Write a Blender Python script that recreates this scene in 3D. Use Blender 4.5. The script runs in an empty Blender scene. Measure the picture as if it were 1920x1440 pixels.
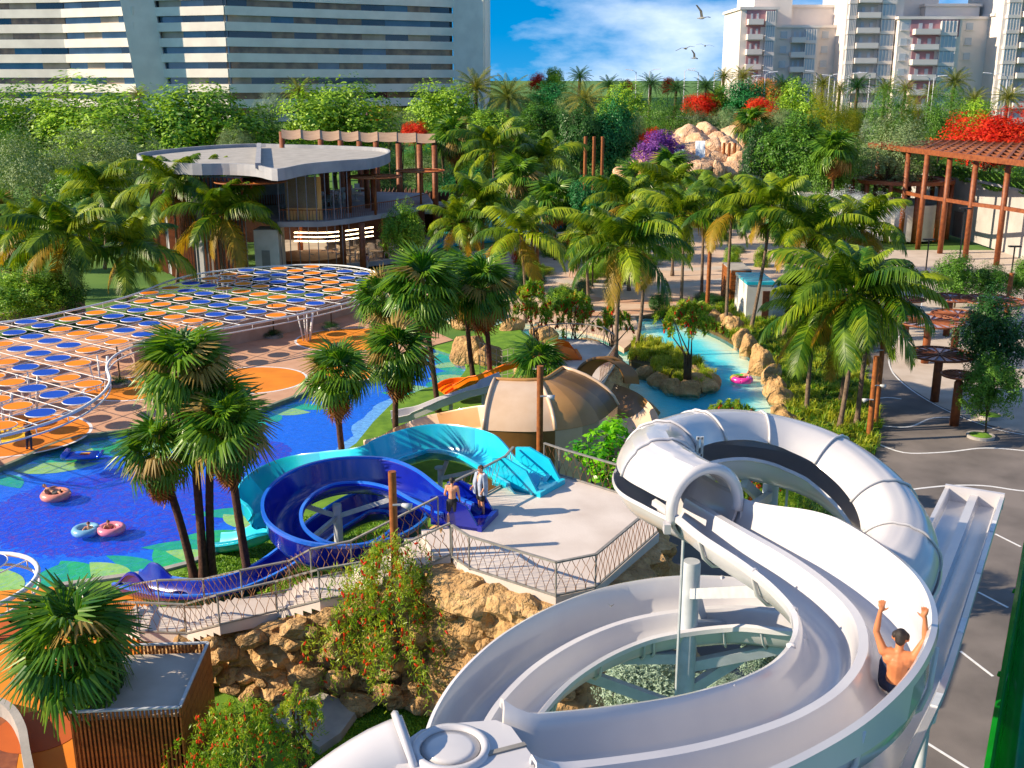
import bpy, bmesh, math, random
import numpy as np
from mathutils import Vector, Matrix, noise
from mathutils.geometry import delaunay_2d_cdt

# ---------------------------------------------------------------- camera, sky, sun, exposure
SC = bpy.context.scene
COL = SC.collection
R = math.radians
FPX, PITCH, CH = 2000.0, R(15.9), 19.3          # focal length in photo pixels, downward pitch, camera height
cam_d = bpy.data.cameras.new('camera'); cam = bpy.data.objects.new('camera', cam_d); COL.objects.link(cam)
cam.location = (0, 0, CH); cam.rotation_euler = (R(90) - PITCH, 0, 0)
cam_d.sensor_fit = 'HORIZONTAL'; cam_d.sensor_width = 36; cam_d.lens = FPX / 1920 * 36
cam_d.clip_start = 0.3; cam_d.clip_end = 9000
SC.camera = cam
SUN_EL = R(28); SUN_AZ = R(8)      # light travels towards +X and, by this angle, away from the viewer
LT = Vector((math.cos(SUN_EL) * math.cos(SUN_AZ), math.cos(SUN_EL) * math.sin(SUN_AZ), -math.sin(SUN_EL)))
sun_d = bpy.data.lights.new('sun', 'SUN'); sun = bpy.data.objects.new('sun', sun_d); COL.objects.link(sun)
sun_d.energy = 5.0; sun_d.angle = R(0.5); sun_d.color = (1.0, 0.83, 0.60)
sun.rotation_euler = LT.to_track_quat('-Z', 'Y').to_euler(); sun.location = (-60, -10, 60)
W = bpy.data.worlds.new('World'); SC.world = W; W.use_nodes = True
nt = W.node_tree; nt.nodes.clear()
sky = nt.nodes.new('ShaderNodeTexSky'); sky.sky_type = 'NISHITA'; sky.sun_disc = False
sky.sun_elevation = SUN_EL
sky.sun_rotation = math.atan2(-LT.x, -LT.y)
sky.air_density = 1.0; sky.dust_density = 0.3; sky.ozone_density = 3.0
hs = nt.nodes.new('ShaderNodeHueSaturation'); hs.inputs['Saturation'].default_value = 1.6; hs.inputs['Value'].default_value = 0.95
nt.links.new(sky.outputs[0], hs.inputs['Color'])
tc = nt.nodes.new('ShaderNodeTexCoord'); va = nt.nodes.new('ShaderNodeVectorMath'); va.inputs[1].default_value = (0, 0, 0.20); vn = nt.nodes.new('ShaderNodeVectorMath'); vn.operation = 'NORMALIZE'
nt.links.new(tc.outputs['Generated'], va.inputs[0]); nt.links.new(va.outputs[0], vn.inputs[0]); nt.links.new(vn.outputs[0], sky.inputs['Vector'])
mp = nt.nodes.new('ShaderNodeMapping'); mp.inputs['Scale'].default_value = (1, 1, 2.6)
mp.inputs['Location'].default_value = (0.35, 0.0, 0.12)
nz = nt.nodes.new('ShaderNodeTexNoise'); nz.inputs['Scale'].default_value = 5.0; nz.inputs['Detail'].default_value = 9; nz.inputs['Roughness'].default_value = 0.56
cr = nt.nodes.new('ShaderNodeValToRGB'); cr.color_ramp.elements[0].position = 0.46; cr.color_ramp.elements[1].position = 0.86
nt.links.new(tc.outputs['Generated'], mp.inputs[0]); nt.links.new(mp.outputs[0], nz.inputs['Vector']); nt.links.new(nz.outputs['Fac'], cr.inputs[0])
mx = nt.nodes.new('ShaderNodeMixRGB'); mx.inputs[2].default_value = (8.0, 8.4, 9.0, 1)
nt.links.new(cr.outputs[0], mx.inputs[0]); nt.links.new(hs.outputs[0], mx.inputs[1])
bg = nt.nodes.new('ShaderNodeBackground'); bg.inputs[1].default_value = 0.105
ow = nt.nodes.new('ShaderNodeOutputWorld'); nt.links.new(mx.outputs[0], bg.inputs[0]); nt.links.new(bg.outputs[0], ow.inputs[0])
SC.view_settings.view_transform = 'Standard'; SC.view_settings.look = 'None'; SC.view_settings.gamma = 1
SC.view_settings.exposure = 0.82; SC.view_settings.use_curve_mapping = False
SC.cycles.max_bounces = 6; SC.cycles.diffuse_bounces = 3; SC.cycles.glossy_bounces = 3; SC.cycles.transmission_bounces = 4
SC.cycles.transparent_max_bounces = 8; SC.cycles.use_denoising = True; SC.cycles.caustics_reflective = False; SC.cycles.caustics_refractive = False

# ---------------------------------------------------------------- geometry helpers
FW = Vector((0, math.cos(PITCH), -math.sin(PITCH))); UP = Vector((0, math.sin(PITCH), math.cos(PITCH))); RT = Vector((1, 0, 0))
def ray(x, y): return FW + RT * ((x - 960) / FPX) - UP * ((y - 720) / FPX)
def P(x, y, Z=0.0):
    """world point on the horizontal plane Z that the photograph shows at (x, y)"""
    d = ray(x, y); t = (Z - CH) / d.z
    return Vector((d.x * t, d.y * t, Z))
def PD(x, y, D):
    """world point at distance D in front that the photograph shows at (x, y)"""
    d = ray(x, y); t = D / d.y
    return Vector((d.x * t, D, CH + d.z * t))
def XY(px, Z=0): return [tuple(P(x, y, Z)[:2]) for x, y in px]
def G(y):
    """terrain height at distance y"""
    def sm(a, b, t):
        t = min(1, max(0, (t - a) / (b - a))); return t * t * (3 - 2 * t)
    return -0.35 + 9.3 * sm(185, 245, y) + 7.0 * sm(245, 345, y)
def crom(pts, n=8, closed=False):
    """Catmull-Rom through the points"""
    pts = [Vector(p) for p in pts]; out = []; m = len(pts)
    rng = range(m if closed else m - 1)
    for i in rng:
        p1 = pts[i]; p2 = pts[(i + 1) % m]
        p0 = pts[(i - 1) % m] if closed or i > 0 else p1 * 2 - p2
        p3 = pts[(i + 2) % m] if closed or i + 2 < m else p2 * 2 - p1
        for k in range(n):
            t = k / n
            out.append(0.5 * ((2 * p1) + (p2 - p0) * t + (2 * p0 - 5 * p1 + 4 * p2 - p3) * t * t + (3 * p1 - p0 - 3 * p2 + p3) * t ** 3))
    if not closed: out.append(pts[-1])
    return out
def resample(pts, step):
    pts = [Vector(p) for p in pts]; L = [0]
    for a, b in zip(pts, pts[1:]): L.append(L[-1] + (b - a).length)
    n = max(2, int(L[-1] / step) + 1); out = []; j = 0
    for i in range(n):
        s = L[-1] * i / (n - 1)
        while j < len(L) - 2 and L[j + 1] < s: j += 1
        out.append(pts[j].lerp(pts[j + 1], (s - L[j]) / max(1e-9, L[j + 1] - L[j])))
    return out
def smooth2(poly, n=6): return [(p.x, p.y) for p in crom([(a, b, 0) for a, b in poly], n, True)]

class MB:
    """collects shapes; build() links them as one mesh object"""
    def __init__(s): s.v = []; s.f = []
    def add(s, v, f):
        o = len(s.v); s.v += [tuple(p) for p in v]; s.f += [tuple(i + o for i in q) for q in f]; return s
    def box(s, c, d, rz=0, tilt=None):
        m = Matrix.Rotation(rz, 3, 'Z')
        if tilt is not None: m = tilt
        hx, hy, hz = d[0] / 2, d[1] / 2, d[2] / 2; c = Vector(c)
        v = [c + m @ Vector((x, y, z)) for z in (-hz, hz) for x, y in ((-hx, -hy), (hx, -hy), (hx, hy), (-hx, hy))]
        return s.add(v, [(3, 2, 1, 0), (4, 5, 6, 7), (0, 1, 5, 4), (1, 2, 6, 5), (2, 3, 7, 6), (3, 0, 4, 7)])
    def bar(s, a, b, w, h=None):
        """rectangular bar from a to b"""
        a, b = Vector(a), Vector(b); t = (b - a).normalized(); h = h or w
        u = t.cross(Vector((0, 0, 1))); u = Vector((1, 0, 0)) if u.length < 1e-4 else u.normalized(); n = u.cross(t)
        v = [p + u * x + n * y for p in (a, b) for x, y in ((-w / 2, -h / 2), (w / 2, -h / 2), (w / 2, h / 2), (-w / 2, h / 2))]
        return s.add(v, [(3, 2, 1, 0), (4, 5, 6, 7), (0, 1, 5, 4), (1, 2, 6, 5), (2, 3, 7, 6), (3, 0, 4, 7)])
    def tube(s, pts, r, n=8, cap=True, closed=False):
        pts = [Vector(p) for p in pts]; m = len(pts); v = []; f = []
        rr = r if hasattr(r, '__len__') else [r] * m
        ref = None
        for i, p in enumerate(pts):
            if closed: t = pts[(i + 1) % m] - pts[i - 1]
            else: t = pts[min(i + 1, m - 1)] - pts[max(i - 1, 0)]
            t.normalize()
            if ref is None:
                ref = t.cross(Vector((0, 0, 1)))
                if ref.length < 1e-3: ref = t.cross(Vector((1, 0, 0)))
            u = (ref - t * ref.dot(t)).normalized(); ref = u; w = t.cross(u)
            for k in range(n):
                a = 2 * math.pi * k / n; v.append(p + (u * math.cos(a) + w * math.sin(a)) * rr[i])
        for i in range(m if closed else m - 1):
            j = (i + 1) % m
            for k in range(n):
                l = (k + 1) % n; f.append((i * n + k, i * n + l, j * n + l, j * n + k))
        if cap and not closed: f.append(tuple(range(n - 1, -1, -1))); f.append(tuple((m - 1) * n + k for k in range(n)))
        return s.add(v, f)
    def lathe(s, c, prof, n=24):
        c = Vector(c); v = []; f = []; m = len(prof)
        for r, z in prof:
            for k in range(n):
                a = 2 * math.pi * k / n; v.append(c + Vector((r * math.cos(a), r * math.sin(a), z)))
        for i in range(m - 1):
            for k in range(n):
                l = (k + 1) % n; f.append((i * n + k, i * n + l, (i + 1) * n + l, (i + 1) * n + k))
        if prof[0][0] > 1e-4: f.append(tuple(range(n - 1, -1, -1)))
        if prof[-1][0] > 1e-4: f.append(tuple((m - 1) * n + k for k in range(n)))
        return s.add(v, f)
    def prism(s, poly, z0, z1):
        """extruded plan polygon"""
        a = sum(poly[i - 1][0] * poly[i][1] - poly[i][0] * poly[i - 1][1] for i in range(len(poly)))
        if a < 0: poly = poly[::-1]
        n = len(poly); tz = [len(q) > 2 for q in poly]
        v = [(p[0], p[1], z0) for p in poly] + [(p[0], p[1], z1) for p in poly]
        f = [tuple(range(n - 1, -1, -1)), tuple(range(n, 2 * n))] + [(i, (i + 1) % n, n + (i + 1) % n, n + i) for i in range(n)]
        return s.add(v, f)
    def grid(s, rows, closed_u=False):
        n = len(rows[0]); v = [p for r in rows for p in r]; f = []
        for i in range(len(rows) - 1):
            for k in range(n if closed_u else n - 1):
                l = (k + 1) % n; f.append((i * n + k, i * n + l, (i + 1) * n + l, (i + 1) * n + k))
        return s.add(v, f)
    def mesh(s, name, mat, smooth=False):
        me = bpy.data.meshes.new(name); me.from_pydata(s.v, [], s.f); me.update()
        if mat: me.materials.append(mat)
        if smooth: me.shade_smooth()
        return me
    def build(s, name, mat, parent=None, smooth=False, auto=None):
        """vertices are in world space; a parent Empty (translation only) keeps them there"""
        o = bpy.data.objects.new(name, s.mesh(name, mat, smooth or auto is not None)); COL.objects.link(o)
        if auto is not None: sharp(o.data, auto)
        if parent is not None:
            o.parent = parent; o.matrix_parent_inverse = Matrix.Translation(-wloc(parent))
        return o
def sharp(me, ang):
    try: me.set_sharp_from_angle(angle=R(ang))
    except Exception: pass
def wloc(o):
    l = Vector(o.location)
    if o.type == 'MESH' and o.parent is not None: return Vector((0, 0, 0)) + Vector(o.get('_w', (0, 0, 0)))
    return l
def sub(o, m, name, mat, smooth=False):
    """a sub-part: child of a part whose mesh sits in world space under a thing"""
    c = bpy.data.objects.new(name, m.mesh(name, mat, smooth)); COL.objects.link(c); c.parent = o
    return c
def inst(name, me, parent, mtx, mat=None):
    """an object sharing mesh data; mtx is local to the parent"""
    o = bpy.data.objects.new(name, me); COL.objects.link(o); o.parent = parent; o.matrix_local = mtx
    if mat is not None: o.material_slots[0].link = 'OBJECT'; o.material_slots[0].material = mat
    return o
def tag(o, label=None, cat=None, group=None, kind=None):
    if label: o['label'] = label
    if cat: o['category'] = cat
    if group: o['group'] = group
    if kind: o['kind'] = kind
    return o
def thing(name, loc, label, cat, group=None):
    o = bpy.data.objects.new(name, None); COL.objects.link(o); o.location = loc; o.empty_display_size = 0.2
    return tag(o, label, cat, group)
def struct(name, mb, mat, smooth=False): return tag(mb.build(name, mat, None, smooth), kind='structure')
def np_mesh(name, V, F, mat=None, smooth=False):
    """fast mesh from arrays: V (n,3), F (m,k)"""
    me = bpy.data.meshes.new(name); V = np.asarray(V, np.float32); F = np.asarray(F, np.int32); k = F.shape[1]
    me.vertices.add(len(V)); me.vertices.foreach_set('co', V.ravel())
    me.loops.add(F.size); me.loops.foreach_set('vertex_index', F.ravel())
    me.polygons.add(len(F)); me.polygons.foreach_set('loop_start', np.arange(0, F.size, k, dtype=np.int32))
    me.update(calc_edges=True); me.validate()
    if mat: me.materials.append(mat)
    if smooth: me.shade_smooth()
    return me
def shell(prof, t):
    """closed loop round an open profile: the profile and its offset by t to the outside (below)"""
    n = len(prof); off = []
    for i, (x, y) in enumerate(prof):
        a = prof[max(0, i - 1)]; b = prof[min(n - 1, i + 1)]; d = math.hypot(b[0] - a[0], b[1] - a[1]) or 1
        off.append((x + (b[1] - a[1]) / d * t, y - (b[0] - a[0]) / d * t))
    return list(prof) + off[::-1]
def frames(path):
    out = []
    for i, p in enumerate(path):
        t = (path[min(i + 1, len(path) - 1)] - path[max(i - 1, 0)]).normalized()
        r = t.cross(Vector((0, 0, 1))); r = r.normalized() if r.length > 1e-4 else Vector((1, 0, 0))
        out.append((p, t, r, r.cross(t)))
    return out
def sweep(path, loop, mb=None, closed=True, bank=0.0, cap=True):
    mb = mb or MB(); rows = []; fr = frames(path)
    for i, (p, t, r, u) in enumerate(fr):
        b = bank(i / (len(fr) - 1)) if callable(bank) else bank
        lp = loop(i / (len(fr) - 1)) if callable(loop) else loop
        cb, sb = math.cos(b), math.sin(b)
        rows.append([p + r * (x * cb - y * sb) + u * (x * sb + y * cb) for x, y in lp])
    o = len(mb.v); mb.grid(rows, closed)
    if cap and closed:
        n = len(rows[0]); k = n // 2; m = len(rows) - 1
        for base, fl in ((o, 1), (o + m * n, 0)):
            for i in range(k - 1):
                q = (base + i, base + i + 1, base + n - 2 - i, base + n - 1 - i); mb.f.append(q if fl else q[::-1])
    return mb
def inside(pt, poly):
    x, y = pt; c = False; j = len(poly) - 1
    for i in range(len(poly)):
        xi, yi = poly[i][:2]; xj, yj = poly[j][:2]
        if (yi > y) != (yj > y) and x < (xj - xi) * (y - yi) / (yj - yi) + xi: c = not c
        j = i
    return c
def edge_dist(x, y, poly):
    a = np.array(poly)[:, :2]; b = np.roll(a, -1, 0); d = b - a; q = np.array([x, y]) - a
    t = np.clip((q * d).sum(1) / np.maximum(1e-9, (d * d).sum(1)), 0, 1)
    return float(np.sqrt(((q - d * t[:, None]) ** 2).sum(1)).min())
def sheet(name, poly, z, cell, mat, holes=(), attr=True):
    """flat sheet with interior points and a per-vertex 'edge' distance to its outline"""
    pts = [Vector(p[:2]) for p in poly]; edges = [(i, (i + 1) % len(poly)) for i in range(len(poly))]
    for h in holes:
        o = len(pts); pts += [Vector(p[:2]) for p in h]; edges += [(o + i, o + (i + 1) % len(h)) for i in range(len(h))]
    xs = [p[0] for p in poly]; ys = [p[1] for p in poly]; x = min(xs)
    while x < max(xs):
        y = min(ys)
        while y < max(ys):
            if inside((x, y), poly) and not any(inside((x, y), h) for h in holes): pts.append(Vector((x, y)))
            y += cell
        x += cell
    v, _, f, *_ = delaunay_2d_cdt(pts, edges, [], 0, 1e-4)
    keep = []
    for q in f:
        c = sum((v[i] for i in q), Vector((0, 0))) / len(q)
        if inside(c, poly) and not any(inside(c, h) for h in holes): keep.append(q)
    me = bpy.data.meshes.new(name); me.from_pydata([(p.x, p.y, z) for p in v], [], keep)
    if attr:
        at = me.attributes.new('edge', 'FLOAT', 'POINT')
        loops = [poly] + list(holes)
        at.data.foreach_set('value', [min(edge_dist(p.x, p.y, l) for l in loops) for p in v])
    bm = bmesh.new(); bm.from_mesh(me)
    for fc in bm.faces:
        if fc.normal.z < 0: fc.normal_flip()
    bm.to_mesh(me); bm.free()
    me.materials.append(mat); o = bpy.data.objects.new(name, me); COL.objects.link(o); return o

# ---------------------------------------------------------------- materials
def lin(h):
    c = [int(h[i:i + 2], 16) / 255 for i in (0, 2, 4)]
    return tuple(x / 12.92 if x < 0.04045 else ((x + 0.055) / 1.055) ** 2.4 for x in c) + (1,)
def nmat(name):
    m = bpy.data.materials.new(name); m.use_nodes = True; return m, m.node_tree, m.node_tree.nodes['Principled BSDF']
def mat(name, a, b=None, scale=3.0, rough=0.6, bump=0.0, bscale=None, metal=0.0, coat=0.0, detail=5, lo=0.35, hi=0.65, gen=False, spec=0.5, bdist=0.05):
    """two-tone noise colour on a principled surface with optional fine relief"""
    m, t, p = nmat(name); a = lin(a) if isinstance(a, str) else a; b = lin(b) if isinstance(b, str) else (b or a)
    p.inputs['Roughness'].default_value = rough; p.inputs['Metallic'].default_value = metal; p.inputs['Coat Weight'].default_value = coat
    p.inputs['Coat Roughness'].default_value = 0.08; p.inputs['Specular IOR Level'].default_value = spec
    c = t.nodes.new('ShaderNodeTexCoord'); n = t.nodes.new('ShaderNodeTexNoise'); n.inputs['Scale'].default_value = scale; n.inputs['Detail'].default_value = detail
    t.links.new(c.outputs['Object'], n.inputs['Vector'])
    r = t.nodes.new('ShaderNodeValToRGB'); r.color_ramp.elements[0].position = lo; r.color_ramp.elements[1].position = hi
    r.color_ramp.elements[0].color = a; r.color_ramp.elements[1].color = b
    t.links.new(n.outputs['Fac'], r.inputs[0]); t.links.new(r.outputs[0], p.inputs['Base Color'])
    if bump:
        n2 = t.nodes.new('ShaderNodeTexNoise'); n2.inputs['Scale'].default_value = bscale or scale * 6; n2.inputs['Detail'].default_value = 6
        t.links.new(c.outputs['Object'], n2.inputs['Vector'])
        bp = t.nodes.new('ShaderNodeBump'); bp.inputs['Strength'].default_value = bump; bp.inputs['Distance'].default_value = bdist
        t.links.new(n2.outputs['Fac'], bp.inputs['Height']); t.links.new(bp.outputs[0], p.inputs['Normal'])
    return m
def leafmat(name, a, b, trans=0.35, rough=0.45, scale=0.6, var=0.25, tcol=None):
    """foliage: two greens mixed by noise and by each object's own random value, some light passing through"""
    m, t, p = nmat(name); a = lin(a); b = lin(b)
    c = t.nodes.new('ShaderNodeNewGeometry'); n = t.nodes.new('ShaderNodeTexNoise'); n.inputs['Scale'].default_value = scale; n.inputs['Detail'].default_value = 3
    t.links.new(c.outputs['Position'], n.inputs['Vector'])
    oi = t.nodes.new('ShaderNodeObjectInfo')
    ri = t.nodes.new('ShaderNodeMath'); ri.operation = 'MULTIPLY_ADD'; ri.inputs[1].default_value = var; ri.inputs[2].default_value = -var / 2
    t.links.new(oi.outputs['Random'], ri.inputs[0])
    isl = t.nodes.new('ShaderNodeMath'); isl.operation = 'MULTIPLY_ADD'; isl.inputs[1].default_value = 0.45; t.links.new(c.outputs['Random Per Island'], isl.inputs[0])
    isl.inputs[2].default_value = -0.22
    ad = t.nodes.new('ShaderNodeMath'); t.links.new(n.outputs['Fac'], ad.inputs[0]); t.links.new(ri.outputs[0], ad.inputs[1])
    ad2 = t.nodes.new('ShaderNodeMath'); t.links.new(ad.outputs[0], ad2.inputs[0]); t.links.new(isl.outputs[0], ad2.inputs[1])
    r = t.nodes.new('ShaderNodeValToRGB'); r.color_ramp.elements[0].position = 0.3; r.color_ramp.elements[1].position = 0.7
    r.color_ramp.elements[0].color = a; r.color_ramp.elements[1].color = b
    t.links.new(ad2.outputs[0], r.inputs[0]); t.links.new(r.outputs[0], p.inputs['Base Color']); p.inputs['Roughness'].default_value = rough
    p.inputs['Specular IOR Level'].default_value = 0.35
    tr = t.nodes.new('ShaderNodeBsdfTranslucent'); mixc = t.nodes.new('ShaderNodeMixRGB'); mixc.blend_type = 'MULTIPLY'; mixc.inputs[0].default_value = 1
    mixc.inputs[2].default_value = tcol or (1.6, 1.5, 0.7, 1); t.links.new(r.outputs[0], mixc.inputs[1]); t.links.new(mixc.outputs[0], tr.inputs[0])
    ms = t.nodes.new('ShaderNodeMixShader'); ms.inputs[0].default_value = trans
    out = t.nodes['Material Output']; t.links.new(p.outputs[0], ms.inputs[1]); t.links.new(tr.outputs[0], ms.inputs[2]); t.links.new(ms.outputs[0], out.inputs[0])
    return m
def glass(name, tint, trans=0.6, rough=0.03):
    """pane: part clear, part mirror by angle"""
    m, t, p = nmat(name); tint = lin(tint)
    p.inputs['Base Color'].default_value = tint; p.inputs['Roughness'].default_value = rough
    tr = t.nodes.new('ShaderNodeBsdfTransparent'); tr.inputs[0].default_value = tuple(0.5 + 0.5 * x for x in tint[:3]) + (1,)
    lw = t.nodes.new('ShaderNodeLayerWeight'); lw.inputs[0].default_value = 0.5; fr = t.nodes.new('ShaderNodeMath'); fr.operation = 'POWER'; fr.inputs[1].default_value = 3.5; t.links.new(lw.outputs['Facing'], fr.inputs[0])
    mt = t.nodes.new('ShaderNodeMath'); mt.operation = 'ADD'; mt.inputs[1].default_value = 1 - trans; mt.use_clamp = True; t.links.new(fr.outputs[0], mt.inputs[0])
    ms = t.nodes.new('ShaderNodeMixShader'); t.links.new(mt.outputs[0], ms.inputs[0]); t.links.new(tr.outputs[0], ms.inputs[1]); t.links.new(p.outputs[0], ms.inputs[2])
    t.links.new(ms.outputs[0], t.nodes['Material Output'].inputs[0]); return m
def watermat(name, tint, trans, scale, strength, dist=0.06):
    """water skin over a bed: ripples, angle-dependent mirror, tinted see-through"""
    m, t, p = nmat(name); p.inputs['Base Color'].default_value = lin(tint); p.inputs['Roughness'].default_value = 0.06; p.inputs['IOR'].default_value = 1.33
    c = t.nodes.new('ShaderNodeTexCoord'); n = t.nodes.new('ShaderNodeTexNoise'); n.inputs['Scale'].default_value = scale; n.inputs['Detail'].default_value = 4; n.inputs['Distortion'].default_value = 1.2
    t.links.new(c.outputs['Object'], n.inputs['Vector'])
    bp = t.nodes.new('ShaderNodeBump'); bp.inputs['Strength'].default_value = strength; bp.inputs['Distance'].default_value = dist
    t.links.new(n.outputs['Fac'], bp.inputs['Height']); t.links.new(bp.outputs[0], p.inputs['Normal'])
    tr = t.nodes.new('ShaderNodeBsdfTransparent'); tr.inputs[0].default_value = (0.93, 0.98, 1, 1)
    lw = t.nodes.new('ShaderNodeLayerWeight'); lw.inputs[0].default_value = 0.5; t.links.new(bp.outputs[0], lw.inputs['Normal'])
    fr = t.nodes.new('ShaderNodeMath'); fr.operation = 'POWER'; fr.inputs[1].default_value = 4.5; t.links.new(lw.outputs['Facing'], fr.inputs[0])
    mt = t.nodes.new('ShaderNodeMath'); mt.operation = 'ADD'; mt.inputs[1].default_value = 1 - trans; mt.use_clamp = True; t.links.new(fr.outputs[0], mt.inputs[0])
    ms = t.nodes.new('ShaderNodeMixShader'); t.links.new(mt.outputs[0], ms.inputs[0]); t.links.new(tr.outputs[0], ms.inputs[1]); t.links.new(p.outputs[0], ms.inputs[2])
    t.links.new(ms.outputs[0], t.nodes['Material Output'].inputs[0]); return m
def rockmat(name, a, b, c):
    m, t, p = nmat(name); p.inputs['Roughness'].default_value = 0.85
    co = t.nodes.new('ShaderNodeTexCoord'); n = t.nodes.new('ShaderNodeTexNoise'); n.inputs['Scale'].default_value = 0.9; n.inputs['Detail'].default_value = 8; n.inputs['Roughness'].default_value = 0.65
    t.links.new(co.outputs['Object'], n.inputs['Vector'])
    r = t.nodes.new('ShaderNodeValToRGB'); r.color_ramp.elements[0].position = 0.3; r.color_ramp.elements[1].position = 0.7
    r.color_ramp.elements[0].color = lin(a); r.color_ramp.elements[1].color = lin(c); e = r.color_ramp.elements.new(0.5); e.color = lin(b)
    t.links.new(n.outputs['Fac'], r.inputs[0]); t.links.new(r.outputs[0], p.inputs['Base Color'])
    v = t.nodes.new('ShaderNodeTexVoronoi'); v.feature = 'DISTANCE_TO_EDGE'; v.inputs['Scale'].default_value = 1.3
    n3 = t.nodes.new('ShaderNodeTexNoise'); n3.inputs['Scale'].default_value = 5; n3.inputs['Detail'].default_value = 8
    mxv = t.nodes.new('ShaderNodeMixRGB'); mxv.inputs[0].default_value = 0.25; t.links.new(co.outputs['Object'], mxv.inputs[1]); t.links.new(n3.outputs['Color'], mxv.inputs[2]); t.links.new(mxv.outputs[0], v.inputs['Vector'])
    t.links.new(co.outputs['Object'], n3.inputs['Vector'])
    mi = t.nodes.new('ShaderNodeMath'); mi.operation = 'MINIMUM'; mi.inputs[1].default_value = 0.12; t.links.new(v.outputs['Distance'], mi.inputs[0])
    ad = t.nodes.new('ShaderNodeMath'); ad.operation = 'MULTIPLY_ADD'; ad.inputs[1].default_value = 2.5; t.links.new(mi.outputs[0], ad.inputs[0]); t.links.new(n3.outputs['Fac'], ad.inputs[2])
    bp = t.nodes.new('ShaderNodeBump'); bp.inputs['Strength'].default_value = 0.9; bp.inputs['Distance'].default_value = 0.25
    t.links.new(ad.outputs[0], bp.inputs['Height']); t.links.new(bp.outputs[0], p.inputs['Normal']); return m

M = {}
M['white'] = mat('gelcoat_white', 'c6c4c6', 'bcbabf', 0.8, 0.24, 0.03, 3, coat=0.5, detail=8)
M['white_steel'] = mat('painted_steel', 'b9bdc2', 'a9aeb4', 4, 0.4)
M['navy'] = mat('gelcoat_navy', '05188c', '061e9c', 1.0, 0.2, coat=0.6)
M['navy_rim'] = mat('gelcoat_blue', '1f66d8', '2a74e0', 1.0, 0.25, coat=0.5)
M['turq'] = mat('gelcoat_turquoise', '16b4d6', '1cc2dd', 1.0, 0.25, coat=0.5)
M['turq_dk'] = mat('gelcoat_teal', '0f97b8', '12a5b4', 1.0, 0.25, coat=0.5)
M['tan1'] = mat('gelcoat_cream', 'd2b79c', 'caad90', 1.2, 0.4, coat=0.2)
M['tan2'] = mat('gelcoat_sand', 'bb8a4c', 'b28044', 1.2, 0.4, coat=0.2)
M['tan3'] = mat('gelcoat_brown', '8a6335', '7e5a30', 1.2, 0.4, coat=0.2)
M['orange'] = mat('gelcoat_orange', 'f0780a', 'ea6d06', 1.0, 0.3, coat=0.4)
M['green_g'] = leafmat('gelcoat_green', '0a8420', '0e9c2a', 0.35, 0.12, 1.0, 0, tcol=(1.3, 1.6, 1.2, 1))
M['concrete'] = mat('concrete', 'a9a49d', '96928d', 1.5, 0.8, 0.15)
M['plat'] = mat('terrace_paving', 'd2c7bf', 'bdb0a7', 0.5, 0.8, 0.12, 14)
M['wood'] = mat('brown_timber', '9c5a22', '7d4318', 5, 0.6, 0.2, 40)
M['wood_dk'] = mat('dark_timber', '5a2f16', '41200f', 5, 0.6, 0.2, 40)
M['rust'] = mat('rust_steel', '8e4f28', '71391b', 3, 0.55, 0.05)
M['rail'] = mat('rail_grey', '8d8983', '77746f', 5, 0.5)
M['lat'] = mat('rail_lattice', '9a6a44', '7c5333', 5, 0.55)
M['deck'] = mat('deck_paving', 'c69a7c', 'b98d70', 1.2, 0.85, 0.15, 20)
M['orange_floor'] = mat('rubber_orange', 'e0860f', 'd27808', 0.6, 0.8, 0.1, 30)
M['orange_dk'] = mat('rubber_rust', 'b8560e', 'a84c0c', 0.6, 0.8, 0.1, 30)
M['yellow_floor'] = mat('rubber_yellow', 'f0c020', 'e6b010', 0.8, 0.8)
M['asphalt'] = mat('asphalt', '7c7470', '5f5956', 0.35, 0.85, 0.2, 30)
M['line'] = mat('road_paint', 'dfe0e2', 'd2d3d6', 6, 0.7)
M['pale'] = mat('pale_paving', 'c3b6aa', 'b3a597', 0.6, 0.85, 0.1, 18)
M['plaza'] = mat('plaza_paving', 'cdb29b', 'bda18a', 0.5, 0.85, 0.1, 18)
M['lawn'] = mat('lawn', '4f7a12', '6b9420', 1.4, 0.9, 0.5, 30, detail=8)
M['grass'] = mat('field_grass', '3f6a1c', '5a7f2c', 0.12, 0.9, 0.4, 4, detail=8)
M['soil'] = mat('soil', '4a3a22', '5d5026', 1.2, 0.95, 0.4, 12)
M['rock'] = rockmat('sandstone', '8c6840', 'b8925f', 'd4b080')
M['rock_pink'] = rockmat('pink_rock', 'b98a66', 'd8b08c', 'ecd0b2')
M['bark'] = mat('palm_bark', '7d6a58', '5e4c3e', 6, 0.9, 0.6, 22)
M['bark_dk'] = mat('fan_palm_bark', '5b3a2a', '3f2619', 7, 0.9, 0.7, 26)
M['bark_tr'] = mat('tree_bark', '5a4531', '42311f', 5, 0.9, 0.6, 20)
M['dead'] = leafmat('dead_fronds', 'b8803e', '8a5a28', 0.2, 0.7, tcol=(1.3, 1, 0.6, 1))
M['coco'] = leafmat('coconut_leaf', '35600a', '98a81e', 0.27, 0.42, 0.5)
M['coco_d'] = leafmat('coconut_leaf_dark', '2c540c', '6f8c1c', 0.25, 0.4, 0.5)
M['coco_y'] = leafmat('coconut_leaf_old', '8a7a1a', 'a8882a', 0.35, 0.5, 0.5)
M['fan'] = leafmat('fan_palm_leaf', '2f6318', '6f9426', 0.35, 0.32, 0.6)
M['fan_t'] = leafmat('fan_palm_leaf_old', '8a7436', 'a98c4a', 0.3, 0.5, 0.6)
M['date'] = leafmat('date_palm_leaf', '51682a', '8c8a3c', 0.3, 0.5, 0.5)
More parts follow.
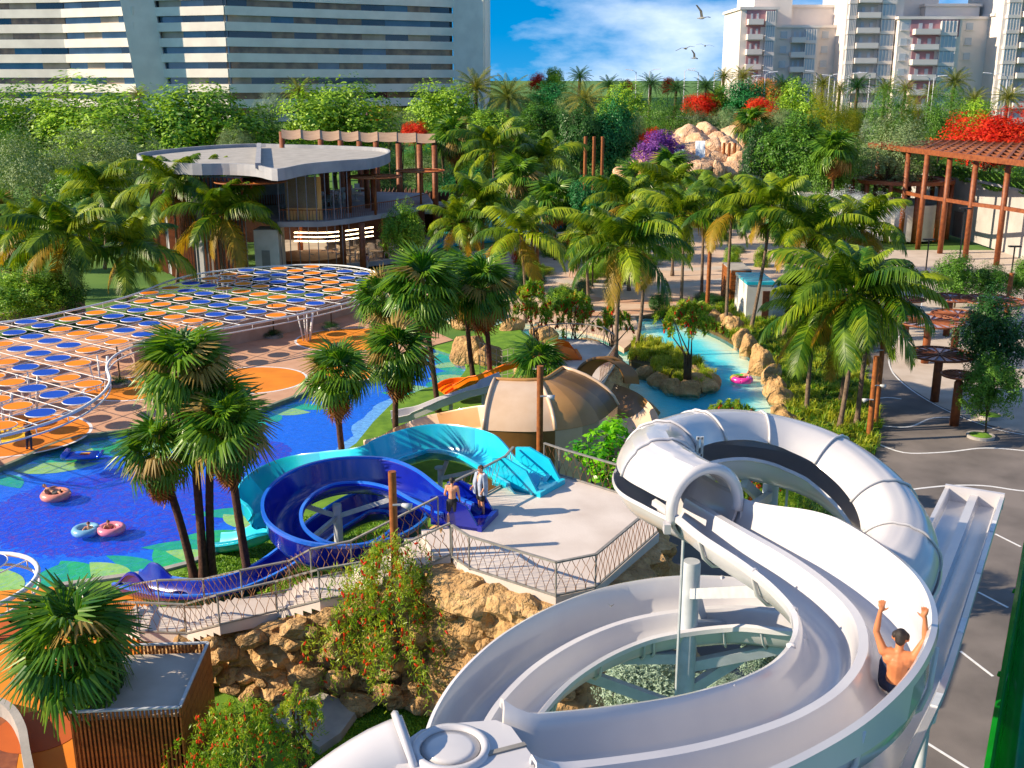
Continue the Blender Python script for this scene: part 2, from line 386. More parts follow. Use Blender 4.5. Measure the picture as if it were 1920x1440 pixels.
M['date_dk'] = leafmat('date_palm_leaf_dark', '1f4a24', '3a6430', 0.3, 0.5, 0.5)
M['lime'] = leafmat('lime_leaves', '3f740e', 'a2c634', 0.22, 0.5, 0.30)
M['green'] = leafmat('green_leaves', '2c5f14', '63902a', 0.22, 0.5, 0.35)
M['dark'] = leafmat('dark_leaves', '1a4718', '3a6a26', 0.2, 0.45, 0.4)
M['emer'] = leafmat('emerald_leaves', '17602c', '2f8040', 0.2, 0.5, 0.4)
M['sage'] = leafmat('sage_leaves', '5c7748', '93a874', 0.2, 0.6, 0.5)
M['silver'] = leafmat('silver_leaves', '6f8a78', 'a9bda6', 0.25, 0.6, 1.0, tcol=(1.1, 1.1, 0.9, 1))
M['olive'] = leafmat('willow_leaves', '7a8a12', 'a8a422', 0.4, 0.5, 0.5)
M['red'] = leafmat('red_blossom', 'c8200c', 'e8501c', 0.35, 0.6, 0.5, tcol=(1.3, 0.8, 0.6, 1))
M['purple'] = leafmat('purple_blossom', '6a3a8a', '8a50aa', 0.3, 0.6, 0.6, tcol=(1.2, 0.9, 1.2, 1))
M['pinkb'] = leafmat('white_blossom', 'c9d0cc', 'e0e2dc', 0.3, 0.6, 1, tcol=(1, 1, 1, 1))
M['grassy'] = leafmat('tuft_grass', '4f8a14', 'b4b83a', 0.4, 0.5, 0.5)
M['bottle'] = leafmat('bottlebrush_leaf', '5a8a16', 'aab83a', 0.35, 0.4, 0.9)
M['big'] = leafmat('glossy_big_leaf', '2f8a0c', '86c81c', 0.35, 0.25, 0.9)
M['black'] = mat('black_metal', '141416', '1c1c1f', 5, 0.5)
M['skin1'] = mat('skin_tan', 'c07a4e', 'b46e44', 9, 0.55)
M['skin2'] = mat('skin_light', 'd69a78', 'c98a68', 9, 0.55)
M['hair'] = mat('hair_dark', '17110e', '251a14', 60, 0.55, 0.3, 80)
M['hair_br'] = mat('hair_brown', '5a3a22', '442a18', 60, 0.55, 0.3, 80)
M['trunks'] = mat('swim_trunks', '14161c', '1c202a', 8, 0.7, 0.2, 30)
M['denim'] = mat('navy_shorts', '18233c', '22304e', 8, 0.7, 0.2, 30)
# ---------------------------------------------------------------- ground and terrain
rows = []
ys = [-60, 0, 40, 90, 140, 185] + [185 + 8 * i for i in range(1, 21)] + [380, 450, 600, 1000, 2500, 6000]
xs = [-4000, -900, -400, -200, -100, -40, 0, 40, 100, 200, 400, 900, 4000]
for y in ys:
    rows.append([Vector((x, y, G(y) + (0.8 * math.sin(x * 0.02 + y * 0.03) + 0.6 * noise.noise((x * .02, y * .02, 0)) if y > 240 and y < 700 else 0))) for x in xs])
mb = MB(); mb.grid(rows); struct('ground', mb, M['grass'], True)
far_road = MB()
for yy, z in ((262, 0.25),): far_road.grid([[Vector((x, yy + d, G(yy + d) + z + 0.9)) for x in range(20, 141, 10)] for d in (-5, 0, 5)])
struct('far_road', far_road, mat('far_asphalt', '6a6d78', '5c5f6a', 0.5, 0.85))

# splash pool: painted bed, leaf motifs, water
POOL = smooth2(XY([(-260, 930), (-120, 905), (0, 880), (117, 829), (227, 811), (350, 800), (460, 780), (520, 758), (575, 738), (640, 712), (700, 688), (760, 664), (806, 652), (850, 664),
                   (874, 690), (856, 714), (800, 726), (742, 748), (700, 790), (668, 830), (620, 862), (560, 900), (520, 950), (470, 990), (420, 1030), (350, 1058), (293, 1073), (200, 1086), (100, 1097), (0, 1106), (-120, 1112), (-260, 1060)]), 4)
m, t, p = nmat('painted_pool_bed'); p.inputs['Roughness'].default_value = 0.5
ea = t.nodes.new('ShaderNodeAttribute'); ea.attribute_name = 'edge'
co = t.nodes.new('ShaderNodeTexCoord')
nw = t.nodes.new('ShaderNodeTexNoise'); nw.inputs['Scale'].default_value = 0.35; nw.inputs['Detail'].default_value = 2; t.links.new(co.outputs['Object'], nw.inputs['Vector'])
ed = t.nodes.new('ShaderNodeMath'); ed.operation = 'MULTIPLY_ADD'; ed.inputs[1].default_value = 1.6; ed.inputs[2].default_value = -0.8; t.links.new(nw.outputs['Fac'], ed.inputs[0])
es = t.nodes.new('ShaderNodeMath'); t.links.new(ea.outputs['Fac'], es.inputs[0]); t.links.new(ed.outputs[0], es.inputs[1])
dv = t.nodes.new('ShaderNodeMath'); dv.operation = 'DIVIDE'; dv.inputs[1].default_value = 8.0; t.links.new(es.outputs[0], dv.inputs[0])
r = t.nodes.new('ShaderNodeValToRGB'); r.color_ramp.interpolation = 'CONSTANT'
r.color_ramp.elements[0].position = 0; r.color_ramp.elements[0].color = lin('86c4f4'); r.color_ramp.elements[1].position = 0.13; r.color_ramp.elements[1].color = lin('0c6cea')
t.links.new(dv.outputs[0], r.inputs[0])
# deep-coloured middle with swirling magenta threads
wv = t.nodes.new('ShaderNodeTexNoise'); wv.inputs['Scale'].default_value = 1.1; wv.inputs['Detail'].default_value = 5; wv.inputs['Distortion'].default_value = 2.2; t.links.new(co.outputs['Object'], wv.inputs['Vector'])
rw = t.nodes.new('ShaderNodeValToRGB'); e = rw.color_ramp.elements; e[0].position = 0.36; e[0].color = lin('0a46e0'); e[1].position = 0.62; e[1].color = lin('0c3cdc')
x = e.new(0.46); x.color = lin('0c30c0'); x = e.new(0.5); x.color = lin('6a1ca0'); x = e.new(0.525); x.color = lin('0e34c8'); 
t.links.new(wv.outputs['Fac'], rw.inputs[0])
ctr = P(215, 955, -0.3)
vs = t.nodes.new('ShaderNodeVectorMath'); vs.operation = 'SUBTRACT'; vs.inputs[1].default_value = ctr; t.links.new(co.outputs['Object'], vs.inputs[0])
vsc = t.nodes.new('ShaderNodeVectorMath'); vsc.operation = 'MULTIPLY'; vsc.inputs[1].default_value = (1 / 6.9, 1 / 6.2, 0); t.links.new(vs.outputs[0], vsc.inputs[0])
vl = t.nodes.new('ShaderNodeVectorMath'); vl.operation = 'LENGTH'; t.links.new(vsc.outputs[0], vl.inputs[0])
c2 = P(470, 850, -0.3); vs2 = t.nodes.new('ShaderNodeVectorMath'); vs2.operation = 'DISTANCE'; vs2.inputs[1].default_value = c2; t.links.new(co.outputs['Object'], vs2.inputs[0])
dv2 = t.nodes.new('ShaderNodeMath'); dv2.operation = 'DIVIDE'; dv2.inputs[1].default_value = 2.6; t.links.new(vs2.outputs['Value'], dv2.inputs[0])
mn = t.nodes.new('ShaderNodeMath'); mn.operation = 'MINIMUM'; t.links.new(vl.outputs['Value'], mn.inputs[0]); t.links.new(dv2.outputs[0], mn.inputs[1])
wob = t.nodes.new('ShaderNodeMath'); wob.operation = 'MULTIPLY_ADD'; wob.inputs[1].default_value = 0.35; t.links.new(wv.outputs['Fac'], wob.inputs[0]); t.links.new(mn.outputs[0], wob.inputs[2])
lt = t.nodes.new('ShaderNodeMath'); lt.operation = 'LESS_THAN'; lt.inputs[1].default_value = 1.02; t.links.new(wob.outputs[0], lt.inputs[0])
# mosaic speckle in the outer blues
sp = t.nodes.new('ShaderNodeTexNoise'); sp.inputs['Scale'].default_value = 3.5; sp.inputs['Detail'].default_value = 8; sp.inputs['Roughness'].default_value = 0.8; t.links.new(co.outputs['Object'], sp.inputs['Vector'])
rs = t.nodes.new('ShaderNodeValToRGB'); rs.color_ramp.elements[0].position = 0.35; rs.color_ramp.elements[0].color = (0.62, 0.62, 0.75, 1); rs.color_ramp.elements[1].position = 0.68; rs.color_ramp.elements[1].color = (1.25, 1.25, 1.2, 1); t.links.new(sp.outputs['Fac'], rs.inputs[0])
mu = t.nodes.new('ShaderNodeMixRGB'); mu.blend_type = 'MULTIPLY'; mu.inputs[0].default_value = 1; t.links.new(r.outputs[0], mu.inputs[1]); t.links.new(rs.outputs[0], mu.inputs[2])
mm = t.nodes.new('ShaderNodeMixRGB'); t.links.new(lt.outputs[0], mm.inputs[0]); t.links.new(mu.outputs[0], mm.inputs[1]); t.links.new(rw.outputs[0], mm.inputs[2])
t.links.new(mm.outputs[0], p.inputs['Base Color'])
pool_bed = tag(sheet('pool_floor', POOL, -0.30, 1.6, m), kind='structure')
tag(sheet('pool_water', POOL, -0.08, 4, watermat('pool_water', '2a7cf0', 0.95, 1.5, 0.9, 0.09), attr=False), kind='structure')
rnd = random.Random(4)
LEAFC = [mat('paint_green', '18b048', '30c040', 3, 0.6), mat('paint_teal', '14a068', '1fb45c', 3, 0.6), mat('paint_lime', '9acc28', 'b4d838', 3, 0.6)]
PB_ = [Vector((q.x, q.y)) for q in resample([Vector((a, b, 0)) for a, b in POOL + POOL[:1]], .45)]
edge = [(i, PB_[i], PB_[(i + 1) % len(PB_)]) for i in range(len(PB_) - 1)]
acc = 0; k = 0
for i, a, b in edge:
    acc += (b - a).length
    sx = a.x / a.y if a.y > 1 else 0
    if acc < 1.15: continue
    acc = 0
    n = Vector((-(b - a).y, (b - a).x)).normalized()
    if not inside(a + n * 0.3, POOL): n = -n
    tt = (b - a).normalized()
    near = a.y < 47 or (a.x < -14)
    if not near and not (a.x > -7 and a.y > 66): continue
    L = rnd.uniform(2.2, 3.8) * (1 if a.y < 60 else .7); Wd = rnd.uniform(0.6, 1.0); bend = rnd.uniform(0.35, .8) * (1 if k % 4 else -0.5)
    lf = []; rf = []
    for q in range(17):
        s = q / 16; w = Wd * (math.sin(math.pi * min(1, .18 + s * .82)) ** .85 if s < 1 else .01)
        c = a + n * (0.12 + L * s) + tt * bend * s * s * L * 0.7
        if not inside(c, POOL): break
        d = (n + tt * 2 * bend * s * 0.7).normalized(); o = Vector((-d.y, d.x)); z = -0.292 + 0.004 * (k % 3)
        lf.append((c + o * w).to_3d() + Vector((0, 0, z))); rf.append((c - o * w * .85).to_3d() + Vector((0, 0, z)))
    if len(lf) > 4:
        mb = MB(); mb.grid([list(x) for x in zip(lf, rf)])
        o = mb.build('painted_leaf', LEAFC[k % 3], pool_bed)
    k += 1
# decks (raised above the water)
DZ = 0.12
up_edge = [(-700, 1000), (-260, 930), (-120, 905), (0, 880), (117, 829), (227, 811), (350, 800), (460, 780), (520, 758), (575, 738), (640, 712), (700, 688), (760, 664), (806, 652)]
edge_s = [(q.x, q.y) for q in crom([P(x, y, 0) for x, y in up_edge], 4)]
mb = MB(); mb.prism(edge_s + XY([(850, 640), (760, 600), (690, 560), (560, 565), (300, 600), (0, 640), (-700, 700)]), -0.5, DZ); struct('pool_deck', mb, M['deck'])
kerb_path = [Vector((a, b, -0.02)) for a, b in edge_s]
mb = MB(); sweep(kerb_path, [(-0.14, 0.16), (0.10, 0.16), (0.10, -0.3), (-0.14, -0.3)], mb); struct('pool_kerb', mb, mat('kerb_stone', '5f6f60', '788070', 3, 0.7))
def disc_poly(cx, cy, rx, ry, n=40, wob=0): return [(cx + rx * math.cos(2 * math.pi * i / n), cy + ry * math.sin(2 * math.pi * i / n)) for i in range(n)]
def spot(name, px, r, z, mt, border=True):
    c = P(px[0], px[1], z)
    if border: b = MB(); b.prism(disc_poly(c.x, c.y, r + 0.18, r * 0.9 + 0.18), z - 0.004, z); struct('floor_ring', b, M['line'])
    b = MB(); b.prism(disc_poly(c.x, c.y, r, r * 0.9), z - 0.002, z + 0.004); return struct(name, b, mt)
for px, r in (((660, 636), 4.2), ((470, 712), 3.6), ((250, 728), 3.0), ((20, 815), 4.2), ((650, 700), 2.2)):
    spot('rubber_floor', px, r, DZ + 0.004, M['orange_floor'])
spot('rubber_floor', (-20, 818), 2.2, DZ + 0.012, M['yellow_floor'], False)
mb = MB(); mb.prism(XY([(-500, 1118), (-260, 1112), (0, 1110), (110, 1101), (150, 1118), (250, 1118), (330, 1160), (330, 1300), (300, 1560), (-500, 1800)]), -0.5, 0.05); struct('play_floor', mb, M['orange_floor'])
for px, r in (((72, 1150), 1.1), ((10, 1180), 0.9), ((70, 1370), 1.3)): spot('rubber_floor', px, r, 0.06, M['orange_dk'], False)
mb = MB(); mb.prism(XY([(-300, 1320), (20, 1335), (38, 1400), (10, 1560), (-300, 1600)]), 0.04, 0.06); struct('timber_deck', mb, M['rust'])
mb = MB(); sweep([v for v in crom([P(62, 1480, 0.3), P(50, 1420, 0.3), P(40, 1370, 0.3), P(10, 1330, 0.3), P(-60, 1310, 0.3)], 6)], [(-0.12, 0.25), (0.12, 0.25), (0.12, -0.25), (-0.12, -0.25)], mb); struct('kerb', mb, M['concrete'])
# lawn under the slides and the rock, reaching to the pool
mb = MB(); mb.prism(XY([(110, 1101), (200, 1088), (293, 1075), (350, 1060), (420, 1032), (470, 992), (520, 952), (560, 902), (620, 864), (668, 832), (700, 792), (742, 750), (800, 728), (858, 716), (876, 690), (960, 640), (1060, 640), (1160, 690), (1180, 745), (1210, 803), (1280, 835), (1330, 845), (1290, 905), (1235, 1045), (1095, 1205), (880, 1505), (690, 1900), (200, 1900), (330, 1300), (330, 1160), (250, 1119)]), -0.5, 0.04); struct('lawn', mb, M['lawn'])
mb = MB(); sweep([P(x, y, 0.02) for x, y in ((110, 1101), (200, 1088), (293, 1075), (350, 1060), (420, 1032), (470, 992), (520, 952), (560, 902))], [(-0.18, 0.12), (0.12, 0.12), (0.12, -0.3), (-0.18, -0.3)], mb); struct('pool_kerb', mb, M['concrete'])
mb = MB(); mb.prism(XY([(806, 650), (850, 640), (960, 600), (990, 640), (930, 660), (876, 688), (850, 664)]), -0.45, 0.06); struct('lawn', mb, M['lawn'])

# lazy river
RIV = smooth2(XY([(1195, 596), (1262, 600), (1330, 622), (1388, 655), (1432, 700), (1466, 755), (1470, 805), (1400, 838), (1280, 834), (1212, 802), (1182, 745), (1160, 690), (1110, 655), (1052, 640), (940, 615), (840, 600), (840, 588), (945, 596), (1060, 618), (1130, 634), (1168, 660), (1195, 640), (1200, 618)]), 4)
m, t, p = nmat('river_bed'); p.inputs['Roughness'].default_value = 0.6
ea = t.nodes.new('ShaderNodeAttribute'); ea.attribute_name = 'edge'; co = t.nodes.new('ShaderNodeTexCoord')
nw = t.nodes.new('ShaderNodeTexNoise'); nw.inputs['Scale'].default_value = 0.6; nw.inputs['Detail'].default_value = 5; t.links.new(co.outputs['Object'], nw.inputs['Vector'])
md = t.nodes.new('ShaderNodeMath'); md.operation = 'MULTIPLY_ADD'; md.inputs[1].default_value = 1.8; md.inputs[2].default_value = -0.9; t.links.new(nw.outputs['Fac'], md.inputs[0])
ad = t.nodes.new('ShaderNodeMath'); t.links.new(ea.outputs['Fac'], ad.inputs[0]); t.links.new(md.outputs[0], ad.inputs[1])
dv = t.nodes.new('ShaderNodeMath'); dv.operation = 'DIVIDE'; dv.inputs[1].default_value = 4.4; t.links.new(ad.outputs[0], dv.inputs[0])
r = t.nodes.new('ShaderNodeValToRGB'); e = r.color_ramp.elements; e[0].position = 0.0; e[0].color = lin('fbe8b4'); e[1].position = 1; e[1].color = lin('14b4d4')
x = e.new(0.22); x.color = lin('ecf4d8'); x = e.new(0.45); x.color = lin('70e4ec'); x = e.new(0.7); x.color = lin('28cce4')
t.links.new(dv.outputs[0], r.inputs[0]); t.links.new(r.outputs[0], p.inputs['Base Color'])
tag(sheet('river_bed', RIV, -0.32, 1.1, m), kind='structure')
tag(sheet('river_water', RIV, -0.06, 4, watermat('river_water', '40c8dc', 0.95, 1.6, 0.4), attr=False), kind='structure')
far_pool = MB(); far_pool.prism(smooth2(XY([(700, 436), (760, 420), (860, 404), (960, 392), (1060, 388), (1080, 410), (1010, 436), (900, 452), (760, 462)]), 4), -0.3, 0.16)
struct('far_pool', far_pool, mat('far_pool_water', '1fa0b4', '35b8c4', 0.8, 0.1, 0.4, 3))

# island, beds, plaza, road
ISL = smooth2(XY([(1186, 655), (1215, 640), (1245, 655), (1285, 676), (1318, 694), (1336, 716), (1318, 736), (1276, 738), (1240, 716), (1205, 694), (1180, 682)]), 4)
mb = MB(); mb.prism(ISL, -0.35, 0.35); struct('river_island', mb, M['soil'])
BED = XY([(1205, 596), (1262, 598), (1332, 620), (1392, 653), (1436, 698), (1470, 752), (1474, 808), (1440, 860), (1440, 960), (1640, 860), (1648, 800), (1622, 700), (1600, 610), (1560, 570), (1440, 560), (1380, 570), (1290, 580)])
mb = MB(); mb.prism(BED, -0.5, 0.10); struct('planting_bed', mb, M['soil'])
ASP = XY([(1292, 905), (1335, 846), (1400, 842), (1440, 862), (1442, 962), (1640, 862), (1650, 800), (1624, 700), (1602, 612), (1640, 560), (1730, 560), (1722, 590), (1690, 625), (1668, 660), (1672, 695), (1705, 728), (1760, 762), (1830, 792), (1920, 815), (2200, 850), (2600, 1700), (1800, 1900), (692, 1900), (882, 1505), (1097, 1205), (1237, 1045)])
mb = MB(); mb.prism(ASP, -0.5, 0.06); struct('road', mb, M['asphalt'])
mb = MB(); mb.prism(XY([(1640, 470), (2300, 470), (2200, 850), (1920, 815), (1830, 792), (1760, 762), (1705, 728), (1672, 695), (1668, 660), (1690, 625), (1722, 590), (1730, 560), (1640, 560)]), -0.5, 0.07); struct('pavement', mb, M['pale'])
mb = MB(); mb.prism(XY([(840, 586), (945, 594), (1060, 616), (1135, 632), (1170, 655), (1192, 636), (1198, 616), (1190, 594), (1290, 578), (1380, 568), (1440, 558), (1640, 560), (1640, 440), (1300, 428), (1040, 436), (900, 470), (720, 500), (700, 545)]), -0.5, 0.05); struct('plaza', mb, M['plaza'])
for i, (x0, y0, x1, y1, x2, y2) in enumerate(((1000, 520, 1200, 540, 1400, 520), (1010, 552, 1230, 566, 1420, 545), (1120, 490, 1260, 505, 1460, 495), (960, 575, 1080, 590, 1240, 580))):
    pth = crom([P(x0, y0, 0.055), P(x1, y1, 0.055), P(x2, y2, 0.055)], 8); b = MB(); sweep(pth, [(-0.9, 0.004), (0.9, 0.004), (0.9, -0.004), (-0.9, -0.004)], b); struct('paving_band', b, M['deck'] if i % 2 else M['pale'])
def painted(pts, w, z=0.064):
    b = MB(); pth = resample(crom([P(x, y, z) for x, y in pts], 10), 0.4) if len(pts) > 2 else [P(*q, z) for q in pts]
    sweep(pth, [(-w / 2, 0.004), (w / 2, 0.004), (w / 2, -0.002), (-w / 2, -0.002)], b); struct('road_marking', b, M['line'])
for l in ([(1648, 833), (1680, 845), (1713, 850), (1780, 847), (1847, 840), (1920, 845), (2050, 862)], [(1653, 798), (1690, 801), (1713, 798), (1747, 784), (1790, 782)], [(1700, 919), (1740, 914), (1790, 910), (1850, 911), (1925, 921), (2040, 925)], [(1640, 748), (1665, 745), (1690, 748)]): painted(l, 0.14)
painted([(1730, 560), (1722, 590), (1690, 625), (1668, 660), (1672, 695), (1705, 728), (1760, 762), (1830, 792), (1920, 815), (2200, 850)], 0.10, 0.078)
for l in ([(1866, 1001), (1914, 1025)], [(1834, 1110), (1890, 1139)], [(1801, 1221), (1862, 1268)], [(1730, 1388), (1820, 1444)]): painted(l, 0.10)
# retaining wall behind the pool deck
for pts, h in (([(250, 690), (330, 668), (430, 648), (540, 622), (640, 592), (700, 575)], 1.75), ([(-120, 640), (60, 606), (160, 590)], 1.2)):
    b = MB(); sweep(crom([P(x, y, DZ) for x, y in pts], 5), [(-0.2, h), (0.2, h), (0.2, -0.1), (-0.2, -0.1)], b)
    tag(b.build('retaining_wall', mat('wall_render', 'b39a8c', 'a58b7d', 1, 0.85, 0.1)), 'beige rendered retaining wall behind the pool deck under the disc canopy' if h > 1.5 else 'low beige garden wall beside the leafy hedge at the canopy', 'wall')

# ---------------------------------------------------------------- rock and terraces
def fbm(p, o=4): return noise.fractal(p, 1.0, 2.0, o)
def rock_skirt(name, top, ztop, zbot, label, out=1.2, n_v=40, step=0.2, mt='rock', amp=1.0, lid=True, seed=0, closed=True):
    """craggy cliff round a plan polygon"""
    loop = resample([Vector((x, y, 0)) for x, y in top] + ([Vector((top[0][0], top[0][1], 0))] if closed else []), step)
    if closed: loop = loop[:-1]
    n = len(loop); area = sum(loop[i - 1].x * loop[i].y - loop[i].x * loop[i - 1].y for i in range(n)); sg = 1 if area > 0 else -1
    rows = []
    for j in range(n_v + 1):
        s = j / n_v; row = []
        for i in range(n):
            if closed: t = loop[(i + 1) % n] - loop[i - 1]
            else: t = loop[min(i + 1, n - 1)] - loop[max(i - 1, 0)]
            t.normalize(); nn = Vector((t.y, -t.x, 0)) * sg
            z0 = ztop[i * len(ztop) // n] if hasattr(ztop, '__len__') else ztop
            z = z0 + (zbot - z0) * s
            q = Vector((loop[i].x, loop[i].y, z)) + Vector((seed, 0, 0))
            d, pts = noise.voronoi(q * Vector((0.75, 0.75, 1.0)) if False else Vector((q.x * .7 + 0.4 * noise.noise(q * 0.8), q.y * .7, q.z * 1.05)))
            f = (d[1] - d[0]); crag = min(0.5, f) * 1.1 + noise.noise(Vector(pts[0]) * 3.1) * 0.5
            o = out * (0.25 + 0.75 * s ** 0.8) + amp * (crag * 0.8 + 0.30 * fbm(q * 1.3) + 0.30 * (0.5 - abs(noise.noise(q * Vector((1.6, 1.6, 3.2)) if False else Vector((q.x * 1.6, q.y * 1.6, q.z * 3.0))))) + 0.16 * fbm(q * 4))
            if j == 0: o = min(o, 0.15)
            pz = z + (0.25 * amp * noise.noise(q * 0.9) if 0 < j < n_v else 0)
            row.append(Vector((loop[i].x, loop[i].y, pz)) + nn * o)
        rows.append(row)
    b = MB(); b.grid(rows, closed)
    if lid: b.f.append(tuple(range(n)) if sg > 0 else tuple(range(n - 1, -1, -1)))
    return tag(b.build(name, M[mt], auto=32), label, 'rock')
PZ = 5.0
TER = XY([(826, 1004), (856, 1052), (880, 1068), (1042, 1120), (1116, 1104), (1236, 1002), (1216, 960), (1160, 924), (1030, 884), (990, 876), (942, 908), (890, 940), (838, 966)], PZ)
rock_skirt('rock_wall', TER, PZ - 0.25, -0.2, 'tall craggy sandstone rock wall under the terrace with the two bathers', out=1.0, amp=0.9)
mb = MB(); mb.prism(TER, PZ - 0.28, PZ); struct('terrace', mb, M['plat'])
def boulder(loc, sx, sy, sz, label, seed, mt='rock', group=None, rz=0, name='boulder'):
    bm = bmesh.new(); bmesh.ops.create_icosphere(bm, subdivisions=4, radius=1)
    rr = random.Random(seed); cuts = [Vector((rr.uniform(-1, 1), rr.uniform(-1, 1), rr.uniform(-.6, 1))).normalized() for _ in range(9)]
    for v in bm.verts:
        c = v.co.copy()
        for n in cuts:
            d = c.dot(n)
            if d > 0.72: c -= n * (d - 0.72) * 0.85
        c *= 1 + 0.12 * fbm(c * 1.6 + Vector((seed, 0, 0))) + 0.04 * fbm(c * 6)
        v.co = Vector((c.x * sx, c.y * sy, c.z * sz))
    me = bpy.data.meshes.new(name); bm.to_mesh(me); bm.free(); me.shade_smooth(); me.materials.append(M[mt])
    o = bpy.data.objects.new(name, me); COL.objects.link(o); o.location = loc; o.rotation_euler.z = rz
    return tag(o, label, 'rock', group)
rr = random.Random(11)
# rock of the stair flank, stepping down to the left
STF = [(300, 1172, .9), (400, 1178, 1.9), (480, 1162, 2.5), (560, 1142, 3.0), (640, 1124, 3.4), (720, 1104, 3.8), (800, 1070, 4.5), (850, 1062, 4.9)]
pl = [P(x, y, z) for x, y, z in STF]; cp = crom(pl, 6)
poly = [(q.x, q.y) for q in cp]; zt = [q.z - 0.12 for q in cp]
rows = []
for j in range(37):
    s = j / 36; row = []
    for i, q in enumerate(resample(cp, 0.2)):
        z = q.z * (1 - s) - 0.15 - 0.1 * s; w = Vector((q.x, q.y, z)); d, pts = noise.voronoi(Vector((w.x * .7 + .4 * noise.noise(w * .8), w.y * .7, w.z * 1.05)))
        o = (0.5 * s ** .8 + min(.5, d[1] - d[0]) * .7 + .3 * noise.noise(Vector(pts[0]) * 3.1) + .28 * fbm(w * 1.3) + .3 * (.5 - abs(noise.noise(Vector((w.x * 1.6, w.y * 1.6, w.z * 3))))) + .16 * fbm(w * 4)) if j else 0.05
        row.append(Vector((w.x, w.y - o, w.z + (0.15 * noise.noise(w * .9) if 0 < j < 36 else 0))))
    rows.append(row)
b = MB(); b.grid(rows); tag(b.build('rock_wall', M['rock'], auto=32), 'craggy sandstone rock face under the terrace stairs', 'rock')
for i, (x, y, z, s) in enumerate(((905, 1080, 4.7, .5), (950, 1100, 4.6, .55), (1000, 1120, 4.5, .5), (880, 1075, 4.7, .4), (1240, 1030, 4.3, .6), (1225, 1050, 4.0, .55))):
    boulder(P(x, y, z), s, s * .8, s * .6, 'small tan boulder set on the rim of the terrace rock', 20 + i, group='boulders on the terrace rim', rz=i)
for i, (x, y, z, s) in enumerate(((1110, 1290, .3, 1.3), (1050, 1330, .2, 1.0), (1180, 1330, .2, 1.2), (1080, 1240, 1.2, 1.1))):
    boulder(P(x, y, z), s, s * .9, s * .8, 'brown boulder below the white slides inside their lower loop', 40 + i, group='boulders inside the slide loop', rz=i * 1.7)
boulder(P(680, 1420, .1), 1.2, .5, .5, 'dark brown low rock edging the small lawn under the white slide', 47, rz=0.8)

# loose stones bedded in the rock faces
stm = []
for k in range(5):
    bm = bmesh.new(); bmesh.ops.create_icosphere(bm, subdivisions=3, radius=1); rr = random.Random(k); cuts = [Vector((rr.uniform(-1, 1), rr.uniform(-1, 1), rr.uniform(-1, 1))).normalized() for _ in range(12)]
    for v in bm.verts:
        c = v.co.copy()
        for n in cuts:
            d = c.dot(n)
            if d > .62: c -= n * (d - .62) * .95
        v.co = c * (1 + .1 * fbm(c * 2 + Vector((k, 0, 0))) + .05 * fbm(c * 7))
    me = bpy.data.meshes.new('stone'); bm.to_mesh(me); bm.free(); me.shade_smooth(); sharp(me, 24); me.materials.append(M['rock']); stm.append(me)
sr_ = random.Random(8); RW = [o for o in COL.objects if o.name.startswith('rock_wall')]
def bed_stones(wall, path, n, fl_):
    for i in range(n):
        q = path[sr_.randrange(len(path))]; h_ = sr_.random(); z = q.z * (1 - h_) * .97; s_ = sr_.uniform(.22, .6)
        mx = Matrix.Translation((q.x + sr_.uniform(-.2, .2), q.y - .42 - fl_ * h_ ** .8 - sr_.uniform(0, .2), z)) @ Matrix.Rotation(sr_.uniform(0, 6), 4, 'Z') @ Matrix.Rotation(sr_.uniform(-.5, .5), 4, 'X') @ Matrix.Diagonal((s_ * 1.25, s_, s_ * .7, 1))
        inst('stone', stm[i % 5], wall, mx)
bed_stones(RW[1], resample(cp, .2), 80, .45)
bed_stones(RW[0], resample([P(x, y, PZ - .2) for x, y in ((856, 1052), (880, 1068), (960, 1094), (1042, 1120), (1100, 1110))], .2), 60, .8)
# far terrace with the orange slide
TZ = 3.0
FT = smooth2(XY([(985, 660), (1000, 645), (1060, 636), (1110, 638), (1148, 652), (1156, 672), (1140, 700), (1120, 722), (1060, 700), (1000, 690)], TZ), 3)
rock_skirt('rock_wall', FT, TZ - 0.2, -0.2, 'rocky base of the curved terrace beside the lazy river', out=0.8, n_v=12, step=0.4, amp=0.7, seed=7)
mb = MB(); mb.prism(FT, TZ - 0.25, TZ); struct('terrace', mb, M['plat'])
boulder(P(885, 668, 0.4), 1.6, 1.2, 1.9, 'pale knobbly rock at the foot of the orange slide beside the pool', 61)
boulder(P(910, 672, 0.3), 1.3, 1.2, 1.3, 'low pale rock behind the fan palm trunk at the orange slide', 62)

# stairs from the terrace down to the pool deck
def flight(a0, a1, b0, b1, n, label):
    """steps between edge a (top) and edge b (bottom); each edge is two points"""
    th = thing('stair_flight', (a0 + b1) / 2 * 1.0, label, 'stairs')
    th.location.z = b0.z
    for i in range(n):
        s0, s1 = i / n, (i + 1) / n; z = a0.z + (b0.z - a0.z) * s0
        q = [a0.lerp(b0, s0), a1.lerp(b1, s0), a1.lerp(b1, s1), a0.lerp(b0, s1)]
        m_ = MB(); m_.prism([(v.x, v.y) for v in q], z - 0.34, z); m_.build('step', M['plat'], th)
    return th
ST = [((845, 1042, 5.0), (822, 990, 5.0)), ((690, 1112, 3.7), (660, 1072, 3.7)), ((600, 1128, 3.6), (585, 1088, 3.6)), ((520, 1148, 2.7), (545, 1108, 2.7)), ((412, 1174, 2.6), (455, 1126, 2.6)), ((350, 1190, 1.7), (385, 1140, 1.7)), ((262, 1186, 1.6), (300, 1142, 1.6)), ((225, 1180, 0.4), (255, 1146, 0.4))]
SE = [(P(*a), P(*b)) for a, b in ST]
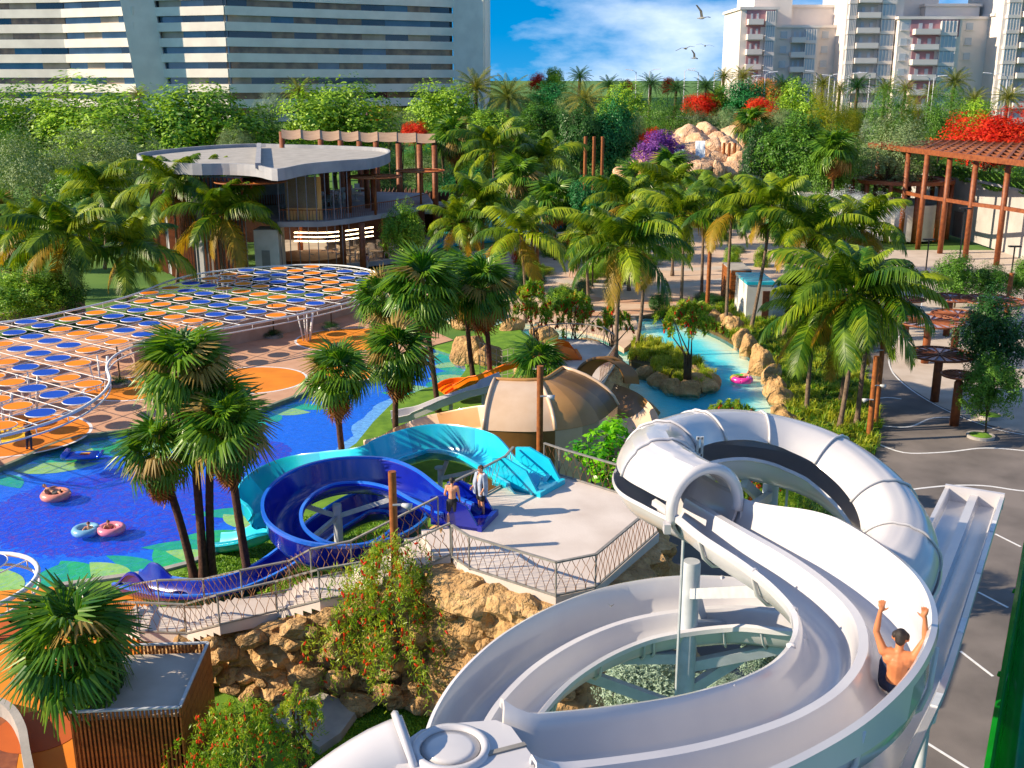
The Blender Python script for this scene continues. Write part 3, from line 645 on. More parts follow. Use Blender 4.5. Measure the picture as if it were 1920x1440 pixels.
for i, lab in ((0, 'top flight of pale steps leaving the terrace past the red bottlebrush'), (2, 'second flight of pale steps below the navy slide'), (4, 'third flight of pale steps above the timber shed'), (6, 'lowest flight of pale steps behind the fan palm of the timber shed')):
    flight(SE[i][0], SE[i][1], SE[i + 1][0], SE[i + 1][1], 5, lab)
for i, lab in ((1, 0), (3, 0), (5, 0)):
    b = MB(); b.prism([(v.x, v.y) for v in (SE[i][0], SE[i][1], SE[i + 1][1], SE[i + 1][0])], SE[i + 1][0].z - 0.3, SE[i][0].z - 0.02); struct('stair_landing', b, M['plat'])

# lattice railings
BAL = {}
def baluster(h):
    """bent twin rod that makes one cell of the diamond lattice (x along the rail)"""
    key = round(h, 2)
    if key not in BAL:
        m_ = MB(); w = 0.16
        for sx in (-1, 1):
            m_.tube([(sx * w, 0, 0.06), (sx * w * 0.9, 0, h * .22), (sx * 0.02, 0, h * .5), (sx * w * .9, 0, h * .78 - .04), (sx * 0.02, 0, h - .03)], 0.011, 4)
        BAL[key] = m_.mesh('baluster', M['lat'])
    return BAL[key]
def railing(pts, label, h=1.1, post_every=6, cat='railing'):
    pts = [Vector(p) for p in pts]; th = thing('lattice_railing', pts[0], label, cat)
    m_ = MB()
    for a, b in zip(pts, pts[1:]): m_.bar(a + Vector((0, 0, h)), b + Vector((0, 0, h)), 0.09, 0.05)
    m_.build('top_rail', M['rail'], th)
    m_ = MB()
    for a, b in zip(pts, pts[1:]): m_.bar(a + Vector((0, 0, 0.06)), b + Vector((0, 0, 0.06)), 0.06, 0.05)
    m_.build('bottom_rail', M['rail'], th)
    for a, b in zip(pts, pts[1:]):
        L = (b - a).length; n = max(1, round(L / 0.34)); ang = math.atan2(b.y - a.y, b.x - a.x)
        for i in range(n):
            q = a.lerp(b, (i + .5) / n) - pts[0]; sl = (b.z - a.z) / max(.01, math.hypot(b.x - a.x, b.y - a.y))
            mx = Matrix.Translation(q) @ Matrix.Rotation(ang, 4, 'Z') @ Matrix(((1, 0, 0, 0), (0, 1, 0, 0), (sl, 0, 1, 0), (0, 0, 0, 1)))
            inst('baluster', baluster(h), th, mx)
        m2 = MB(); m2.tube([a, a + Vector((0, 0, h))], 0.03, 6); m2.build('post', M['rail'], th)
    return th
up = Vector((0, 0, 0))
railing([P(x, y, PZ) for x, y in ((848, 1046), (880, 1068), (1042, 1120), (1116, 1104), (1232, 1000))], 'lattice railing along the front edge of the bathers terrace')
railing([P(x, y, PZ) for x, y in ((1020, 882), (1048, 892), (1158, 926))], 'lattice railing at the back of the terrace beside the turquoise slide entry')
railing([P(x, y, PZ) for x, y in ((836, 968), (868, 950), (905, 932), (948, 908), (962, 890))], 'lattice railing behind the bather with the towel')
railing([SE[i][0] for i in range(8)], 'stepped lattice railing on the rock side of the stairs')
railing([SE[i][1] for i in range(8)], 'stepped lattice railing on the navy slide side of the stairs')
railing([P(x, y, TZ) for x, y in ((1000, 648), (1030, 640), (1062, 637), (1100, 639), (1132, 646), (1152, 660), (1156, 675), (1142, 698), (1124, 718))], 'curved lattice railing round the terrace by the lazy river')
# ---------------------------------------------------------------- white double slide
def prof_double(hl, hr, w=0.82):
    L = [(-w - .08, hl - .10), (-w - .07, hl - .01), (-w, hl + .02), (-w + .05, hl - .04), (-w + .07, -.15), (-w + .14, -.40), (-w + .27, -.53), (-.38, -.55), (-.22, -.48), (-.12, -.30), (-.09, -.12), (-.06, -.05)]
    Rr = [(-x, (y if y < -.06 else (hr + (y - hl)) if x < -w + .06 else y)) for x, y in L][::-1]
    return L + Rr
def prof_single(hl, hr, w, d=0.5):
    L = [(-w - .10, hl - .08), (-w - .09, hl), (-w, hl + .03), (-w + .05, hl - .05), (-w + .10, -.2 * d), (-w + .25, -.7 * d), (-w * .45, -.97 * d), (0, -d)]
    Rr = [(-x, hr + (y - hl) if x < -w + .07 else y) for x, y in L][::-1][1:]
    return L + Rr
def sections(path, prof_fn, cuts, mats, th, name='trough_section', thick=0.05, bank=0.0, gap=0.0, ripple=None):
    """builds the channel as separate moulded sections between the cut fractions"""
    n = len(path) - 1; out = []
    for k, (s0, s1) in enumerate(zip(cuts, cuts[1:])):
        i0, i1 = int(s0 * n), int(s1 * n)
        fr0, fr1 = i0 / n, i1 / n
        ext = path[max(0, i0):i1 + 1]
        # keep the frame direction continuous by sweeping the full path and cutting
        full = frames(path); m_ = MB(); rows = []
        for i in range(i0, i1 + 1):
            p_, t_, r_, u_ = full[i]; b_ = bank(i / n) if callable(bank) else bank
            cb, sb = math.cos(b_), math.sin(b_); rows.append([p_ + r_ * (x * cb - y * sb) + u_ * (x * sb + y * cb) for x, y in shell(prof_fn(i / n), thick)])
        m_.grid(rows, True); q = len(rows[0]); h = q // 2
        for base, fl in ((0, 1), ((len(rows) - 1) * q, 0)):
            for i in range(h - 1):
                f_ = (base + i, base + i + 1, base + q - 2 - i, base + q - 1 - i); m_.f.append(f_ if fl else f_[::-1])
        out.append(m_.build(name, mats[k % len(mats)], th, auto=50))
    return out
def flange(path, s, loop, th, r=0.045, mt=None, name='flange'):
    fr = frames(path); p_, t_, r_, u_ = fr[int(s * (len(path) - 1))]
    m_ = MB(); m_.tube([p_ + r_ * x + u_ * y for x, y in loop], r, 6); return m_.build(name, mt or M['white'], th, True)
def under(prof, t=.10): return shell(prof, t)[len(prof):][::-1]
def sm01(a, b, t): t = min(1, max(0, (t - a) / (b - a))); return t * t * (3 - 2 * t)

WS = thing('white_water_slide', P(1298, 1050, 10.5) * 1.0, 'large white looping double-lane water slide with a covered tunnel ring', 'water slide'); WS.location.z = 0
S1 = resample(crom([P(*q) for q in ((1000, 1432, 12.95), (1130, 1420, 12.85), (1280, 1398, 12.75), (1400, 1368, 12.65), (1505, 1328, 12.55), (1582, 1275, 12.45), (1618, 1212, 12.35), (1606, 1148, 12.25), (1552, 1090, 12.15), (1480, 1038, 12.05), (1400, 992, 11.95), (1330, 952, 11.85), (1290, 928, 11.8))], 10), 0.12)
def profS(s):
    b = sm01(0.05, 0.45, s) * (1 - sm01(0.7, 0.95, s)); fl_ = .16 * max(0, 1 - s / .03) ** 2; return [(x * (1 + fl_), y + fl_ * .7 * (1 if y > -.2 else -.4)) for x, y in prof_double(0.0 + 0.05 * b, 0.06 + 0.38 * b, 0.82 - 0.14 * sm01(.82, .98, s))]
secs = sections(S1, profS, [0, .13, .27, .42, .56, .70, .85, 1], [M['white']], WS, bank=lambda s: 0.10 * sm01(0.1, 0.4, s) * (1 - sm01(.7, .95, s)))
for s in (.13, .27, .42, .56, .70, .85):
    flange(S1, s, under(profS(s)), WS, 0.035)
RC = [(1322, 950, 11.9), (1272, 925, 11.82), (1230, 897, 11.68), (1232, 866, 11.5), (1288, 842, 11.3), (1370, 834, 11.1), (1460, 846, 10.9), (1548, 876, 10.7), (1616, 922, 10.45), (1664, 974, 10.2), (1686, 1028, 9.95), (1678, 1078, 9.75), (1640, 1122, 9.55)]
S2 = resample(crom([P(*q) for q in RC], 10), 0.12)
RR = 0.77
def arc(a0, a1, r, n=20, steps=True):
    out = []
    for i in range(n + 1):
        a = a0 + (a1 - a0) * i / n; q = r
        if steps:
            for c in (128, 104, 78): q += 0.035 * (1 if math.degrees(a) < c else 0)
        out.append((q * math.cos(a), q * math.sin(a)))
    return out
def profDome(s):
    a0 = 168 + 30 * sm01(0.18, 0.24, s); a1 = 24 - 14 * (1 - sm01(0.02, 0.12, s))
    return arc(R(a0), R(a1), RR * (.88 + .12 * sm01(0, .16, s)), 26)
def profLow(s):
    e = 8 - 16 * sm01(0.1, 0.2, s)
    pts = arc(R(194), R(360 + e), RR * (.88 + .12 * sm01(0, .16, s)), 22, False)
    return [(pts[0][0] - .09, pts[0][1] + .0), (pts[0][0] - .06, pts[0][1] + .06)] + pts + [(pts[-1][0] + .05, pts[-1][1] + .06), (pts[-1][0] + .10, pts[-1][1])]
cuts = [0, .13, .27, .40, .53, .66, .79, .90, 1]
def sec_open(path, prof_fn, cuts, th, name, mt, sgn):
    n = len(path) - 1; full = frames(path)
    for s0, s1 in zip(cuts, cuts[1:]):
        m_ = MB(); rows = []
        for i in range(int(s0 * n), int(s1 * n) + 1):
            p_, t_, r_, u_ = full[i]; rows.append([p_ + r_ * x + u_ * y for x, y in shell(prof_fn(i / n), 0.05 * sgn)])
        m_.grid(rows, True); q = len(rows[0]); h = q // 2
        for base, fl in ((0, 1), ((len(rows) - 1) * q, 0)):
            for i in range(h - 1):
                f_ = (base + i, base + i + 1, base + q - 2 - i, base + q - 1 - i); m_.f.append(f_ if fl else f_[::-1])
        m_.build(name, mt, th, auto=28)
sec_open(S2, profDome, cuts, WS, 'tunnel_cover', M['white'], 1)
sec_open(S2, profLow, cuts, WS, 'trough_section', M['white'], 1)
for s in cuts[1:-1]:
    flange(S2, s, [(x * 1.035, y * 1.035) for x, y in profDome(s)], WS, 0.03)
flange(S2, 0.0, [(x * 1.0, y * 1.0) for x, y in arc(R(196), R(-14), RR * .88 + .03, 26, False)], WS, 0.115, name='tunnel_mouth_rim')
fr = frames(S2)[0]
for sx in (-1, 1): m_ = MB(); m_.box(fr[0] + fr[2] * sx * 0.80 + fr[3] * -0.26, (0.12, 0.2, 0.18)); m_.build('clamp', M['white'], WS)
LC = [(1640, 1120, 9.5), (1570, 1140, 9.4), (1480, 1140, 9.25), (1380, 1133, 9.1), (1280, 1140, 8.95), (1180, 1158, 8.8), (1090, 1192, 8.65), (1010, 1240, 8.5), (950, 1296, 8.35), (912, 1350, 8.2), (890, 1410, 8.05), (885, 1500, 7.9)]
S3 = resample(crom([P(*q) for q in LC], 10), 0.14)
sections(S3, lambda s: prof_double(0.0, 0.28 * sm01(0.1, .4, s)), [0, .14, .29, .44, .58, .72, .86, 1], [M['white']], WS, bank=lambda s: 0.05)
for s in (.29, .44, .58, .72):
    flange(S3, s, under(prof_double(0, .28)), WS, 0.03)
# start box: entry lip, flat cover with a round bowl, capped tube
lipc = frames(S1)[2]
lp = [(x * 1.1, y * 1.15 - 0.02) for x, y in prof_double(0.12, 0.14)]; lp = [q for q in lp if abs(q[0]) > 0.35 or True]
cz = 12.9
m_ = MB(); m_.prism(XY([(735, 1480), (752, 1395), (790, 1368), (850, 1356), (930, 1350), (958, 1362), (1000, 1420), (1010, 1500), (990, 1560), (740, 1560)], cz), cz - 0.35, cz); m_.build('start_cover', M['white'], WS)
bc = P(845, 1405, cz)
m_ = MB(); m_.lathe(bc, [(0.30, -.05), (0.30, .012), (0.33, .05), (0.38, .05), (0.40, .0), (0.42, -.05)], 40); m_.build('bowl_rim', M['white'], WS, True)
m_ = MB(); m_.lathe(bc + Vector((0, 0, .02)), [(0.001, .02), (.1, .018), (.2, .012), (.295, .0)], 36); m_.build('bowl_cover', M['white'], WS, True)
tp = [P(778, 1412, 12.75), P(715, 1440, 12.65), P(640, 1490, 12.5), P(560, 1560, 12.3)]
m_ = MB(); m_.tube(resample(crom(tp, 6), 0.15), 0.40, 24); m_.build('closed_tube', M['white'], WS, True)
fr0 = (tp[1] - tp[0]).normalized(); sd = fr0.cross(Vector((0, 0, 1))).normalized(); uu = sd.cross(fr0)
m_ = MB(); m_.tube([tp[0] + fr0 * .05 + (sd * math.cos(a) + uu * math.sin(a)) * .43 for a in [2 * math.pi * i / 28 for i in range(28)]], 0.045, 6, closed=True); m_.build('flange', M['white'], WS, True)
m_ = MB(); m_.bar(P(900, 1418, 12.905), P(985, 1396, 12.905), 0.06, 0.03); m_.build('cover_seam', M['rail'], WS)
# posts and braces carrying the slides
def post(th, top, r, z0, name='support_post'):
    m_ = MB(); m_.lathe((top.x, top.y, z0), [(r, 0), (r, top.z - z0 - .05), (r * .9, top.z - z0)], 20); return m_.build(name, M['white_steel'], th, auto=40)
p1 = P(1297, 1052, 10.3); post(WS, p1, 0.18, 0.0)
p2 = P(1446, 900, 10.0); post(WS, p2, 0.19, 0.0)
def brace(th, a, b, w=.16, h=.22):
    m_ = MB(); m_.bar(a, b, w, h); m_.build('brace', M['white_steel'], th)
def onS(path, s, du, dv):
    f_ = frames(path)[int(s * (len(path) - 1))]; return f_[0] + f_[2] * du + f_[3] * dv
brace(WS, Vector((p1.x, p1.y, 9.9)), onS(S3, .33, 0, -.62)); brace(WS, Vector((p1.x, p1.y, 8.9)), onS(S3, .26, 0.3, -.62))
brace(WS, Vector((p1.x, p1.y, 8.0)), onS(S3, .12, 0.0, -.66)); brace(WS, Vector((p1.x, p1.y, 7.4)), onS(S3, .2, 0, -.62))
brace(WS, Vector((p1.x, p1.y, 8.2)), onS(S3, .55, 0, -.62)); brace(WS, Vector((p1.x, p1.y, 7.0)), onS(S3, .6, 0, -.62))
brace(WS, Vector((p1.x, p1.y, 9.6)), onS(S1, .75, -.3, -.66), .14, .2)
brace(WS, Vector((p2.x, p2.y, 9.6)), onS(S2, .03, .7, -.6)); brace(WS, Vector((p2.x, p2.y, 9.3)), onS(S2, .5, 0.5, -.75)); brace(WS, Vector((p2.x, p2.y, 9.2)), onS(S2, .75, 0.5, -.75))
for s in (0.15,):
    f_ = onS(S1, s, 0, -.6); post(WS, f_, 0.14, 0.0)
for s in (0.7, 0.95):
    f_ = onS(S3, s, 0, -.62); post(WS, f_, 0.14, 0.0)
for s in (.06, .6):
    m_ = MB(); q0 = onS(S2, s, 0, -RR); m_.tube([q0 + Vector((0, 0, .05)), Vector((q0.x, q0.y, 0))], 0.03, 6); m_.build('stay_cable', M['white_steel'], WS)
m_ = MB(); a_ = onS(S2, .27, .82, -.1); m_.bar(a_, a_ + Vector((0.0, 0.0, .75)), .05, .05); m_.bar(a_ + Vector((.1, 0, 0)), a_ + Vector((.1, 0, .75)), .05, .05); m_.bar(a_ + Vector((0, 0, .72)), a_ + Vector((.1, 0, .72)), .05); m_.bar(a_ + Vector((0, 0, .35)), a_ + Vector((.1, 0, .35)), .05); m_.build('bracket', M['white_steel'], WS)
for s in (.2, .47, .74, .93):
    flange(S3, s, under(prof_double(0, .28)), WS, 0.025, M['white_steel'], 'joint')

# white racer slide running away to the right
RS = thing('racer_slide', P(1830, 960, 0), 'straight white two-lane racer slide descending towards the dark road', 'water slide')
re_ = [P(*q) for q in ((1640, 1660, 12.0), (1722, 1440, 10.7), (1768, 1330, 9.7), (1802, 1220, 9.0), (1840, 1090, 8.45), (1880, 955, 8.0))]
d = (re_[-1] - re_[1]).normalized(); side = d.cross(Vector((0, 0, 1))).normalized(); rl = [q - side * .76 for q in re_]; b2 = rl[-1]
def prof_racer(s):
    h = 0.36; return [(.8 * x, y) for x, y in ((-.97, h - .05), (-.95, h), (-.82, h), (-.78, h - .05), (-.76, .03), (-.70, 0), (-.18, 0), (-.15, .05), (-.13, h * .75), (.13, h * .75), (.15, .05), (.18, 0), (.70, 0), (.76, .03), (.78, h - .05), (.82, h), (.95, h), (.97, h - .05))]
rp = resample(crom(rl, 8), 0.25)
sections(rp, prof_racer, [0, .16, .32, .48, .64, .8, .93, 1], [M['white']], RS, 'lane_section')
for s in (.16, .32, .48, .64, .8): 
    flange(rp, s, under(prof_racer(s)), RS, 0.03)
for s in (.7,):
    f_ = rp[int(s * (len(rp) - 1))]; post(RS, f_ - Vector((0, 0, .1)), .12, 0.0)
m_ = MB(); m_.box(b2 + d * .05 + Vector((0, 0, .22)), (1.52, .12, .45), math.atan2(side.y, side.x)); m_.build('end_stop', M['white'], RS)
for k_, s in enumerate((.30, .52, .7, .86)):
    f_ = frames(rp)[int(s * (len(rp) - 1))]; m_ = MB(); m_.bar(f_[0] + f_[2] * .71 + f_[3] * .365, f_[0] + f_[2] * .71 + f_[3] * .365 + f_[1] * .9, .1, .03); m_.build('joint_plate', M['line'], RS)
GS = thing('green_slide', P(1960, 1040, 0), 'glossy green half-pipe slide beside the road', 'water slide')
gp = resample([P(1838, 1560, 7.6) + Vector((.95, 0, 0)), P(1922, 1050, 6.4) + Vector((.95, 0, 0)), P(1990, 860, 5.8) + Vector((.95, 0, 0))], .4)
sections(gp, lambda s: prof_single(.35, .35, .85, .55), [0, .2, .4, .6, .8, 1], [M['green_g']], GS, 'trough_section')
for s in (.2, .4, .6): flange(gp, s, [(x * 1.02, y - .06) for x, y in prof_single(.35, .35, .85, .55)], GS, .04, M['green_g'])
for s in (.3, .6, .9): post(GS, gp[int(s * (len(gp) - 1))] - Vector((0, 0, .5)), .12, 0)

# navy spiral slide
NS = thing('navy_slide', P(640, 1000, 0), 'navy blue spiral slide winding from the terrace down to the pool', 'water slide')
NC = [(858, 962, 5.35), (805, 938, 5.3), (752, 912, 5.1), (690, 900, 4.9), (622, 904, 4.7), (565, 926, 4.5), (532, 964, 4.3), (540, 1006, 4.1), (592, 1036, 3.9), (668, 1042, 3.7), (735, 1024, 3.4), (772, 990, 3.1), (752, 958, 2.8), (690, 956, 2.5), (620, 990, 2.1), (560, 1036, 1.7), (490, 1078, 1.25), (415, 1104, .95), (340, 1108, .75), (280, 1098, .6), (238, 1088, .5)]
npth = resample(crom([P(*q) for q in NC], 9), .14)
sections(npth, lambda s: prof_single(.10 + .7 * sm01(.93, .96, s) * (1 - sm01(.965, 1, s)), .12 + .52 * sm01(.04, .16, s) * (1 - sm01(.62, .85, s)) + .5 * sm01(.94, .97, s) * (1 - sm01(.975, 1, s)), .62, .42), [0, .1, .22, .34, .46, .58, .7, .82, .93, 1], [M['navy']], NS)
m_ = MB(); sweep(npth, lambda s: [(q[0] - .70, q[1] + .10) for q in [(0, .07), (.12, .07), (.12, -.05), (0, -.05)]], m_); m_.build('inner_rim', M['navy_rim'], NS)
m_ = MB(); sweep(npth, lambda s: [(q[0] + .60, q[1] + .12 + .52 * sm01(.04, .16, s) * (1 - sm01(.62, .85, s))) for q in [(0, .07), (.12, .07), (.12, -.05), (0, -.05)]], m_); m_.build('outer_rim', M['navy_rim'], NS)
def startbox(th, c, rz, mt, w=1.5, l=1.7, h=1.1):
    m_ = MB(); rot = Matrix.Rotation(rz, 3, 'Z')
    def Lp(x, y, z): return c + rot @ Vector((x, y, z))
    for s in (-1, 1):
        pr = [(-l / 2, 0), (-l / 2, h * .9), (-l * .2, h), (l * .25, h * .75), (l / 2, .12), (l / 2, 0)]
        A = [Lp(x, s * w / 2, z) for x, z in pr]; Bq = [Lp(x, s * (w / 2 - .1), z) for x, z in pr]
        m_.add(A + Bq, [tuple(range(6)), tuple(range(11, 5, -1))] + [(i, (i + 1) % 6, 6 + (i + 1) % 6, 6 + i) for i in range(6)])
    for s in (-1, 1):  # curved seat cheeks
        m_.add([Lp(-l / 2, s * w * .5, .5), Lp(l * .3, s * w * .5, .35), Lp(l * .3, s * w * .22, .08), Lp(-l / 2, s * w * .22, .10)], [(0, 1, 2, 3)])
    m_.box(c + Vector((0, 0, .05)), (l, w, .1), rz)
    m_.box(Lp(l / 2 + .06, 0, .10), (.16, w + .06, .2), rz)
    return m_.build('start_box', mt, th)
startbox(NS, P(868, 974, 5.0), R(-20), M['navy'])
pc = P(632, 945, 4.0); post(NS, pc, .17, 0)
for s in (.12, .25, .35):
    q = onS(npth, s, 0, -.45); brace(NS, Vector((pc.x, pc.y, 3.5)), q, .12, .16)

# turquoise slide
TS = thing('turquoise_slide', P(800, 850, 0), 'turquoise slide curving from the terrace entry behind the navy spiral', 'water slide')
TC = [(985, 906, 5.35), (938, 878, 5.3), (880, 848, 5.1), (815, 838, 4.9), (752, 852, 4.6), (700, 874, 4.25), (650, 884, 3.9), (600, 888, 3.5), (545, 896, 3.0), (500, 920, 2.5), (482, 952, 2.0), (500, 985, 1.5), (470, 1003, 1.0), (425, 1012, .6), (395, 1014, .35)]
tpth = resample(crom([P(*q) for q in TC], 9), .14)
sections(tpth, lambda s: prof_single(.06, .10 + .66 * sm01(.05, .2, s) * (1 - sm01(.8, .95, s)), .66, .42), [0, .12, .25, .38, .5, .62, .75, .88, 1], [M['turq'], M['turq'], M['turq_dk']], TS)
m_ = MB(); sweep(tpth, lambda s: [(q[0] - .74, q[1] + .06) for q in [(0, .07), (.12, .07), (.12, -.05), (0, -.05)]], m_); m_.build('inner_rim', M['turq'], TS)
startbox(TS, P(988, 908, 5.0), R(-35), M['turq'], 1.6, 2.0, 1.15)
pc = P(825, 880, 4.0); post(TS, pc, .1, 0)
m_ = MB(); m_.lathe(P(825, 880, 4.0), [(.001, .12), (.22, .10), (.22, .04), (.001, .02)], 16); m_.build('post_cap', M['white_steel'], TS)
for s in (.18, .3): brace(TS, pc - Vector((0, 0, .4)), onS(tpth, s, 0, -.45), .12, .16)

# tan striped slide: tall curved wall, trough to the pool, brown entry tube
BW = thing('striped_slide', PD(1040, 860, 46) * 1.0, 'big tan and brown striped slide with a tall curved wall', 'water slide'); BW.location.z = 0
bp = resample(crom([PD(x, 800, D) for x, D in ((906, 45.3), (960, 45.1), (1010, 45.1), (1070, 45.5), (1122, 46.6), (1158, 49.0))], 8), .2)
bp = [Vector((q.x, q.y, 0)) for q in bp]
up_prof = [(0, 4.25), (.25, 4.65), (.6, 5.0), (1.1, 5.3), (1.7, 5.55), (2.3, 5.72), (2.9, 5.8)]
cols_u = [M['tan1'], M['tan1'], M['tan2'], mat('gelcoat_ochre', 'a5793f', '9c7139', 1.2, .4, coat=.2), M['tan3'], mat('gelcoat_umber', '6d4c28', '644524', 1.2, .4, coat=.2)]
cols_l = [M['tan3'], M['tan3'], M['tan1'], mat('gelcoat_taupe', 'a8947f', '9f8b76', 1.2, .4, coat=.2), M['tan1'], M['tan3']]
cutb = [0, .2, .40, .56, .70, .85, 1]
for k, (s0, s1) in enumerate(zip(cutb, cutb[1:])):
    n = len(bp) - 1
    def seg(prof, mt, name, sh):
        rows = []
        for i in range(int(s0 * n), int(s1 * n) + 1):
            t_ = (bp[min(i + 1, n)] - bp[max(i - 1, 0)]).normalized(); nn = Vector((-t_.y, t_.x, 0))
            rows.append([Vector((bp[i].x, bp[i].y, z)) + nn * u for u, z in shell(prof, sh)])
        m_ = MB(); m_.grid(rows, True); q = len(rows[0]); h = q // 2
        for base, fl in ((0, 1), ((len(rows) - 1) * q, 0)):
            for i in range(h - 1):
                f_ = (base + i, base + i + 1, base + q - 2 - i, base + q - 1 - i); m_.f.append(f_ if fl else f_[::-1])
        m_.build(name, mt, BW, auto=40)
    seg(up_prof, cols_u[k], 'upper_panel', .08); seg([(.06, 0.0), (.06, 2), (.03, 4.23)], cols_l[k], 'lower_panel', .08)
n = len(bp) - 1
for s in (0.0, .40, 1.0):
    i = int(s * n); t_ = (bp[min(i + 1, n)] - bp[max(i - 1, 0)]).normalized(); nn = Vector((-t_.y, t_.x, 0))
    m_ = MB(); m_.tube([Vector((bp[i].x, bp[i].y, z + .04)) + nn * u for u, z in up_prof], .09, 6); m_.build('panel_rib', M['tan1'], BW, True)
m_ = MB(); m_.tube([Vector((q.x, q.y, 5.82)) + Vector((-(bp[min(i + 1, n)] - bp[max(i - 1, 0)]).normalized().y, (bp[min(i + 1, n)] - bp[max(i - 1, 0)]).normalized().x, 0)) * 2.9 for i, q in enumerate(bp)], .1, 6); m_.build('top_rib', M['tan2'], BW, True)
tr_ = resample(crom([P(*q) for q in ((925, 804, 3.3), (870, 806, 2.9), (815, 815, 2.4), (760, 830, 1.9), (705, 846, 1.3), (655, 854, .7))], 8), .18)
sections(tr_, lambda s: prof_single(.35, .95 - .5 * s, 1.25, .6), [0, .2, .42, .62, .8, 1], [M['tan1'], M['tan2'], M['tan1'], M['tan2'], M['tan1']], BW)
et = resample(crom([PD(1125, 712, 53), PD(1160, 728, 52), PD(1185, 760, 50), PD(1188, 800, 48), PD(1160, 830, 47)], 8), .2)
sections(et, lambda s: arc(R(200), R(340 + 0), 1.3, 16, False), [0, .35, .7, 1], [M['tan3'], M['tan1'], M['tan3']], BW, 'entry_trough')
m_ = MB(); m_.tube([et[0] + Vector((1.3 * math.cos(a), .2, 1.3 * math.sin(a) - .2)) for a in [math.pi * i / 14 for i in range(15)]], .1, 6); m_.tube([et[3] + Vector((1.3 * math.cos(a), 1.0, 1.3 * math.sin(a) - .2)) for a in [math.pi * i / 14 for i in range(15)]], .1, 6)
rowsx = [[et[i] + Vector((1.28 * math.cos(a), .4 * j, 1.28 * math.sin(a) - .2)) for a in [math.pi * k / 14 for k in range(15)]] for j, i in enumerate((0, 2, 4, 6))]
m_.grid(rowsx); m_.build('entry_hood', M['tan3'], BW, True)
# pale straight slide and orange slide by the pool
PS = thing('pale_slide', P(800, 775, 0), 'straight pale grey slide ending in the pool behind the palms', 'water slide')
pp = resample([P(945, 716, 3.2), P(900, 735, 2.7), P(830, 760, 1.7), P(775, 782, .9), P(735, 790, .7)], .3)
sections(pp, lambda s: [(-.75, .4), (-.72, .42), (-.66, .4), (-.62, .02), (-.5, 0), (.5, 0), (.62, .02), (.66, .4), (.72, .42), (.75, .4)], [0, .3, .6, 1], [M['white']], PS)
for s in (.2, .5): post(PS, pp[int(s * (len(pp) - 1))], .12, 0)
OS = thing('orange_slide', P(930, 700, 0), 'orange wavy three-lane slide running from the curved terrace to the pool', 'water slide')
op = resample(crom([P(*q) for q in ((1052, 668, 3.35), (1010, 672, 3.3), (970, 684, 2.9), (930, 700, 2.2), (890, 716, 1.4), (862, 726, .8), (832, 738, .5))], 8), .2)
def prof_o(s): return [(-1.0, .3), (-.97, .34), (-.9, .3), (-.86, .06), (-.6, 0), (-.36, .05), (-.32, .18), (-.28, .05), (0, 0), (.28, .05), (.32, .18), (.36, .05), (.6, 0), (.86, .06), (.9, .3), (.97, .34), (1.0, .3)]
for i, q in enumerate(op):
    s = i / (len(op) - 1); q.z += .14 * math.sin(s * 22) * sm01(.55, .7, s)
sections(op, prof_o, [0, .3, .6, 1], [M['orange']], OS)
startbox(OS, P(1058, 668, TZ), R(5), M['orange'], 2.0, 1.6, .9)
nf = MB(); a0, a1 = P(900, 655, 2.6), P(985, 660, 3.2)
for k in range(9):
    s = k / 8; nf.tube([a0.lerp(a1, s) + Vector((0, 0, .9 * abs(s - .5))), a0.lerp(a1, s) + Vector((0, -.4, -1.9))], .02, 4)
for k in range(6):
    nf.tube([a0.lerp(a1, s) + Vector((0, -.08 * k, .9 * abs(s - .5) - .38 * k)) for s in [j / 8 for j in range(9)]], .02, 4)
tag(nf.build('climbing_net', M['rail']), 'grey rope climbing net strung behind the orange slide', 'net')

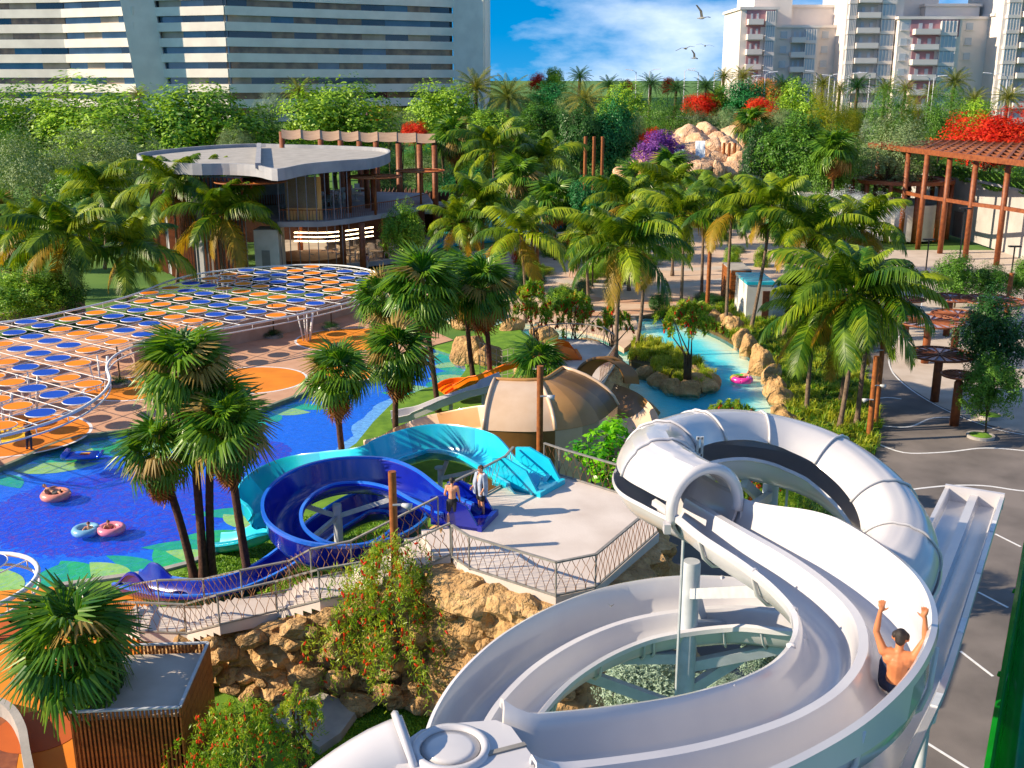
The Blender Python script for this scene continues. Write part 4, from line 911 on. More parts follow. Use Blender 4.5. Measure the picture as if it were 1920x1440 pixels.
# ---------------------------------------------------------------- disc canopy over the pool deck
def canopy(outline, Z, label, A0, cnt=30, legs=()):
    ol = [Vector((q[0], q[1], Z)) for q in outline]
    cx = sum((v for v in ol), Vector()) / len(ol)
    th = thing('disc_canopy', (cx.x, cx.y, 0), label, 'canopy')
    m_ = MB(); m_.tube(ol, .085, 8, closed=True); m_.build('rim_tube', M['line'], th, True)
    m_ = MB(); m_.tube([Vector((q.x, q.y, Z - .4)) for q in ol], .05, 6, closed=True)
    for q in ol[::3]: m_.tube([q, q - Vector((0, 0, .4))], .025, 4)
    m_.build('lower_rim_tube', M['line'], th, True)
    va, vb = Vector((1.745, -1.23)), Vector((1.07, 2.17)); poly = [(q.x, q.y) for q in ol]
    disc = MB(); disc.lathe((0, 0, 0), [(.74, -.02), (.74, .02)], 20)
    me = disc.mesh('disc', None)
    ring = MB(); ring.tube([(.76 * math.cos(a), .76 * math.sin(a), 0) for a in [2 * math.pi * i / 20 for i in range(20)]], .03, 4, closed=True)
    rme = ring.mesh('disc_ring', M['line'])
    mo = leafmat('canopy_orange', 'ff9a08', 'f88c04', .2, .6, var=0, tcol=(1, 1, 1, 1)); mbl = leafmat('canopy_blue', '0c54cc', '0a4cc0', .2, .6, var=0, tcol=(1, 1, 1, 1))
    mes = []
    for c in (mo, mbl):
        q = me.copy(); q.materials.append(c); mes.append(q)
    lines_a, lines_b = {}, {}
    for i in range(-40, 41):
        for j in range(-30, 31):
            q = Vector(A0) + va * i + vb * j
            if not inside((q.x, q.y), poly): continue
            lines_a.setdefault(j, []).append(i); lines_b.setdefault(i, []).append(j)
            if edge_dist(q.x, q.y, poly) < .75: continue
            k = (i + 2 * j + int(2.5 * noise.noise(Vector((i * .31, j * .37, 3))))) % 7 in (1, 2, 3)
            o = inst('disc', mes[1 if k else 0], th, Matrix.Translation((q.x - cx.x, q.y - cx.y, Z + .02)))
            inst('disc_ring', rme, o, Matrix.Identity(4))
    def clip(p, d):
        """segments of the line p + t d inside the outline"""
        ts = []; n = len(poly)
        for k in range(n):
            a_, b_ = Vector(poly[k]), Vector(poly[(k + 1) % n]); e_ = b_ - a_; den = d.x * e_.y - d.y * e_.x
            if abs(den) < 1e-9: continue
            w = a_ - p; t_ = (w.x * e_.y - w.y * e_.x) / den; s_ = (w.x * d.y - w.y * d.x) / den
            if 0 <= s_ < 1: ts.append(t_)
        ts.sort(); return list(zip(ts[::2], ts[1::2]))
    for base, stp, dr, rad in ((vb * .5, vb, va, .026), (va * .5, va, vb, .026)):
        for k in range(-40, 41):
            p_ = Vector(A0) + base + stp * k
            for t0, t1 in clip(p_, dr):
                a_, b_ = p_ + dr * t0, p_ + dr * t1
                m_ = MB(); m_.tube([(a_.x, a_.y, Z - .02), (b_.x, b_.y, Z - .02)], rad, 5); m_.build('lattice_bar', M['line'], th)
    for (x, y) in legs:
        g = P(x, y, .1)
        for k in range(4):
            a_ = k * math.pi / 2 + .4; m_ = MB(); m_.tube([g + Vector((.25 * math.cos(a_), .25 * math.sin(a_), 0)), Vector((g.x + .6 * math.cos(a_), g.y + .6 * math.sin(a_), Z - .1))], .09 if k == 0 else .05, 8); m_.build('leg', M['line'], th, True)
    return th
CAN = smooth2(XY([(-200, 640), (-60, 612), (40, 600), (120, 585), (240, 556), (330, 523), (420, 507), (560, 497), (650, 499), (706, 511), (722, 530), (700, 552), (640, 571), (560, 590), (450, 611), (330, 632), (240, 654), (202, 682), (206, 716), (180, 748), (110, 786), (0, 818), (-70, 822), (-200, 780)], 2.5), 5)
canopy(CAN, 2.5, 'wide white-framed canopy of orange and blue discs over the pool deck', tuple(P(65 / 3, 713 / 3 + 480, 2.5)[:2]), legs=((575, 640), (190, 735), (10, 812), (60, 770), (420, 560)))
c = P(-60, 1095, 3.6)
canopy([(c.x + 2.05 * math.cos(2 * math.pi * i / 36), c.y + 2.3 * math.sin(2 * math.pi * i / 36)) for i in range(36)], 3.6, 'small round disc canopy on a curved white post beside the orange play floor', (c.x + .45, c.y - 1.9), legs=((-30, 1200),))
# ---------------------------------------------------------------- vegetation: shared leaf meshes
RNG = np.random.default_rng(7)
def depth(p): return (Vector(p) - Vector((0, 0, CH))).dot(FW)
def leaf_cards(pos, nrm, size, asp=0.55, rng=RNG, fold=0.25):
    """one small folded leaf (two quads) per position"""
    n = len(pos); nrm = nrm / np.maximum(1e-6, np.linalg.norm(nrm, axis=1))[:, None]
    q = rng.normal(size=(n, 3)); t = np.cross(nrm, q); t /= np.maximum(1e-6, np.linalg.norm(t, axis=1))[:, None]; b = np.cross(nrm, t)
    L = size[:, None] * t; Wd = size[:, None] * asp * b; up = nrm * (size * fold)[:, None]
    v = np.stack([pos - L, pos + Wd * .8 + up * .6, pos + L, pos - Wd * .8 + up * .6, pos - up * .0], 1)
    V = np.concatenate([v[:, 0], v[:, 1], v[:, 2], v[:, 3]]); k = np.arange(n)
    F = np.stack([k, k + n, k + 2 * n, k + 3 * n], 1)
    return V, F
def crown_np(seed, nl, n, leaf, lobe=(0.32, 0.5), flat=0.75, drop=0.0, hollow=0.75, asp=0.6, outb=0.9):
    """unit crown (radius about 1): leaf clumps on lobes inside an ellipsoid, uneven outline"""
    rng = np.random.default_rng(seed); C = []; Rr = []
    while len(C) < nl:
        p = rng.normal(size=3); p /= np.linalg.norm(p); p[2] = abs(p[2]) * 1.0 - 0.35 if rng.random() < .8 else -abs(p[2]) * .5
        r = rng.uniform(*lobe); p = p * (1 - r * .9) * rng.uniform(.75, 1.08); C.append(p); Rr.append(r)
    C = np.array(C); Rr = np.array(Rr); w = Rr ** 2; idx = rng.choice(nl, n, p=w / w.sum())
    d = rng.normal(size=(n, 3)); d /= np.linalg.norm(d, axis=1)[:, None]; d[:, 2] = np.where(d[:, 2] < -.5, -d[:, 2], d[:, 2])
    rad = Rr[idx] * (hollow + (1.08 - hollow) * rng.random(n) ** .6)
    # small twig clumps: jitter towards shared sub-centres
    sub_ = rng.normal(size=(nl * 14, 3)); sub_ /= np.linalg.norm(sub_, axis=1)[:, None]
    si = idx * 14 + rng.integers(0, 14, n); s = sub_[si]; rad = rad * (1 + .28 * np.sin(si * 12.9898)); d = d * .38 + s * .85; d /= np.linalg.norm(d, axis=1)[:, None]
    pos = C[idx] + d * rad[:, None]
    lo_, hi_ = np.percentile(pos, 1, axis=0), np.percentile(pos, 99, axis=0); pos = (pos - (lo_ + hi_) / 2) / ((hi_ - lo_) / 2)
    nr = d * outb * 1.5 + rng.normal(size=(n, 3)) * .45 + np.array([0, 0, .45])
    return leaf_cards(pos, nr, leaf * rng.uniform(.6, 1.3, n), asp, rng), C, Rr
CR = {}
def crown_mesh(kind, var):
    key = (kind, var)
    if key in CR: return CR[key]
    sd = hash(kind) % 1 + var * 13 + len(kind) * 101
    cfg = {'broad': dict(nl=30, n=13000, leaf=.042, flat=.62), 'round': dict(nl=20, n=10000, leaf=.048, flat=.95), 'fine': dict(nl=24, n=15000, leaf=.030, flat=.8, asp=.4),
           'near': dict(nl=20, n=16000, leaf=.045, flat=1.0, asp=.5), 'ball': dict(nl=14, n=9000, leaf=.035, flat=1.0, lobe=(.45, .6)), 'coarse': dict(nl=9, n=420, leaf=.16, flat=.9, asp=.75, hollow=.4)}[kind]
    (V, F), C, Rr = crown_np(sd, **cfg)
    CR[key] = np_mesh('crown', V, F, M['green']); return CR[key]
TRK = {}
def trunk_mesh(var):
    if var in TRK: return TRK[var]
    rr = random.Random(var); m_ = MB(); h = 1.0
    tp = [Vector((.03 * math.sin(i * 1.3 + var), .03 * math.cos(i * 1.7 + var), h * i / 5)) for i in range(6)]
    m_.tube(tp, [.055, .045, .04, .036, .03, .02], 7)
    for k in range(5):
        a = k * 1.26 + rr.random(); s = tp[2 + k % 3]; e = Vector((math.cos(a) * .38, math.sin(a) * .38, h * rr.uniform(.85, 1.15)))
        m_.tube([s, s.lerp(e, .5) + Vector((0, 0, .06)), e], [.03, .02, .008], 5)
    TRK[var] = m_.mesh('trunk', M['bark_tr'], True); return TRK[var]
tcount = 0
def tree(px, py, w, h, D, kind, mt, label, group=None, cat='tree', name='broadleaf_tree', gz=None, trunk=True, sub_mat=None):
    global tcount; tcount += 1; var = tcount % 3
    c = PD(px, py, D); k = depth(c) / FPX; gz = G(D) if gz is None else gz
    th = thing(name, (c.x, c.y, gz), label, cat, group)
    rx = w * k / 2; rz = h * k / 2; fl = 1.0
    if D >= 112 and kind != 'coarse': c = c - Vector((0, 0, .22 * rz)); rz *= 1.3; rx *= 1.08
    rot = Matrix.Rotation(tcount * 2.4, 4, 'Z')
    inst('crown', crown_mesh(kind, var), th, Matrix.Translation((0, 0, c.z - gz)) @ Matrix.Diagonal((rx, rx, rz / fl, 1)) @ rot, mt)
    if trunk:
        hh = max(.3, c.z - gz); inst('trunk', trunk_mesh(var), th, Matrix.Diagonal((rx * .9, rx * .9, hh, 1)))
    return th
def group_trees(rows, kind, mt, label, group, **kw):
    for r in rows: tree(*r, kind, M[mt], label, group, **kw)
L1 = 'wide lime green spreading tree behind the restaurant roof'
for r, lab in (((228, 225, 260, 125, 165), 'broad lime green tree standing in front of the hotel, beside a small date palm'), ((385, 240, 230, 130, 158), 'broad lime green tree behind the slatted end of the restaurant'), ((622, 222, 195, 112, 165), 'broad lime green tree behind the wavy restaurant awning'), ((60, 235, 200, 120, 170), 'green spreading tree below the wing of the hotel beyond the leaning pier')):
    tree(*r, 'broad', M['lime'], lab)
tree(205, 290, 170, 100, 138, 'fine', M['sage'], 'grey green feathery tree behind the coconut palms')
tree(75, 330, 170, 150, 128, 'fine', M['sage'], 'hazy grey green tree with a tall crown behind the garden hedge')
tree(10, 300, 120, 110, 140, 'fine', M['green'], 'mid green tree behind the hazy grey green one')
tree(160, 350, 120, 70, 120, 'round', M['green'], 'low bright green shrubby tree under the grey green trees')
tree(440, 266, 62, 46, 142, 'fine', M['sage'], 'small sage shrub peeping over the restaurant roof', cat='shrub', name='shrub')
tree(493, 240, 66, 54, 172, 'fine', M['dark'], 'small dark tree between two lime trees above the restaurant')
tree(506, 196, 60, 42, 205, 'fine', M['silver'], 'silvery small tree at the hotel foot')
tree(828, 205, 120, 84, 186, 'round', M['lime'], 'round lime tree beside the pair of date palms')
tree(1172, 196, 92, 66, 205, 'round', M['lime'], 'round lime tree beyond the dark conifers')
tree(1038, 148, 44, 36, 300, 'round', M['lime'], 'little round lime tree on the ridge beside a red one')
group_trees([(1007, 152, 30, 26, 302), (1178, 160, 22, 18, 300), (1253, 158, 26, 22, 300)], 'round', 'red', 'small red flowering tree on the far ridge', 'red trees along the ridge')
tree(752, 232, 66, 44, 172, 'fine', M['sage'], 'sage green shrub behind the awning', cat='shrub', name='shrub')
tree(728, 213, 64, 30, 190, 'fine', M['olive'], 'yellowish shrub in front of the hotel foot', cat='shrub', name='shrub')
tree(700, 214, 26, 20, 188, 'fine', M['red'], 'tiny pink red bush beside the yellowish shrub', cat='shrub', name='shrub')
tree(778, 246, 44, 30, 158, 'round', M['red'], 'red flowering bush above the awning', cat='shrub', name='shrub')
tree(1038, 182, 86, 46, 235, 'round', M['emer'], 'dome shaped emerald tree in front of the ridge')
tree(930, 236, 110, 52, 170, 'broad', M['lime'], 'bright green bushy tree under the pair of date palms')
tree(1020, 222, 80, 50, 175, 'round', M['green'], 'green bushy tree behind the fan palm group')
tree(995, 190, 40, 26, 230, 'fine', M['dark'], 'dark small shrub on the slope', cat='shrub', name='shrub')
tree(1075, 196, 60, 40, 220, 'fine', M['sage'], 'pale sage tree beside the date palm on the slope')
tree(1090, 252, 84, 96, 165, 'near', M['dark'], 'tall dark evergreen behind the thin brown poles')
tree(1145, 244, 86, 104, 167, 'near', M['emer'], 'tall emerald evergreen beside the dark one')
tree(1188, 250, 54, 66, 170, 'fine', M['sage'], 'brownish green slim tree by the purple bush')
tree(1248, 222, 96, 84, 182, 'fine', M['green'], 'dark green tree above the purple bush')
tree(1221, 254, 36, 26, 165, 'round', M['red'], 'small red bush above the purple blossoms', cat='shrub', name='shrub')
tree(1238, 276, 88, 52, 160, 'round', M['purple'], 'purple flowering bush beside the waterfall rocks', cat='shrub', name='bougainvillea')
tree(1300, 232, 62, 46, 180, 'fine', M['sage'], 'sage bush on the waterfall rocks, wider one', cat='shrub', name='shrub')
tree(1357, 232, 64, 50, 180, 'fine', M['sage'], 'rounder sage bush on the waterfall rocks', cat='shrub', name='shrub')
tree(1396, 192, 98, 70, 218, 'round', M['emer'], 'big dome shaped emerald tree behind the waterfall')
tree(1344, 186, 60, 44, 228, 'round', M['lime'], 'yellowish lime tree beside the emerald dome')
tree(1497, 200, 88, 86, 208, 'round', M['lime'], 'tall lime tree between the emerald dome tree and the lamp posts')
tree(1424, 208, 62, 40, 205, 'round', M['red'], 'dark red flowering tree in front of the emerald dome')
tree(1312, 194, 62, 32, 225, 'round', M['red'], 'low red flowering tree above the waterfall')
tree(1440, 168, 60, 34, 250, 'round', mat('orange_leaf', 'd8781c', 'e89a3c', 3, .6), 'orange leaved tree below the first apartment block')
for r, lab in (((1552, 214, 78, 84, 200), 'weeping yellow green willow behind the lamp posts'), ((1603, 236, 44, 60, 198), 'small weeping willow beside the shadowed trunk'), ((1712, 222, 40, 76, 196), 'narrow yellow green willow between two green trees')):
    tree(*r, 'fine', M['olive'], lab)
tree(1592, 222, 66, 60, 203, 'fine', M['green'], 'dull green tree between the willows')
tree(1673, 208, 84, 92, 192, 'fine', M['green'], 'open crowned green tree in front of the middle apartments')
tree(1768, 214, 86, 96, 190, 'fine', M['green'], 'open crowned green tree in front of the last apartments')
tree(1832, 226, 80, 66, 200, 'broad', M['lime'], 'lime tree behind the red flame tree')
tree(1640, 238, 50, 40, 196, 'fine', M['silver'], 'silvery tree in the avenue')
tree(1858, 248, 150, 76, 150, 'broad', M['red'], 'large flame red flowering tree behind the timber pergola')
tree(1668, 282, 165, 110, 138, 'fine', M['sage'], 'big sage green olive tree next to the end of the timber pergola')
tree(1560, 300, 90, 100, 136, 'near', M['green'], 'leafy green yellow tree behind the small fan palm')
tree(1490, 272, 120, 104, 142, 'near', M['green'], 'leafy green tree between the waterfall rocks and the small fan palm')
tree(1430, 282, 70, 90, 146, 'near', M['dark'], 'dark leafy tree beside the waterfall rocks')
tree(1460, 225, 70, 40, 176, 'fine', M['sage'], 'pale sage bush above the waterfall trees', cat='shrub', name='shrub')
tree(756, 436, 80, 100, 104, 'near', M['lime'], 'round bright lime tree in front of the restaurant terrace')
tree(1104, 376, 72, 76, 116, 'near', M['emer'], 'bluish green round tree between coconut palms')
tree(1112, 446, 80, 80, 102, 'near', M['lime'], 'lime bush tree behind the tall coconut palm')
for r in ((40, 556, 130, 90, 84), (100, 545, 110, 70, 88)): tree(*r, 'near', M['lime'] if r[0] < 60 else M['green'], 'bright green garden hedge bush beside the disc canopy' if r[0] < 60 else 'mid green hedge bush with tiny red flowers by the canopy', cat='shrub', name='hedge_bush', trunk=False)
for i, (x, y, w, h, D) in enumerate(((1795, 520, 84, 82, 92), (1866, 528, 80, 62, 93), (1925, 520, 50, 70, 93))):
    tree(x, y, w, h, D, 'near', M['green'], 'dense clipped green tree beside the concrete pergola building', 'clipped trees by the pergola building', name='clipped_tree')
tree(1866, 632, 120, 165, 62, 'near', M['dark'], 'tall dark leafy street tree behind the small planter tree')
tree(1858, 722, 98, 112, 57, 'near', M['green'], 'small street tree in a round kerbed planter on the road', name='street_tree')
for px, py in ((1838, 820), (1856, 782)):
    c = P(px, py, .07); m_ = MB(); m_.lathe(c, [(.75, 0), (.75, .16), (.62, .16), (.62, .1), (.001, .12)], 28); o = m_.build('tree_planter', M['concrete']); tag(o, 'round concrete kerb planter under the %s street tree' % ('small' if py > 800 else 'tall dark'), 'planter')
    m2 = MB(); m2.lathe(c, [(.61, .12), (.4, .2), (.001, .24)], 24); m2.build('moss', M['lawn'], o)
# dense understory between the background trees
ur = random.Random(5); ui = 0
while ui < 125:
    D = ur.uniform(128, 238); x = ur.uniform(-40, 1960)
    if D < 152 and 440 < x < 1400: continue
    if 1240 < x < 1420 and D < 190: continue
    if x < 720 and 158 < D < 200 : continue
    if D < 150 and x > 1600: continue
    ui += 1; w_ = ur.uniform(6, 11); h_ = ur.uniform(4.5, 8) * (1.0 if D < 185 else .75) * (.75 if x < 720 else 1); z = G(D) + h_ * .42
    k_ = FPX / (D * math.cos(PITCH)); py = 720 - FPX * math.tan(math.atan2(z - CH, D) + PITCH)
    kn = ur.choice(['lime', 'green', 'green', 'dark', 'emer', 'sage'] if x > 720 else ['lime', 'lime', 'green'])
    tree(x, py, w_ * k_, h_ * k_ * .8, D, ur.choice(['round', 'fine', 'broad']), M[kn], {'lime': 'low lime', 'green': 'low mid green', 'dark': 'low dark green', 'emer': 'low emerald', 'sage': 'low sage'}[kn] + ' filler bush among the background trees', {'lime': 'lime', 'green': 'mid green', 'dark': 'dark green', 'emer': 'emerald', 'sage': 'sage'}[kn] + ' filler bushes behind the park', cat='shrub', name='filler_bush', trunk=False)
# planting on the plaza between the palms
pr = random.Random(9)
for i in range(44):
    x, y = pr.uniform(960, 1500), pr.uniform(440, 588)
    if (1180 < x < 1420 and 505 < y < 560) or (1350 < x < 1490 and y > 540): continue
    c = P(x, y, .05); hh = pr.uniform(.8, 2.2); ww = pr.uniform(1.4, 3.0); k_ = FPX / depth(c); kn = pr.choice(['lime', 'green', 'dark', 'sage', 'green', 'grassy', 'red'] if i % 3 == 0 else ['lime', 'green', 'dark', 'sage', 'grassy'])
    tree(x, y - hh * k_ * .45, ww * k_, hh * k_, c.y, 'near', M[kn], {'lime': 'bright lime', 'green': 'mid green', 'dark': 'dark green', 'sage': 'sage', 'red': 'red flowering', 'grassy': 'yellow green grassy'}[kn] + ' shrub planted on the plaza between the palms', {'lime': 'bright lime', 'green': 'mid green', 'dark': 'dark green', 'sage': 'sage', 'red': 'red flowering', 'grassy': 'grassy'}[kn] + ' plaza shrubs', gz=.05, cat='shrub', name='plaza_shrub', trunk=False)
# shrubs near the white slide
tree(1562, 955, 110, 95, 36, 'fine', M['dark'], 'dark blue green pine bush inside the white slide ring', gz=0, name='pine_bush')
tree(1478, 915, 90, 80, 38, 'fine', M['lime'], 'yellow green feathery bush behind the slide post', gz=0, cat='shrub', name='shrub', trunk=False)
for r, lab in (((1212, 1285, 150, 120, 24), 'silver grey bushy shrub under the white slide beside the post'), ((1436, 1222, 90, 110, 24), 'silver green shrub behind the braces of the white slide'), ((1345, 1290, 110, 50, 22), 'low silver green shrub between the slide post and the braces')):
    tree(*r, 'near', M['silver'], lab, gz=0, cat='shrub', name='silver_shrub')
# glossy large-leaved plants
for i, (x, y, w, h, D, lab) in enumerate(((1142, 812, 80, 60, 41, 'upper glossy big leaved plant growing beside the striped slide wall'), (1112, 852, 80, 50, 40, 'middle glossy big leaved plant behind the terrace railing'), (1140, 885, 70, 60, 39, 'lower glossy big leaved plant behind the terrace railing by the white tunnel'))):
    tree(x, y, w, h, D, 'coarse', M['big'], lab, gz=1.0, cat='plant', name='big_leaf_plant')
tree(1580, 392, 120, 66, 108, 'fine', M['pinkb'], 'white flowering shrub behind the coconut palms', cat='shrub', name='flowering_shrub')
tree(1640, 400, 90, 60, 104, 'fine', M['pinkb'], 'white flowering climber on the white wall of the ring terrace', cat='shrub', name='flowering_shrub')
tree(1540, 425, 100, 50, 110, 'fine', M['green'], 'green shrub below the white flowers', cat='shrub', name='shrub')

# ---------------------------------------------------------------- palms
def frond_np(e0, droop, nst=30, ll=.27, seed=0, width=.016):
    rng = np.random.default_rng(seed); V = []; F = []
    p = np.zeros(3); pts = []; N = 26
    for i in range(N + 1):
        s = i / N; e = e0 - droop * s ** 1.25; pts.append((p.copy(), np.array([math.cos(e), 0, math.sin(e)]))); p = p + pts[-1][1] / N
    def at(s):
        i = min(N - 1, int(s * N)); f = s * N - i; return pts[i][0] * (1 - f) + pts[i + 1][0] * f, pts[i][1]
    for i in range(N):   # rachis as a thin ridge
        a, da = pts[i]; b, db = pts[i + 1]; w = .016 * (1 - i / N) + .003; o = len(V)
        V += [a + [0, -w, 0], a + [0, w, 0], b + [0, w, 0], b + [0, -w, 0], a + [0, 0, w], b + [0, 0, w]]
        F += [(o, o + 4, o + 5, o + 3), (o + 4, o + 1, o + 2, o + 5)]
    for i in range(nst):
        s = .14 + .85 * i / (nst - 1); c, d = at(s); L = ll * (math.sin(math.pi * (.12 + .84 * s)) ** .7) * rng.uniform(.85, 1.1)
        for sg in (-1, 1):
            up = np.array([-d[2], 0, d[0]])
            dr = np.array([0, sg * .80, 0]) + d * (.35 + .5 * s) + up * .12 + np.array([0, 0, -.28]) * 1 + rng.normal(size=3) * .05; dr /= np.linalg.norm(dr)
            m = c + dr * L * .5; dr2 = dr + np.array([0, 0, -1.1]); dr2 /= np.linalg.norm(dr2); e = m + dr2 * L * .55
            wv = d * width; o = len(V)
            V += [c - wv * .6, c + wv * .6, m + wv, m - wv, e + wv * .12, e - wv * .12]; F += [(o, o + 1, o + 2, o + 3), (o + 3, o + 2, o + 4, o + 5)]
    return np.array(V), np.array(F)
COCO = [np_mesh('frond', *frond_np(R(e), R(d), 60, .33, k, .0115), M['coco']) for k, (e, d) in enumerate(((78, 62), (58, 80), (36, 86), (14, 84), (-12, 70), (-45, 42)))]
def fan_np(seed, nseg=26, spread=230, pet=.48, seglen=.66):
    rng = np.random.default_rng(seed); V = []; F = []
    o = 0; w = .014
    V += [np.array(q) for q in ((0, -w, 0), (0, w, 0), (pet, w * .6, -.03), (pet, -w * .6, -.03), (0, 0, w), (pet, 0, w - .03))]; F += [(0, 4, 5, 3), (4, 1, 2, 5)]
    h = np.array([pet, 0, -.03])
    for i in range(nseg):
        a = R(-spread / 2 + spread * i / (nseg - 1)); L = seglen * (1 - .25 * abs(i / (nseg - 1) - .5) * 2) * rng.uniform(.9, 1.08)
        d = np.array([math.cos(a), math.sin(a), -.05]); t = np.array([-math.sin(a), math.cos(a), 0]); hw = math.tan(R(spread / nseg / 2)) * L * .78
        fold = .02 * (1 if i % 2 else -1); m = h + d * L * .55 + [0, 0, fold]; e = h + d * L + np.array([0, 0, -.24 - .14 * rng.random()])
        q = len(V); V += [h, m - t * hw, m + [0, 0, .02], m + t * hw, e - t * .006, e + t * .006]; F += [(q, q + 1, q + 2, q + 2), (q, q + 2, q + 3, q + 3), (q + 1, q + 4, q + 5, q + 2), (q + 2, q + 5, q + 4, q + 3)]
    return np.array(V), np.array(F)
def tri_mesh(name, VF, mt):
    V, F = VF; me = bpy.data.meshes.new(name); me.from_pydata([tuple(v) for v in V], [], [tuple(dict.fromkeys(f)) for f in F.tolist()]); me.materials.append(mt); return me
FAN = [tri_mesh('fan_leaf', fan_np(k), M['fan']) for k in range(4)]
def trunk_between(a, b, r0, r1, bend, th, mt, rings=True, flare=1.5):
    a, b = Vector(a), Vector(b); n = 26; pts = []; rr_ = []
    sd = (b - a).cross(Vector((0, 1, .3))).normalized()
    for i in range(n + 1):
        s = i / n; pts.append(a.lerp(b, s) + sd * bend * math.sin(math.pi * s)); r_ = r0 + (r1 - r0) * s
        r_ *= 1 + (flare - 1) * max(0, 1 - s * 9) + (.05 if rings and i % 2 else 0); rr_.append(r_)
    m_ = MB(); m_.tube(pts, rr_, 10); m_.build('trunk', mt, th, True)
pcount = 0
def coconut(crown, base, label, group=None, L=3.6, nf=20, D=None, base_z=.05, r=.15, nuts=True):
    """crown and base are photo points; the base fixes the distance"""
    global pcount; pcount += 1; rr = random.Random(pcount * 7)
    b = P(base[0], base[1], base_z) if D is None else Vector((PD(base[0], base[1], D).x, D, base_z)); c = PD(crown[0], crown[1], b.y + rr.uniform(-.4, .4))
    th = thing('coconut_palm', b, label, 'palm tree', group)
    trunk_between(b, c, r, r * .62, rr.uniform(-.25, .25), th, M['bark'])
    nf = int(nf * .85)
    for i in range(nf):
        f = i / (nf - 1); a = i * 2.39996 + pcount
        k = min(5, int(f ** 1.25 * 5.6)) if i < nf - 1 else 5
        el = rr.uniform(-.12, .12); sc = (1.22 if D is None else 1.1) * L * rr.uniform(.85, 1.1) * (.72 if k == 0 else 1) * (.8 if k == 5 else 1)
        mx = Matrix.Translation(c - b) @ Matrix.Rotation(a, 4, 'Z') @ Matrix.Rotation(el, 4, 'Y') @ Matrix.Rotation(rr.uniform(-.35, .35), 4, 'X') @ Matrix.Scale(sc, 4)
        inst('frond', COCO[k], th, mx, M['coco_y'] if (k >= 4 and rr.random() < .4) else M['coco_d'] if rr.random() < .3 else None)
    if nuts:
        for k in range(4):
            a = k * 1.6 + pcount; m_ = MB(); m_.lathe(c + Vector((.22 * math.cos(a), .22 * math.sin(a), -.32 - .06 * (k % 2))), [(.001, -.13), (.09, -.08), (.12, 0), (.09, .09), (.001, .13)], 8); m_.build('coconut', M['wood'], th, True)
    return th
FB = [0]
def fanpalm(crown, base, label, group=None, D=None, base_z=.05, L=1.5, nf=34, dead=14, r=.17, skirt=.9, tr=True):
    global pcount; pcount += 1; rr = random.Random(pcount * 11)
    b = P(base[0], base[1], base_z) if D is None else Vector((PD(base[0], base[1], D).x, D, base_z)); c = PD(crown[0], crown[1], b.y)
    th = thing('fan_palm', b, label, 'palm tree', group)
    if tr: trunk_between(b, c, r, r * .8, rr.uniform(-.12, .12), th, M['bark_dk'], flare=1.35)
    nf = int(nf * .85); dead = int(dead * 1.5)
    for i in range(nf):
        f = (i + .5) / nf; a = i * 2.39996 + pcount; el = R(82) - R(128) * f ** .9; el += rr.uniform(-.1, .1)
        sc = (1.04 if D is None and L < 1.9 else .95) * L * rr.uniform(.9, 1.12)
        mx = Matrix.Translation(c - b + Vector((0, 0, .15 * (1 - f)))) @ Matrix.Rotation(a, 4, 'Z') @ Matrix.Rotation(-el, 4, 'Y') @ Matrix.Rotation(rr.uniform(-.5, .5), 4, 'X') @ Matrix.Scale(sc, 4)
        inst('fan_leaf', FAN[i % 4], th, mx, M['fan_t'] if rr.random() < .10 + .1 * (f > .7) else None)
    for i in range(dead):
        a = i * 2.39996 + 1; el = R(-62) - R(24) * rr.random()
        mx = Matrix.Translation(c - b + Vector((0, 0, -.15 - skirt * i / max(1, dead)))) @ Matrix.Rotation(a, 4, 'Z') @ Matrix.Rotation(-el, 4, 'Y') @ Matrix.Scale(L * rr.uniform(.55, .8), 4)
        inst('dead_leaf', FAN[i % 4], th, mx, M['dead'])
    return th
# coconut palms, nearest first
coconut((1602, 552), (1572, 812), 'coconut palm with the tallest leaning grey trunk in the grassy bed beside the brown poles', L=4.3, nf=24)
coconut((1532, 590), (1512, 778), 'coconut palm with green nuts behind the tallest one in the grassy bed', L=3.9, nf=20)
coconut((1640, 560), (1606, 800), 'slim coconut palm close beside the tallest one in the grassy bed', L=3.6, nf=16)
coconut((1580, 640), (1574, 760), 'low coconut palm with yellowing fronds between the tall trunks', L=2.8, nf=14)
coconut((1166, 462), (1157, 692), 'tall coconut palm standing at the railing of the curved terrace', L=4.2, nf=24, D=62)
coconut((1205, 470), (1192, 660), 'coconut palm on the river island near its upstream tip', L=3.6, nf=16)
coconut((1282, 405), (1276, 592), 'coconut palm beside the river bend on the plaza side', L=3.9, nf=20)
coconut((1372, 398), (1362, 600), 'coconut palm growing at the timber clad kiosk', L=4.2, nf=20, D=84)
coconut((1448, 384), (1408, 600), 'coconut palm leaning in front of the white kiosk', L=4.2, nf=20, D=82)
coconut((1522, 440), (1470, 580), 'coconut palm behind the turquoise topped kiosk', L=4.4, nf=22, D=80)
coconut((1616, 430), (1600, 560), 'coconut palm in front of the pergola building', L=4.6, nf=22, D=84)
